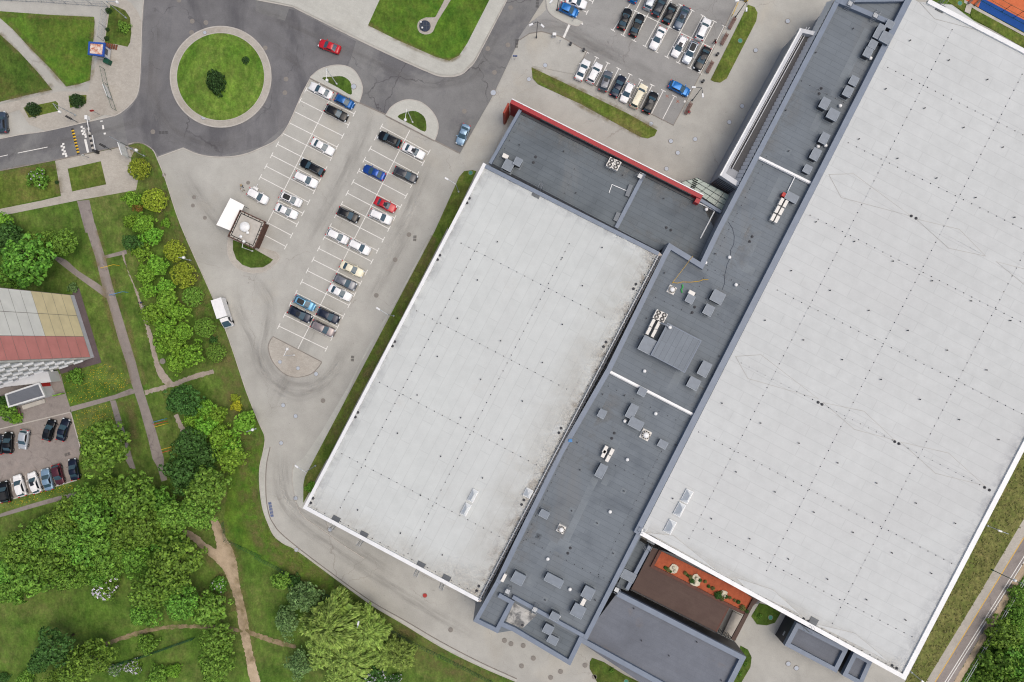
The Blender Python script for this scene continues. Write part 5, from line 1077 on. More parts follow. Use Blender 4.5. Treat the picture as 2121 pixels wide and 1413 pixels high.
def crown(seed, kind, blossom=0):
    """unit crown: radius 1 in plan, z from 0 to about its height"""
    random.seed(seed); m = MB()
    P = dict(maple=(105,22,.165,.062,.85), fresh=(70,20,.19,.078,.8), globe=(150,12,.12,.06,.95), birch=(230,7,.12,.055,.9), bush=(60,18,.2,.08,.75), thuja=(190,8,.11,.07,.9), willow=(120,0,.13,.1,.7))[kind]
    nc, nl, rc, ls, hh = P
    amp = dict(maple=.26, fresh=.5, globe=.05, birch=.5, bush=.3, thuja=.1, willow=.4)[kind]
    lob = [(random.uniform(0,6.28), random.choice((2,3,4,5)), random.uniform(.3,1)) for _ in range(4)]
    def rad(a): return 1-amp*.6+amp*sum(w*sin(k*a+ph) for ph,k,w in lob)/2.2
    for i in range(nc):
        z = (i+.5)/nc*1.15-.15; a = i*2.39996+random.uniform(-.3,.3); rr = sqrt(max(0,1-max(z,0)**2))
        R_ = rad(a)*(random.uniform(.62,1.04) if kind not in ('globe','thuja') else random.uniform(.88,1.0))
        c = Vector((rr*cos(a)*R_, rr*sin(a)*R_, hh*(z*random.uniform(.85,1.05)+.12)))
        out = Vector((c.x,c.y,max(.1,c.z*.9))).normalized()
        if kind == 'willow':
            d = Vector((cos(a),sin(a),-.25))*.75+Vector((.42,.25,0))
            c = c*random.uniform(.85,1.05)
            for s_ in range(12):
                st = c+rnd3()*.06; dd = (d+rnd3()*.35).normalized()
                for q in range(4):
                    p = st+dd*.085*q+Vector((0,0,-.02*q*q)); leaf(m, p, Vector((0,0,1))+rnd3()*.7, dd+rnd3()*.25, .075, .026)
            continue
        r_ = rc*random.uniform(.7,1.2)
        for k in range(nl):
            v = rnd3().normalized()
            if v.dot(out) < -.25: v = -v
            p = c+Vector((v.x,v.y,v.z*.8))*r_*random.uniform(.75,1.05)
            leaf(m, p, v*1.3+Vector((0,0,.2))+rnd3()*.35, rnd3(), ls*random.uniform(.7,1.2), ls*random.uniform(.45,.8))
    for i in range(int(nc*1.4)):                       # leaves inside the crown
        v = rnd3(); p = Vector((v.x*.8,v.y*.8,abs(v.z)*hh*.75)); leaf(m, p, Vector((0,0,1))+rnd3()*.6, rnd3(), ls*1.6, ls*1.2)
    mb2 = None
    if blossom:
        mb2 = MB()
        for i in range(blossom):
            a = random.uniform(0,6.28); z = random.uniform(.1,1); rr = sqrt(1-z*z)*rad(a); p = Vector((rr*cos(a),rr*sin(a),hh*z+.2))
            for k in range(3): leaf(mb2, p+rnd3()*.05, Vector((0,0,1))+rnd3()*.5, rnd3(), .06, .045)
    return m, mb2
def trunk_mesh(seed, kind):
    random.seed(seed+99); m = MB(); m.tube([(0,0,-1.0),(.01,.02,-.4),(0,0,.05),(.02,.01,.5)], .055, 7, True, .02)
    for k in range(6):
        a = k*1.1+random.random(); e = Vector((cos(a)*.55,sin(a)*.55,.3+.3*random.random())); m.tube([(0,0,-.1+.05*k),tuple(e*.5+Vector((0,0,.03))),tuple(e)], .028, 5, True, .006)
    return m.mesh('trunk', 'bark_pale' if kind == 'birch' else 'bark')
LEAF = dict(maple='leaf_maple', fresh='leaf_fresh', globe='leaf_globe', willow='leaf_willow', birch='leaf_birch', bush='leaf_fresh', thuja='leaf_thuja')
CR = {}
def get_crown(kind, v, mat, blossom=0):
    key = (kind, v, mat, blossom)
    if key not in CR:
        m, b2 = crown(v*17+len(kind), kind, blossom)
        CR[key] = (m.mesh('crown', mat), b2.mesh('blossom', 'blossom') if b2 else None, trunk_mesh(v, kind))
    return CR[key]
tn = [0]
def tree(t_, x, y, r, label, kind='maple', mat=None, hgt=None, group=None, name='tree', cat='tree', nv=4, blossom=0, el=1.0, rz=None):
    """crown centre (x, y) and radius r in tile pixels; hgt = height of the crown's widest part"""
    tn[0] += 1; random.seed(tn[0]*31+7); mat = mat or LEAF[kind]
    R_ = r/ZF/PXM; low = kind in ('bush','thuja'); z0 = hgt if hgt is not None else (R_*.25 if low else max(.9, R_*random.uniform(.45,1.35) if kind == 'maple' else R_*random.uniform(.55,.95)))
    k = (H-z0-R_*.4)/H; R_ *= k*(1.04 if kind in ('maple','birch') else 1.06); c = W((t_,x,y), z0+R_*.4)
    cm, bm_, tm = get_crown(kind, tn[0] % nv, mat, blossom)
    o = empty(name, (c[0],c[1],0), label, cat, group, random.uniform(0,6.28) if rz is None else rz)
    sz = R_*random.uniform(.85,1.1)*(1.15 if low else 1)
    obj_of('crown', cm, o, (0,0,z0), 0, (R_*el,R_,sz))
    if bm_: obj_of('blossom', bm_, o, (0,0,z0), 0, (R_,R_,sz))
    obj_of('trunk', tm, o, (0,0,z0), 0, (R_ if not low else R_*.6,R_ if not low else R_*.6,z0))
    return o
GW, GH, GS = 'broadleaf trees of the dense grove', 'fresh green trees of the hedge row', 'grove'
LW1 = 'dark green broadleaf tree merging with its neighbours in the dense grove below the small yard'
for t_, x, y, r in ((9,560,400,135),(9,400,400,120),(9,260,520,135),(9,110,620,125),(9,170,770,150),(9,330,690,130),(9,500,620,145),(9,640,560,140),(9,650,690,105),(9,760,500,125),(9,880,470,120),(9,840,640,120),(9,960,340,110),(9,1000,560,105),(9,430,760,110),(9,40,740,105),(9,60,860,90),(9,520,300,95),(9,660,240,90),(9,380,550,110),(9,730,640,90),(9,560,760,85)):
    tree(t_, x, y, r, LW1, 'maple', None, None, GW)
tree(9,800,290,150,'tall mid green tree standing above the grove just below the yard\'s right corner','maple')
tree(5,630,1345,165,'broad green tree over the end of the yard and the narrow path','maple')
tree(9,1060,680,165,'largest dense tree at the right edge of the grove beside the sandy path','maple')
tree(9,930,850,140,'round deep green tree below the largest one of the grove','maple'); tree(9,1090,920,120,'pale clumped tree at the lower right end of the grove','maple')
tree(9,880,1000,90,'tree over the lower edge of the grove where a track passes under it','maple')
tree(9,1120,130,130,'dark tree at the head of the tree belt, where the asphalt path disappears','maple','leaf_dark'); tree(9,1250,240,135,'bright tree at the right edge of the belt beside the mown slope','maple','leaf_globe_green'); tree(9,1190,380,120,'tree with bare twigs just above the fork of the sandy path','maple','leaf_globe_green'); tree(9,1050,420,110,'tree above the left arm of the sandy fork','maple','leaf_globe_green')
tree(9,1400,50,95,'light green tree at the top of the mown slope','fresh')
tree(9,1270,980,118,'yellowish green tree leaning over the sandy path below the grove','fresh','leaf_globe_green'); tree(9,1320,1160,110,'upper tree of the pair left of the sandy path near the bottom edge','maple','leaf_globe_green'); tree(9,1320,1300,125,'lower tree of the pair left of the sandy path near the bottom edge','maple','leaf_globe_green')
tree(9,310,1215,120,'very dark tree in the lower left clearing','maple','leaf_dark'); tree(9,230,1300,70,'small dark tree at the left foot of the lower left clump','maple','leaf_dark')
tree(9,560,1270,130,'even green tree right of the very dark one in the lower left clump','birch','leaf_maple'); tree(9,440,1360,130,'green tree at the bottom edge of the lower left clump','birch','leaf_maple'); tree(9,350,1400,90,'tree cut by the bottom edge left in the lower left clump','birch','leaf_maple')
tree(9,892,1185,66,'lone round bush above the green fence near the bottom','bush','leaf_maple',None,None,'bush','bush'); tree(9,960,1375,68,'olive bush cut by the bottom edge','bush','leaf_globe_green',None,None,'bush','bush'); tree(9,1060,1345,46,'slim bright green bush beside the olive one at the bottom edge','bush','leaf_fresh',None,None,'bush','bush')
tree(9,150,1395,55,'yellow green bush at the bottom left edge','bush','leaf_globe_green',None,None,'bush','bush'); tree(9,20,1390,35,'small dark bush in the bottom left corner','bush','leaf_dark',None,None,'bush','bush')
tree(9,1330,822,54,'dark bush with a few white blossoms beside the sandy path','bush','leaf_maple',None,None,'bush','bush',2,14)
tree(9,640,845,78,'lilac bush in pale bloom under the grove\'s lower edge','bush','leaf_maple',None,None,'bush','bush',2,90); tree(9,812,1320,50,'lilac bush in pale bloom below the green fence','bush','leaf_maple',None,None,'bush','bush',2,91); tree(9,700,1340,42,'pale half bare lilac bush left of the blooming one','bush','leaf_birch',None,None,'bush','bush',2,30)
tree(5,140,210,165,'big dark tree above the apartment block, largest at the left edge','maple'); tree(5,50,80,110,'dark tree at the left edge above the big one','maple','leaf_dark'); tree(5,240,110,95,'tree filling the right shoulder of the big dark one','maple'); tree(5,40,290,95,'tree between the big dark one and the apartment block','maple')
tree(5,378,92,88,'rounded tree by the fork of the paths right of the big dark tree','maple'); tree(1,20,1350,60,'bright tree at the left edge above the big dark tree','fresh')
tree(5,455,912,52,'single round bush on the dandelion lawn by the apartment block','bush','leaf_maple',None,None,'bush','bush'); tree(5,35,1120,66,'larger bush in the bed beside the apartment entrance','bush','leaf_maple',None,None,'bush','bush'); tree(5,100,1168,38,'smaller bright bush in the bed beside the apartment entrance','bush','leaf_fresh',None,None,'bush','bush'); tree(5,20,1070,50,'bush at the left edge under the entrance roof','bush','leaf_dark',None,None,'bush','bush')
tree(5,440,370,32,'low scrubby bush beside the apron of the apartment block','bush','leaf_birch',None,None,'bush','bush')
LH_ = 'light green tree in the long hedge row beside the dirt track and round crowned trees'
for t_, x, y, r in ((1,870,1365,72),(1,800,1350,50),(5,925,55,66),(5,860,150,60),(5,955,235,72),(5,880,290,66),(5,1000,370,66),(5,900,390,50),(5,1010,450,80),(5,935,530,80),(5,1075,520,66),(5,1005,620,80),(5,1110,640,66),(5,1060,700,84),(5,990,730,56),(5,1165,780,74),(5,1065,830,70)):
    tree(t_, x, y, r, LH_, 'fresh', None, None, GH)
tree(1,805,1215,62,'light green tree at the upper end of the hedge row beside the paved square','fresh'); tree(5,800,95,58,'dark green tree at the left side of the hedge row','maple','leaf_dark'); tree(1,838,1262,34,'rust tinged young tree among the upper hedge row','bush','leaf_rust',1.5)
tree(1,843,1028,62,'topmost round crowned tree, yellow green, below the sign at the junction','globe'); tree(1,937,1218,69,'second round crowned tree from the top, yellowish','globe'); tree(5,1058,145,62,'third round crowned tree, the most golden of the row','globe'); tree(5,1113,292,74,'fourth and widest round crowned tree of the row','globe')
tree(5,1170,425,59,'fifth round crowned tree, plain green','globe','leaf_globe_green'); tree(5,1245,613,59,'sixth round crowned tree, light green, beside the box truck','globe','leaf_globe_green'); tree(5,1312,768,56,'lowest round crowned tree of the row','globe','leaf_globe_green')
tree(1,1008,1360,30,'tiny bright round shrub beside the second round crowned tree','bush','leaf_fresh',None,None,'bush','bush'); tree(5,1300,690,28,'small dark shrub between the two lowest round crowned trees','bush','leaf_dark',None,None,'bush','bush')
tree(5,1112,1058,108,'dark round tree at the top of the lower tree belt beside the dirt crossing','maple','leaf_dark'); tree(5,1150,1325,105,'dark tree at the left of the lower tree belt','maple','leaf_dark'); tree(5,1240,1390,90,'dark tree behind the lower tree belt\'s left one','maple','leaf_dark')
LB_ = 'bright green tree in the middle of the lower tree belt'
for x, y, r in ((1170,1170,62),(1250,1110,66),(1320,1150,66),(1250,1220,86),(1335,1290,88),(1400,1370,80)): tree(5,x,y,r,LB_,'fresh',None,None,'bright trees of the lower belt')
tree(5,1482,1200,84,'rounded bright tree beside the kerb at the right of the lower belt','fresh',None); tree(5,1440,1092,36,'lower of two yellow bushes above the rounded bright tree','bush','leaf_yellow',None,None,'bush','bush'); tree(5,1430,1046,30,'upper of two yellow bushes above the rounded bright tree','bush','leaf_globe',None,None,'bush','bush')
# willows and their grey green neighbours
tree(10,480,1080,185,'big yellow green willow, largest at the bottom of the photo','willow',None,5); tree(10,680,1120,135,'willow crown at the right of the biggest one','willow',None,4.5); tree(10,590,1260,150,'willow crown low in the middle of the willow clump','willow',None,4.5); tree(10,420,1240,120,'willow crown at the lower left of the willow clump','willow',None,4); tree(10,880,1262,95,'outermost willow at the right end of the clump','willow',None,3.5); tree(10,770,1270,85,'willow between the clump and the outermost one','willow',None,3.5); tree(10,520,1370,110,'willow cut by the bottom edge','willow',None,3.5)
tree(10,150,800,66,'light green small tree above the grey green birch','fresh','leaf_globe_green'); tree(10,290,905,112,'grey green birch with pale bare stems','birch'); tree(10,180,1050,92,'grey green tree left of the biggest willow','birch'); tree(10,265,1310,92,'grey green tree at the lower left of the willows','birch'); tree(10,230,800,50,'dark shrub behind the light green small tree','bush','leaf_dark',None,None,'bush','bush')
tree(10,720,1385,85,'dark tree with white blossoms under the willows','maple','leaf_dark',None,None,'tree','tree',2,40); tree(10,850,1400,40,'bush with white blossoms at the bottom edge','bush','leaf_dark',None,None,'bush','bush',2,30)
tree(10,335,228,36,'bright green bush tucked against the left hall corner','bush','leaf_fresh',None,None,'bush','bush')
# clipped shrubs
tree(1,750,163,39,'round yellow green shrub on the small lawn beside the lamp near the roundabout','bush','leaf_globe_green',None,None,'shrub','shrub')
tree(1,1316,502,76,'large dark clipped shrub in the middle of the roundabout','thuja',None,None,None,'shrub','shrub',2,0,.66,.15); tree(1,1498,370,25,'small dark clipped shrub at the right of the roundabout lawn','thuja',None,None,None,'shrub','shrub',2)
tree(1,200,666,40,'dark clipped shrub on the longer verge by the entry road','thuja',None,None,None,'shrub','shrub',2); tree(1,465,612,42,'dark clipped shrub on the short verge by the entry road','thuja',None,None,None,'shrub','shrub',2); tree(1,225,1088,66,'leafy flowering bush on the lawn below the entry road','bush','leaf_maple',None,None,'bush','bush',2,12)
tree(1,662,65,18,'shrub at the upper end of the mesh fence','thuja',None,None,None,'shrub','shrub',2); tree(1,650,235,14,'shrub at the lower end of the mesh fence','thuja',None,None,None,'shrub','shrub',2); tree(1,655,180,12,'smallest shrub along the mesh fence','thuja',None,None,None,'shrub','shrub',2); tree(1,346,1112,12,'tiny dark shrub right of the leafy flowering bush','thuja',None,None,None,'shrub','shrub',2)
for x, y, lab in ((1515,1010,'small shrub on the lawn strip beside the terrace wall'),(1424,1304,'upper small shrub on the lawn right of the lower block'),(1390,1362,'lower small shrub on the lawn right of the lower block'),(610,1340,'small shrub on the lawn below the lower block')): tree(11,x,y,15,lab,'bush','leaf_maple',None,None,'shrub','shrub')
# scrub on the right
for x, y, r, lab in ((1480,1140,110,'dense bush in the scrub right of the railing'),(1560,1010,70,'upper bush of the scrub right of the railing'),(1440,1290,110,'middle bush of the scrub right of the railing'),(1560,1290,120,'bush of the scrub cut by the right edge'),(1370,1390,70,'lowest bush of the scrub against the railing'),(1530,1420,90,'bush of the scrub in the bottom right corner'),(1560,880,60,'topmost small bush of the scrub right of the railing')): tree(12,x,y,r,lab,'bush','leaf_maple',None,None,'bush','bush')
# sedges in the terracotta bed
for k, (x, y, r) in enumerate(((905,668,10),(920,680,13),(935,690,9),(1022,700,11),(1035,712,9),(1052,722,12),(1060,745,15),(1085,728,9),(1110,742,11),(1140,750,10),(1160,778,10),(1185,790,12),(1215,830,22),(1235,812,10),(1262,838,12),(1285,845,10),(1335,870,12),(1360,905,18),(1385,925,12),(1238,850,14),(1075,755,10),(1312,860,9))):
    o = tree(11,x,y,r,'tuft of dull green grass in the terracotta planting bed','thuja','leaf_sedge' if k % 2 else 'leaf_dark',.1,'tufts in the terracotta bed','plant','plant',2)
    o.location.z = TZ-.2; 
# ------------------------------------------------------------------ apartment block on the left
A_ = Vector(W((5,452,418))); B_ = Vector(W((5,574,796))); gd = (B_-A_).normalized(); GLn = (B_-A_).length; back = Vector((gd.y,-gd.x))
if back.x > 0: back = -back
out = -back; fo = gd.copy()                       # outward of gable, outward of the long front
ap = empty('apartment_block', (*((A_+B_)/2+back*22), 0), 'tall panel apartment block with an ochre, white and red gable wall', 'building')
NF, FH, PLI = 9, 2.8, 1.3; TOPZ = PLI+NF*FH+1.0; DEP = 44
c4 = [A_, B_, B_+back*DEP, A_+back*DEP]
MB().prism([tuple(p) for p in c4], 0, TOPZ).build('wall', 'front_wall', ap)
MB().band([tuple(p) for p in c4[::-1]] if 0 else [tuple(p) for p in c4], -.12, .35, TOPZ-.1, TOPZ+.5, True).build('parapet', 'cap_grey', ap)
MB().sheet([tuple(p) for p in c4], TOPZ+.02).build('roof', 'low_roof', ap)
def gq(u0, u1, z0, z1, e=.06):                    # panel on the gable, u along it
    p, q = A_+gd*u0+out*e, A_+gd*u1+out*e
    return [(p.x,p.y,z0),(q.x,q.y,z0),(q.x,q.y,z1),(p.x,p.y,z1)]
bay = GLn/3; mbs = dict(panel_ochre=MB(), panel_white=MB(), panel_red=MB(), plinth=MB())
mbs['plinth'].poly3(gq(0,GLn,0,PLI))
for f in range(NF):
    z0, z1 = PLI+f*FH+.02, PLI+(f+1)*FH-.02
    for b in range(3):
        k = 'panel_red' if b == 2 else ('panel_ochre' if f < 4 or f > 8 else 'panel_white')
        mbs[k].poly3(gq(b*bay+.03, (b+1)*bay-.03, z0, z1))
for k, m in mbs.items():
    if m.v: o = m.build('gable_panel', k, ap); o['label'] = {'panel_ochre':'ochre gable panels','panel_white':'white gable panels','panel_red':'red gable panels','plinth':'pale plinth of the gable'}[k]
m = MB()
for f in range(NF+1): p = gq(0,GLn,PLI+f*FH-.03,PLI+f*FH+.03,.075); m.poly3(p)
for b in range(4): u = min(max(b*bay,.04),GLn-.04); m.poly3(gq(u-.04,u+.04,PLI,TOPZ-1,.08))
m.build('joint', 'joint', ap)
def fq(u0, u1, z0, z1, e=.06):
    p, q = B_+back*u0+fo*e, B_+back*u1+fo*e
    return [(p.x,p.y,z0),(p.x,p.y,z1),(q.x,q.y,z1),(q.x,q.y,z0)]
m = MB()
for f in range(NF): m.poly3(fq(.1,DEP,PLI+f*FH+2.45,PLI+f*FH+2.75,.05))
m.build('spandrel', 'cap_white', ap)
for f in range(NF):
    for b in range(8):
        u = 1.2+b*3.1; z = PLI+f*FH+.8
        w = MB().poly3(fq(u,u+1.7,z,z+1.4,.09)); fr = w.build('window', 'window_pale', ap)
        s = MB(); p = B_+back*(u+.85)+fo*.3; s.box((p.x,p.y,z-.04), (1.9,.36,.07), atan2(back.y,back.x)); so = s.build('sill', 'cap_white'); 
        so.location = Vector(so.location)-wloc(fr); so.parent = fr
# entrance slab and porch
er = T(5,-60,880,292,882,312,946,-60,985); MB().prism(Wl(er,3.0), 0, 3.0).build('entrance_hall', 'wall_white', ap)
pr_ = T(5,30,1020,238,950,276,1034,52,1102); P = Wl(pr_, 3.4); MB().prism(P, 3.05, 3.3).build('porch_roof', 'low_roof', ap); MB().band(P, -.02, .28, 3.0, 3.45, True).build('porch_rim', 'cap_white', ap) if sum(P[i][0]*P[(i+1)%4][1]-P[(i+1)%4][0]*P[i][1] for i in range(4)) > 0 else MB().band(P[::-1], -.02, .28, 3.0, 3.45, True).build('porch_rim', 'cap_white', ap)
MB().box((P[1][0]+.25,P[1][1]-1.3,1.6), (.14,2.4,3.0), radians(22)).build('porch_panel', 'red_metal', ap); MB().prism(Wl(T(5,140,1090,278,1048,282,1072,150,1114)), 0, .4).build('step', 'concrete', ap)
MB().prism([(P[2][0]-.1,P[2][1]-.0),(P[2][0]+1.7,P[2][1]+.45),(P[2][0]+1.7,P[2][1]+.3),(P[2][0]-.1,P[2][1]-.2)], 0, 1.2).build('porch_rail', 'leaf_fresh', ap)
MB().prism([(P[k][0]*.97+P[(k+2)%4][0]*.03, P[k][1]*.97+P[(k+2)%4][1]*.03) for k in range(4)], 0, 3.05).build('porch_wall', 'wall_white', ap)
# ------------------------------------------------------------------ kiosk in the car park
kc = W((510,475)); ks = empty('kiosk', (kc[0],kc[1],0), 'dark framed kiosk with a pale flat roof, roof cowl and side awning', 'kiosk')
KP = Wl([(497,434),(551,459),(527,517),(471,490)], 3.2)
def inset(p, f): cx = sum(q[0] for q in p)/4; cy = sum(q[1] for q in p)/4; return [(cx+(q[0]-cx)*f, cy+(q[1]-cy)*f) for q in p]
MB().prism(inset(KP,.86), 0, 3.0).build('wall', 'kiosk_brown', ks); MB().prism(inset(KP,.9), 3.0, 3.15).build('roof', 'concrete', ks)
MB().band(inset(KP,.99)[::-1], 0, .2, 2.9, 3.3, True).build('eave', 'kiosk_brown', ks)
m = MB()
for e in range(4):
    a, b = Vector(inset(KP,.97)[e]), Vector(inset(KP,.97)[(e+1)%4]); a2, b2 = Vector(inset(KP,.8)[e]), Vector(inset(KP,.8)[(e+1)%4])
    for k in range(6): p = a.lerp(b,k/6); q = a2.lerp(b2,k/6); m.tube([(p.x,p.y,3.32),(q.x,q.y,3.22)], .05, 4)
    m.tube([(a2.x,a2.y,3.25),(b2.x,b2.y,3.25)], .07, 4)
m.build('roof_frame', 'fan_dark', ks)
m = MB()
for e in range(4):
    a, b = Vector(inset(KP,.865)[e]), Vector(inset(KP,.865)[(e+1)%4]); n_ = Vector((b.y-a.y,a.x-b.x)).normalized()*-.03
    for k in range(3): p, q = a.lerp(b,.08+k*.31)-n_, a.lerp(b,.30+k*.31)-n_; m.poly3([(p.x,p.y,.9),(q.x,q.y,.9),(q.x,q.y,2.5),(p.x,p.y,2.5)])
m.build('window', 'house_glass', ks)
c = W((505,469),4); m = MB().cyl(c, .75, 3.15, 3.6, 20).dome((c[0],c[1],3.6), 1.0, .35, 20, 4).cyl(c, 1.0, 3.5, 3.62, 20); m.build('cowl', 'lamp_white', ks)
for x, y in ((513,482),(499,490)): c = W((x,y),3.4); MB().cyl(c,.25,3.15,3.5,10).dome((c[0],c[1],3.5),.32,.15,10,3).build('vent', 'lamp_white', ks)
aw = [(477,410),(506,425),(482,480),(448,466)]; P = Wl(aw, 2.7); MB().prism(P, 2.62, 2.7).build('awning', 'panel_white', ks)
for p in inset(P,.92): MB().cyl(p,.05,0,2.62,8).build('awning_post', 'steel_grey', ks)
# ------------------------------------------------------------------ security booth, barriers, entry road things
bp_ = Wl(T(1,548,262,634,268,626,338,543,328), 2.9); bc = inset(bp_,0)[0]
bo = empty('security_booth', (bc[0],bc[1],0), 'white security booth with blue edges and a rusty flat roof', 'booth')
MB().prism(inset(bp_,.9), .3, 2.75).build('wall', 'wall_white', bo); MB().band(inset(bp_,1.0) , -.1, .22, 2.6, 2.98, True).build('roof_edge', 'booth_blue', bo)
t = NT('rusty_roof'); v = t.coord(); M['rusty_roof'] = t.done(t.mix(S(226,210,196), S(176,92,52), t.ramp(t.noise(v, 1.6, 6, .7), [(.44,(0,0,0,1)),(.6,(1,1,1,1))])), .85)
MB().prism(inset(bp_,.97), 2.76, 2.86).build('roof', 'rusty_roof', bo)
m = MB(); p = inset(bp_,.91)
for e in (1,2):
    a, b = Vector(p[e]), Vector(p[(e+1)%4]); q0, q1 = a.lerp(b,.2), a.lerp(b,.75); m.poly3([(q0.x,q0.y,1.2),(q1.x,q1.y,1.2),(q1.x,q1.y,2.3),(q0.x,q0.y,2.3)])
m.build('window', 'house_glass', bo)
m = MB(); a = Vector(p[1]); b = Vector(p[2])
for e in (a,b): m.tube([(e.x,e.y,.3),(e.x,e.y,2.75)], .06, 4)
m.build('corner_post', 'booth_blue', bo)
sx = W((1,685,290)); m = MB()
for k in range(6): m.box((sx[0]-1.2+k*.42, sx[1]+.35-k*.08, .55-k*.08), (.34,1.0,.06), radians(-12))
m.build('step', 'rust', bo)
gx = W((1,668,385)); MB().box((gx[0],gx[1],.6), (1.1,.9,1.2), radians(-20)).build('railing', 'green_metal', bo)
def post_thing(name, t_, x, y, parts, label, cat, rz=0, group=None, z=0):
    c = W((t_,x,y)); o = empty(name, (c[0],c[1],z), label, cat, group, rz)
    for n_, m, mt in parts: obj_of(n_, m.mesh(n_, mt), o)
    return o
def arm(a, b, z, r=.05):
    d = Vector(b)-Vector(a); return MB().tube([(0,0,z),(d.x,d.y,z)], r, 6)
c = Vector(W((1,545,727)))
post_thing('boom_barrier', 1, 545, 727, [('cabinet', MB().box((0,0,.6), (.5,.8,1.2)), 'lamp_white'), ('arm', MB().tube([(.1,0,1.0),(.35,-1.6,1.0),(.6,-3.2,1.0)], .09, 6), 'lamp_white')], 'boom barrier with a white cabinet on the upper kerb of the entry road', 'barrier')
post_thing('boom_barrier', 1, 600, 932, [('cabinet', MB().box((0,0,.6), (.5,.5,1.2)), 'fan_dark'), ('arm', MB().tube([(0,.2,1.0),(-.3,1.6,1.0),(-.6,3.2,1.0)], .09, 6), 'lamp_white')], 'boom barrier with a dark cabinet on the lower kerb of the entry road', 'barrier')
for x, y, dx, dy, lab in ((478,748,-1.1,.6,'dark spotlight post on the upper kerb by the speed hump'),(682,916,-1.1,.6,'dark spotlight post on the lower kerb by the barrier')):
    post_thing('spotlight', 1, x, y, [('pole', MB().tube([(0,0,0),(0,0,1.2),(dx*.5,dy*.5,1.9)], .06, 6), 'pole_dark'), ('lamp', MB().tube([(dx*.3,dy*.3,1.6),(dx*1.1,dy*1.1,2.1)], .2, 10), 'fan_dark')], lab, 'spotlight')
def hump(a, b, n, label, c1, c2, w=.55):
    A, B = Vector(W(a)), Vector(W(b)); d = (B-A); h = atan2(d.y,d.x); o = empty('speed_hump', (*((A+B)/2), .09), label, 'speed hump', None, h); L = d.length
    m1, m2 = MB(), MB()
    for k in range(n):
        x = -L/2+L*(k+.5)/n; mm = m1 if k % 2 else m2; mm.add([(x-L/n/2+.01,-w/2,.0),(x+L/n/2-.01,-w/2,.0),(x+L/n/2-.01,w/2,.0),(x-L/n/2+.01,w/2,.0),(x-L/n/2+.01,-w*.2,.07),(x+L/n/2-.01,-w*.2,.07),(x+L/n/2-.01,w*.2,.07),(x-L/n/2+.01,w*.2,.07)], [(0,1,5,4),(1,2,6,5),(2,3,7,6),(3,0,4,7),(4,5,6,7)])
    obj_of('rubber_block', m2.mesh('rubber_block', c2), o); p = obj_of('rubber_block', m1.mesh('rubber_block', c1), o); p['label'] = 'contrasting blocks'
hump((1,443,785), (1,481,942), 17, 'yellow and black speed hump across the entry road', 'yellow_metal', 'fan_dark'); hump((1,536,765), (1,572,926), 11, 'dark rubber hump with pale gaps beside the boom barriers', 'concrete', 'fan_dark', .5)
# signs
def sign(t_, x, y, h, label, plate, mat, rz=0, group=None):
    post_thing('road_sign', t_, x, y, [('pole', MB().tube([(0,0,0),(0,0,h)], .045, 6), 'galvanised'), ('plate', plate, mat)], label, 'sign', rz, group)
sign(1,608,700,3.0,'small red and white sign on the upper kerb near the barrier', MB().tube([(0,-.05,2.6),(0,-.09,2.6)], .42, 14), 'red_metal', radians(20))
sign(1,545,964,2.6,'thin sign post on the lower kerb below the hump', MB().tube([(0,-.05,2.2),(0,-.09,2.2)], .3, 14), 'cap_white', radians(30))
m = MB(); m.box((0,-.1,3.0), (3.6,.15,1.5)); b0 = W((1,800,945)); 
post_thing('billboard', 1, 790, 935, [('board', MB().box((0,0,2.3), (2.6,.16,2.4)), 'lamp_white'), ('post', MB().tube([(-1,0,0),(-1,0,1.2)], .07, 6).tube([(1,0,0),(1,0,1.2)], .07, 6), 'galvanised')], 'white board on posts at the junction below the entry road', 'billboard', radians(-72))
post_thing('gantry_sign', 1, 808, 905, [('truss', MB().tube([(0,0,4.4),(-1.9,1.0,4.6)], .07, 6).tube([(0,0,4.0),(-1.9,1.0,4.2)], .07, 6), 'galvanised'), ('pole', MB().tube([(0,0,0),(0,0,4.6)], .08, 8), 'galvanised')], 'grey cantilever sign arm over the junction lawn', 'sign')
for x, y, lab in ((20,365,'blue and white sign at the left edge of the upper plaza'),): sign(3,x,y,2.2,lab, MB().box((0,-.08,2.0), (.9,.06,.5)), 'court_blue')
post_thing('parking_post', 3, 258, 225, [('cabinet', MB().box((0,0,.65), (.7,.55,1.3)), 'lamp_white'), ('screen', MB().box((0,-.29,1.0), (.4,.04,.3)), 'fan_dark')], 'white ticket cabinet at the corner of the upper plaza', 'cabinet')
for x, y, lab in ((357,275,'dark litter bin between the white cabinet and the first white car'),(437,312,'dark litter bin nearest the row along the grass strip'),(1250,338,'dark litter bin between the benches of the upper plaza'),(1162,502,'dark litter bin below the benches of the upper plaza')):
    post_thing('litter_bin', 3, x, y, [('bin', MB().cyl((0,0),.24,0,.85,12,.28), 'fan_dark'), ('rim', MB().ring((0,0),.2,.3,.85,.92,12), 'steel_grey')], lab, 'bin')
sign(3,293,265,1.6,'thin marker post beside the white cabinet', MB().box((0,-.06,1.4), (.3,.04,.3)), 'cap_grey'); sign(3,372,130,1.6,'thin marker post on the kerb nose of the upper car park', MB().box((0,-.06,1.4), (.3,.04,.3)), 'cap_grey')
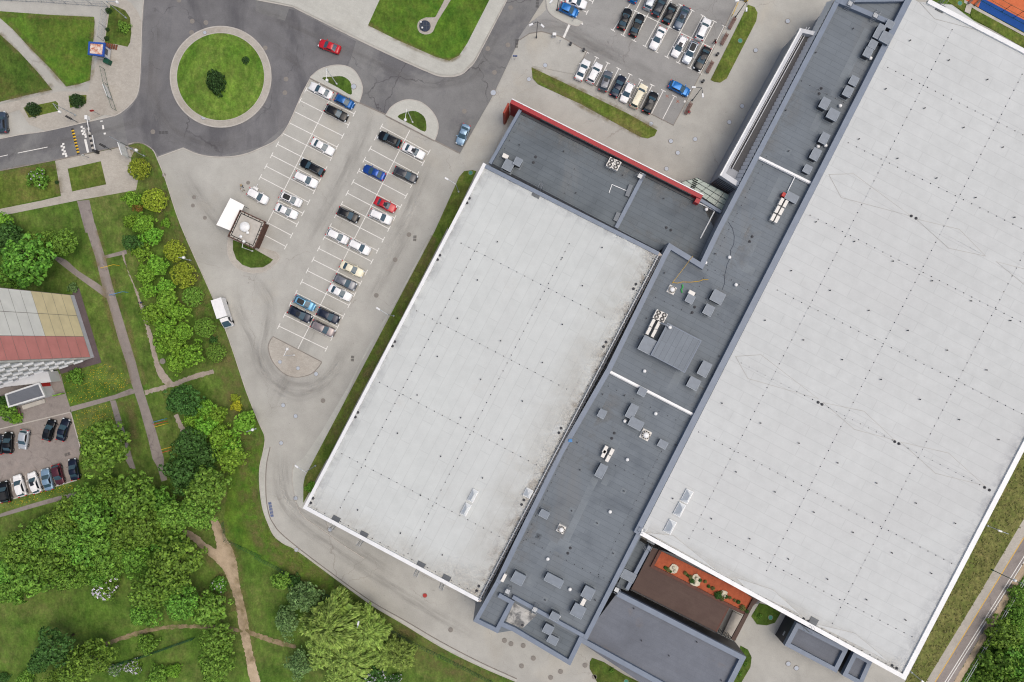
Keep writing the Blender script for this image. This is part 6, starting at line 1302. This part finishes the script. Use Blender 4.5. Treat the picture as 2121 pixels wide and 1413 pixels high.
# benches
def bench(t_, x, y, label, rz, l=2.6):
    parts = []
    m = MB()
    for k in range(4): m.box((0,-.22+k*.15,.45), (l,.11,.05))
    parts.append(('seat', m, 'plank')); m = MB()
    for k in range(3): m.box((0,.36+k*.05,.62+k*.14), (l,.04,.11))
    parts.append(('backrest', m, 'plank'))
    o = post_thing('bench', t_, x, y, parts, label, 'bench', rz)
    for sx in (-1,1): obj_of('leg', MB().box((sx*l*.38,0,.22), (.08,.55,.44)).box((sx*l*.38,.38,.5), (.06,.06,.7)).mesh('leg','steel_grey'), o)
    return o
BR = AX+radians(34)
bench(3,1342,150,'topmost brown bench beside the long grass island',BR); bench(3,1295,246,'second brown bench from the top beside the long grass island',BR); bench(3,1207,416,'third brown bench from the top beside the long grass island',BR); bench(3,1076,668,'lowest brown bench, with a person in red sitting on it',BR); bench(5,127,1130,'red brown bench by the apartment entrance',radians(-72),1.7)
# ------------------------------------------------------------------ lamp posts
def lamp_post(base, top, heads, label, mat='pole_light', h=7.0, globe=False, r=.07):
    c = Vector((*W(base),0)); o = empty('lamp_post', tuple(c), label, 'lamp post')
    k = h/(H-h); lean = Vector((0,0,h))
    obj_of('pole', MB().tube([(0,0,0),(0,0,h)], r*1.3, 8, True, r*.8).cyl((0,0), .16, 0, .5, 10).mesh('pole', mat), o)
    for hd in heads:
        e = Vector((*W(hd, h+.2), h+.2))-c; m = MB().tube([(0,0,h-.05),(e.x*.5,e.y*.5,h+.15),tuple(e)], r*.8, 6)
        if e.xy.length > .4: obj_of('arm', m.mesh('arm', mat), o)
        hh = MB()
        if globe: hh.dome((e.x,e.y,e.z-.1), .3, .36, 14, 5).cyl((e.x,e.y), .3, e.z-.25, e.z-.1, 14, .3)
        else: hh.box(tuple(e), (.85,.34,.14), atan2(e.y,e.x), .85)
        obj_of('lamp', hh.mesh('lamp', 'lamp_white' if globe else 'cap_white'), o)
    return o
LP = ((1,773,113),None,[(1,712,12)],'globe lamp post on the small lawn left of the roundabout','pole_light',7,True), ((1,465,705),None,[(1,362,682)],'globe lamp post on the paving above the entry road','pole_light',7,True), ((1,882,953),None,[(1,829,915)],'globe lamp post at the junction tip below the entry road','pole_light',6,True),\
 ((2,495,515),None,[(2,432,488)],'lamp post on the first planted island','lamp_white',8,True), ((2,957,748),None,[(2,910,730)],'lamp post on the second planted island','lamp_white',8,True), ((2,1237,1172),None,[(2,1163,1090)],'lamp post on the grass strip at the upper end of the left hall','pole_light',7), ((6,842,543),None,[(6,745,499)],'lamp post halfway down the grass strip of the left hall','pole_light',7),\
 ((6,236,782),None,[(6,190,745)],'lamp post on the paved half island at the bottom of the parking rows','lamp_white',6.5,True), ((10,366,92),None,[(10,248,98)],'lamp post at the lower end of the left hall grass strip','pole_light',7), ((10,674,978),None,[(10,624,1055)],'tall lamp post rising in front of the willows','pole_light',8),\
 ((3,150,232),None,[(3,118,150),(3,187,157)],'twin armed dark lamp post at the plaza corner of the upper car park','pole_dark',7), ((3,1362,108),None,[(3,1375,5),(3,1432,58)],'twin armed dark lamp post at the top of the long grass island','pole_dark',7), ((3,1100,614),None,[(3,1110,532),(3,1165,582)],'twin armed dark lamp post above the lowest bench','pole_dark',7),\
 ((5,1163,205),None,[(5,1118,187)],'globe lamp post between the third and fourth round crowned trees','pole_light',5,True), ((5,1542,148),None,[(5,1486,88)],'globe lamp post on the kiosk island','lamp_white',5.5,True), ((5,1562,1230),None,[(5,1538,1238)],'globe lamp post beside the rounded bright tree','pole_light',5,True), ((12,1392,727),None,[(12,1537,794)],'dark green globe lamp post over the two way street','green_metal',8,True), ((12,1362,458),None,[(12,1445,492)],'lamp post on the rough bank beside the right hall','pole_light',6), ((12,900,1350),None,[(12,975,1412)],'lamp post at the bottom corner of the right hall','pole_light',6), ((3,275,65),None,[(3,240,10)],'dark lamp post beside the bright blue hatchback','pole_dark',7)
for l in LP: lamp_post(l[0], l[1], l[2], l[3], l[4], l[5], len(l) > 6)
sp = Vector(W((3,1340,100))); m = MB().tube([(0,0,.1),(0,0,1.1)], .07, 8); e = Vector(W((3,1384,8),1.1))-sp; post_thing('boom_barrier', 3, 1340, 100, [('cabinet', m, 'yellow_metal'), ('arm', MB().tube([(0,0,1.05),(e.x,e.y,1.05)], .06, 6), 'yellow_metal')], 'yellow bar at the top of the long grass island', 'barrier'); c = W((3,1427,3)); tag(MB().cyl(c,.42,.1,.5,16).dome((c[0],c[1],.5),.42,.2,16,4).build('hydrant_cap','yellow_metal'), 'round yellow cap at the top of the long grass island', 'cap')
# ------------------------------------------------------------------ fences
def fence(name, pts, h, step, mat, label, mesh_alpha=None, rails=(.1,.95), thick=.03, cat='fence', pm=None):
    P = Wl(pts); o = empty(name, (P[0][0],P[0][1],0), label, cat); r = MB(); pmesh = MB().tube([(0,0,0),(0,0,h+.05)], thick*1.3, 5).mesh('post', pm or mat)
    for a, b in zip(P, P[1:]):
        A, B = Vector((*a,0)), Vector((*b,0)); n = max(1, int((B-A).length/step))
        for k in range(n+1): p = A.lerp(B,k/n); obj_of('post', pmesh, o, (p.x-P[0][0],p.y-P[0][1],0)) if not (k == 0 and a != P[0]) else None
        for f in rails: r.tube([(A.x,A.y,h*f),(B.x,B.y,h*f)], thick, 4)
        if mesh_alpha:
            n2 = int((B-A).length/.35)
            for k in range(n2): p = A.lerp(B,k/n2); r.tube([(p.x,p.y,h*rails[0]),(p.x,p.y,h*rails[-1])], .012, 3, False)
    q = r.build('mesh_panel', mat, o); return o
fence('fence', T(10,0,645,140,715,240,780,330,840,480,895,620,960,800,1075,960,1170,1130,1250,1290,1330,1500,1440), 1.3, 2.6, 'green_metal', 'green mesh fence running along the south slope below the service road', True, (.1,.5,.95), .025)
fence('fence', T(9,1365,435,1378,545,1470,585,1595,645), 1.3, 2.6, 'green_metal', 'green mesh fence round the foot of the mown slope', True, (.1,.5,.95), .025)
fence('fence', T(9,665,1312,860,1255,1190,1138), 1.5, 2.5, 'green_metal', 'green mesh fence in the grass at the bottom left', True, (.1,.35,.65,.95), .035)
fence('fence', T(1,-20,2,260,14,480,30,662,42,655,90,632,250), 2.2, 2.4, 'galvanised', 'grey metal fence along the top left corner and down to the booth', True, (.05,.5,.97), .03)
fence('fence', T(1,640,425,660,520,690,612,712,676), 1.9, 2.7, 'green_metal', 'green post screen fence on the paving below the booth', True, (.1,.95), .03)
m = MB().tube([(*W((1,634,525),1.2),1.2),(*W((1,668,598),1.2),1.2)], .02, 4); a, b = Vector(W((1,640,522),1.0)), Vector(W((1,668,596),1.0)); m = MB(); m.band([tuple(a),tuple(b)], -.04, .04, .4, 1.9); tag(m.build('banner', 'lamp_white'), 'white banner on the screen fence below the booth', 'banner')
fence('railing', T(12,1120,1550,1212,1413,1400,1090,1600,745,1700,575), 1.1, 2.0, 'cap_white', 'white railing with posts between the two way street and the scrub', False, (.5,.95), .05, 'railing')
fence('fence', T(4,1290,-20,1325,5,1450,75,1590,150,1700,210), 3.0, 2.6, 'green_metal', 'tall dark fence round the tennis court', False, (.05,.5,.97), .04, 'fence', 'fan_dark')

for k, (x, y) in enumerate(((1262,10),(1300,22))): post_thing('bench', 4, x, y, [('seat', MB().box((0,0,.45), (1.6,.4,.06)), 'plank'), ('leg', MB().box((0,0,.22), (1.3,.1,.42)), 'steel_grey')], ('left' if not k else 'right')+' bench at the edge of the tennis court', 'bench', radians(45))
# ------------------------------------------------------------------ play and exercise bars
def bars(t_, a, b, h, mat, label, n=1, sep=.5, low=False):
    A, B = Vector((*W((t_,*a)),0)), Vector((*W((t_,*b)),0)); d = (B-A).normalized(); nn = Vector((-d.y,d.x,0)); o = empty('exercise_bar', tuple((A+B)/2), label, 'exercise bars')
    for k in range(n):
        off = nn*sep*(k-(n-1)/2); m = MB(); m.tube([A+off,A+off+Vector((0,0,h)),B+off+Vector((0,0,h)),B+off], .05, 6)
        m.build('bar', mat[k % len(mat)], o)
bars(5,(652,258),(732,238),2.2,['yellow_metal'],'single yellow pull up bar beside the asphalt path'); bars(5,(702,420),(782,400),2.0,['blue_metal'],'single blue pull up bar beside the asphalt path'); bars(5,(955,1202),(1022,1184),1.2,['yellow_metal','red_metal','blue_metal'],'low coloured parallel bars left of the lower tree belt',3,.5); bars(5,(1005,1362),(1062,1346),1.2,['red_metal','yellow_metal'],'lower pair of red and yellow parallel bars left of the lower tree belt',2,.6)
# ------------------------------------------------------------------ covers and drains in the ground
def cover(t_, x, y, mat, label, group, r=.36, z=None):
    c = W((t_,x,y)); z = z or .105; m = MB().cyl((0,0), r, 0, .02, 18); m.mat(1).ring((0,0), r*.98, r*1.16, 0, .026, 18)
    o = obj_of('manhole_cover', m.mesh('manhole_cover', [mat,'kerb_dark']), None, (c[0],c[1],z)); return tag(o, label, 'manhole cover', group)

for q in ((1,1093,3),(1,1174,131),(1,1257,139),(1,1170,200),(1,934,805),(2,58,294),(2,185,484),(2,178,567),(2,1272,680),(2,1415,298),(2,1553,48),(2,1537,276),(2,1455,443)): cover(*q, 'iron', 'round grey iron cover set in the road asphalt', 'covers in the road', .4, .094)
for q in ((1,1184,1203),(1,1177,1254),(1,1250,1329),(1,1514,1115),(1,1001,1068)): cover(*q, 'iron', 'round grey iron cover in the paving left of the kiosk', 'covers left of the kiosk', .34, .04)
for q in ((6,934,48),(6,850,201),(6,735,418),(6,410,1060)): cover(*q, 'iron', 'dark rimmed round iron cover in the service lane beside the left hall', 'covers in the service lane', .4, .084)
for q in ((6,368,897),(6,167,1088),(6,243,1154),(6,155,1318)): cover(*q, 'iron_pale', 'pale blue grey round cover in the paving round the lower parking turn', 'pale covers of the lower turn', .4, .09)
for q in ((6,148,824),(6,258,862)): cover(*q, 'iron_pale', 'pale round cover in the half round paved island', 'pale covers of the paved island', .36, .1)
for q in ((3,204,400),(3,105,485)): cover(*q, 'iron_pale', 'pale round cover in the upper plaza left of the grass strip', 'pale covers left of the strip', .42, .105)
for q in ((3,848,756),(3,970,862),(3,1118,850),(3,1012,933),(3,943,1030),(3,1404,648),(3,1326,746),(3,1487,308)): cover(*q, 'iron_pale', 'pale round cover in the open plaza before the red front', 'pale covers of the plaza', .42, .09)
for q in ((10,1188,1094),(10,1516,1159),(10,1556,1179),(11,70,1190),(11,132,1267),(11,60,1314),(11,298,1348),(11,237,1384),(11,447,1310),(11,504,1381)): cover(*q, 'iron', 'round grey iron cover in the service yard along the bottom', 'covers in the bottom yard', .42, .09)
for q in ((12,152,1300),(12,201,1327)): cover(*q, 'iron_pale', 'white round cover in the yard left of the low dark annexes', 'white covers by the annexes', .46, .09)
cover(10,1031,884,'iron_red','red round cover in the service yard','',.42,.09); cover(10,243,291,'iron_pale','pale round cover on the narrow footway at the left hall corner','',.42,.1); cover(10,248,605,'iron_pale','pale round cover in the outer footway of the service road','',.4,.1); cover(10,452,482,'iron_pale','pale round cover under the leftmost access ladder','',.4,.09); cover(2,1310,1055,'iron_teal','teal round cover in the tip of the left hall grass strip','',.4,.112); cover(3,1392,250,'iron_teal','teal round cover in the long grass island','',.42,.112); cover(12,43,1018,'iron_teal','teal round cover in the lawn left of the low dark annexes','',.42,.112); cover(11,1580,1018,'iron_teal','','',.42,.112) if 0 else None; cover(2,598,530,'iron_pale','pale round cover on the first planted island','',.5,.152); cover(2,1448,567,'iron_pale','pale round cover at the kerb nick of the right road','',.55,.105); cover(4,148,130,'iron_pale','pale round cover near the tall canopy block','',.45,.09); cover(5,993,820,'iron','brown rimmed round cover beside the dirt track','',.5,.09); cover(1,1245,716,'iron_pale','pale round cover in the lower ring of the roundabout','',.5,.2); cover(1,1252,202,'iron_pale','pale round cover in the upper ring of the roundabout','',.35,.2); cover(11,697,1408,'iron_teal','teal round cover at the bottom edge','',.42,.112); cover(4,1197,22,'iron_teal','teal round cover in the lawn by the tennis court','',.42,.112)
def grate(t_, x, y, rz, label, n=3, mat='iron_dark', z=.095):
    c = W((t_,x,y)); m = MB()
    for k in range(n):
        for j in range(4): m.box(((k-(n-1)/2)*.62, -.24+j*.16, .012), (.5,.08,.024))
    o = obj_of('drain_grate', m.mesh('drain_grate', mat), None, (c[0],c[1],z), rz); tag(o, label, 'drain grate')
grate(1,998,810,0,'drain grate in the asphalt below the roundabout',3); grate(6,970,70,AX+1.0,'upper drain grate in the service lane of the left hall',2); grate(6,590,803,AX+1.0,'lower drain grate in the service lane of the left hall',2); grate(10,93,360,radians(100),'blue grey drain grate at the bend of the service road',5,'court_blue'); grate(3,157,22,AX+1.0,'upper drain grate at the kerb of the right road',3,'iron_dark',.106); grate(3,30,268,AX+1.0,'lower drain grate at the kerb of the right road',3,'iron_dark',.106); grate(5,413,1387,.3,'drain grate in the asphalt of the small yard',2,'iron_dark',ZC[0]+.01)
# round sunken lid with lamps in the top lawn
c = W((2,1032,162)); m = MB().cyl((0,0), 1.12, 0, .18, 28); o = empty('round_pit', (c[0],c[1],.11), 'round dark glazed pit cover in a paved ring on the top lawn', 'pit cover'); obj_of('lid', m.mesh('lid','lid_glass'), o)
m = MB()
for k in range(4): m.box((-.9+k*.6,0,.2), (.05,1.6,.03))
m.box((0,0,.2), (2.0,.05,.034)); obj_of('frame', m.mesh('frame','steel_grey'), o)
for x, y, lab in ((1008,142,'upper of two white ball lamps on the round pit cover'),(1016,176,'lower of two white ball lamps on the round pit cover')): q = W((2,x,y)); tag(MB().cyl(q,.05,.3,.5,8).dome((q[0],q[1],.5),.2,.2,12,4).build('ball_lamp','lamp_white'), lab, 'lamp')
p = smooth(Wl(T(2,1040,108,995,130,985,165,1000,200,1040,212,1080,195,1108,130,1190,0,1230,-100,1190,-100,1150,0,1095,105)), 3, True); MB().sheet(p, .118).flat('path', 'block_paving')
# dandelions
random.seed(3)
def dand(name, polys, n, label):
    m = MB()
    for poly, k in polys:
        P = Wl(poly); xs = [p[0] for p in P]; ys = [p[1] for p in P]; cnt = 0; ce = [(random.uniform(min(xs),max(xs)),random.uniform(min(ys),max(ys))) for _ in range(14)]
        while cnt < k:
            q = random.choice(ce); x, y = q[0]+random.gauss(0,2.2), q[1]+random.gauss(0,1.6); ins = False
            for i in range(len(P)):
                a, b = P[i], P[i-1]
                if (a[1] > y) != (b[1] > y) and x < (b[0]-a[0])*(y-a[1])/(b[1]-a[1])+a[0]: ins = not ins
            if not ins: cnt += .2; continue
            cnt += 1; r = random.uniform(.035,.065); m.add([(x+r*cos(k2*1.05),y+r*sin(k2*1.05),.13+random.uniform(0,.05)) for k2 in range(6)], [range(6)])
    o = m.build(name, 'dandelion'); tag(o, label, 'flowers', None, 'stuff')
dand('dandelions', [(T(5,385,905,640,830,760,900,795,980,430,1090),420),(T(5,445,1130,680,1070,720,1240,490,1330),300),(T(9,0,335,460,190,450,245,0,375),260)], 0, 'yellow dandelions dotted over the lawns round the apartment block and small yard')
# rough grass tufts on the bank at the right and the bottom slope
m = MB(); random.seed(8)
def tufts(m, poly, n, s):
    P = Wl(poly); xs = [p[0] for p in P]; ys = [p[1] for p in P]
    for _ in range(n):
        x, y = random.uniform(min(xs),max(xs)), random.uniform(min(ys),max(ys)); ins = False
        for i in range(len(P)):
            a, b = P[i], P[i-1]
            if (a[1] > y) != (b[1] > y) and x < (b[0]-a[0])*(y-a[1])/(b[1]-a[1])+a[0]: ins = not ins
        if ins:
            for k in range(5): leaf(m, Vector((x,y,.12))+rnd3()*s*.6, Vector((0,0,1))+rnd3()*.9, rnd3(), s*random.uniform(.5,1.1), s*.22)
tufts(m, T(12,800,1500,870,1400,1590,-10,1640,-100,1640,340,990,1413,940,1500), 3600, .26)
tag(m.build('rough_grass', 'leaf_sedge'), 'tall rough grass on the bank between the right hall and the footway', 'grass', None, 'stuff')
m = MB(); tufts(m, T(12,1212,1413,1590,760,1620,1500,1200,1500), 3000, .35); tag(m.build('undergrowth', 'leaf_maple'), 'green undergrowth right of the railing', 'undergrowth', None, 'stuff')
# ------------------------------------------------------------------ people
def person(pos, rz, label, top, legs, hair, sit=False, carry=None, z=.1):
    J = {}; E = []; R_ = {}
    def pt(n, x, y, z_, r, par=None):
        J[n] = len(R_v); R_v.append((x,y,z_)); R_r.append(r)
        if par: E.append((J[par],J[n]))
    R_v, R_r = [], []
    hz = .50 if sit else .95
    pt('pelvis',0,0,hz,.14); pt('waist',0,.01,hz+.2,.12,'pelvis'); pt('chest',0,.01,hz+.40,.15,'waist'); pt('neck',0,0,hz+.56,.06,'chest'); pt('head',0,.03,hz+.68,.09,'neck'); pt('crown',0,.01,hz+.80,.075,'head'); pt('nose',0,.11,hz+.68,.02,'head')
    for s, n in ((-1,'l'),(1,'r')):
        pt('hip'+n,s*.10,0,hz-.06,.10,'pelvis')
        if sit: pt('knee'+n,s*.12,.44,.50,.075,'hip'+n); pt('ank'+n,s*.12,.46,.09,.045,'knee'+n); pt('toe'+n,s*.13,.64,.04,.04,'ank'+n)
        else: st = .13*s; pt('knee'+n,s*.11,.03+st,.50,.07,'hip'+n); pt('ank'+n,s*.11,-.02+st*1.4,.09,.045,'knee'+n); pt('toe'+n,s*.13,.14+st*1.4,.04,.04,'ank'+n)
        pt('sh'+n,s*.19,0,hz+.47,.065,'chest'); pt('elb'+n,s*.27,-.02+(.08 if sit else 0),hz+.20,.05,'sh'+n); pt('wri'+n,s*.23,.18,hz+.04 if not sit else .62,.032,'elb'+n); pt('palm'+n,s*.22,.25,hz+.01 if not sit else .61,.032,'wri'+n)
        for k in range(4): pt('f%d%s'%(k,n),s*(.20+.016*k),.30+.01*(k in (1,2)),hz-.01 if not sit else .59,.009,'palm'+n); pt('g%d%s'%(k,n),s*(.20+.016*k),.325,hz-.05 if not sit else .56,.008,'f%d%s'%(k,n))
        pt('th'+n,s*.185,.26,hz+.0 if not sit else .6,.01,'wri'+n)
    me = bpy.data.meshes.new('body'); me.from_pydata(R_v, E, []); o = bpy.data.objects.new('body', me); COL.objects.link(o)
    md = o.modifiers.new('s','SKIN'); md.use_smooth_shade = True
    for i, sv in enumerate(me.skin_vertices[0].data): sv.radius = (R_r[i],R_r[i]); sv.use_root = (i == 0)
    o.modifiers.new('u','SUBSURF').levels = 1
    dg = bpy.context.evaluated_depsgraph_get(); nm = bpy.data.meshes.new_from_object(o.evaluated_get(dg)); bpy.data.objects.remove(o)
    nm.name = 'body'; nm.materials.clear()
    for mt in (top, legs, 'skin', 'plastic_black'): nm.materials.append(M[mt])
    for p in nm.polygons:
        c = p.center; p.material_index = 3 if c.z < .10 else 1 if c.z < hz+.03 and not (abs(c.x) > .17 and c.y > .1) else 2 if c.z > hz+.54 or (abs(c.x) > .16 and c.y > .2 and c.z < hz+.1) else 0
    w = W(pos); r = empty('person', (w[0],w[1],z), label, 'person', None, rz); b = obj_of('body', nm, r)
    m = MB().dome((0,-.005,hz+.69), .105, .17, 14, 5); obj_of('hair', m.mesh('hair', hair), r)
    return r
plain('cloth_red', S(180,36,44), .9); plain('cloth_black', S(36,36,40), .9); plain('cloth_white', S(228,228,226), .9); plain('cloth_blue', S(60,80,140), .9); plain('cloth_tan', S(190,170,130), .9); plain('denim', S(60,70,92), .9); plain('hair_dark', S(46,36,30), .8); plain('hair_fair', S(170,140,96), .8)
person((3,1230,266), 2.2, 'standing person in black with a red bag beside the glossy black saloon', 'cloth_black', 'denim', 'hair_dark')
b_ = W((3,1236,266)); tag(MB().box((b_[0]+.1,b_[1],.55), (.2,.36,.42), .4, .8).tube([(b_[0]+.1,b_[1]-.1,.76),(b_[0]+.1,b_[1],.95),(b_[0]+.1,b_[1]+.1,.76)], .015, 5).build('bag','cloth_red'), 'red bag at the side of the standing person in black', 'bag')
person((3,1072,686), BR+pi, 'person in a red top sitting on the lowest bench', 'cloth_red', 'denim', 'hair_dark', True)
person((2,-75,1140), 1.0, 'person in tan behind the white car above the kiosk', 'cloth_tan', 'denim', 'hair_fair', False, None, .03); person((2,-72,1163), 2.4, 'person in white behind the white car above the kiosk', 'cloth_white', 'cloth_tan', 'hair_fair', False, None, .03)
person((5,873,464), 3.4, 'person in blue walking along the dirt track by the hedge row', 'cloth_blue', 'denim', 'hair_dark', False, None, .07); person((5,882,487), 3.2, 'person in white walking along the dirt track by the hedge row', 'cloth_white', 'cloth_white', 'hair_fair', False, None, .07)
# small trailer hitched behind the white car
tc = W((2,-12,1165),.6); to = empty('trailer', (tc[0],tc[1],.03), 'small white open trailer frame at the tail of the white car above the kiosk', 'trailer', None, radians(62))
m = MB(); m.tube([(-.9,-.5,.5),(.9,-.5,.5),(.9,.5,.5),(-.9,.5,.5),(-.9,-.5,.5)], .06, 6); m.tube([(.9,0,.5),(1.6,0,.5)], .05, 6); m.box((0,0,.45), (1.7,.9,.05)); obj_of('frame', m.mesh('frame','lamp_white'), to)
for sy in (-1,1): obj_of('wheel', MB().tube([(0,sy*.55,.25),(0,sy*.68,.25)], .25, 12).mesh('wheel','tyre'), to)
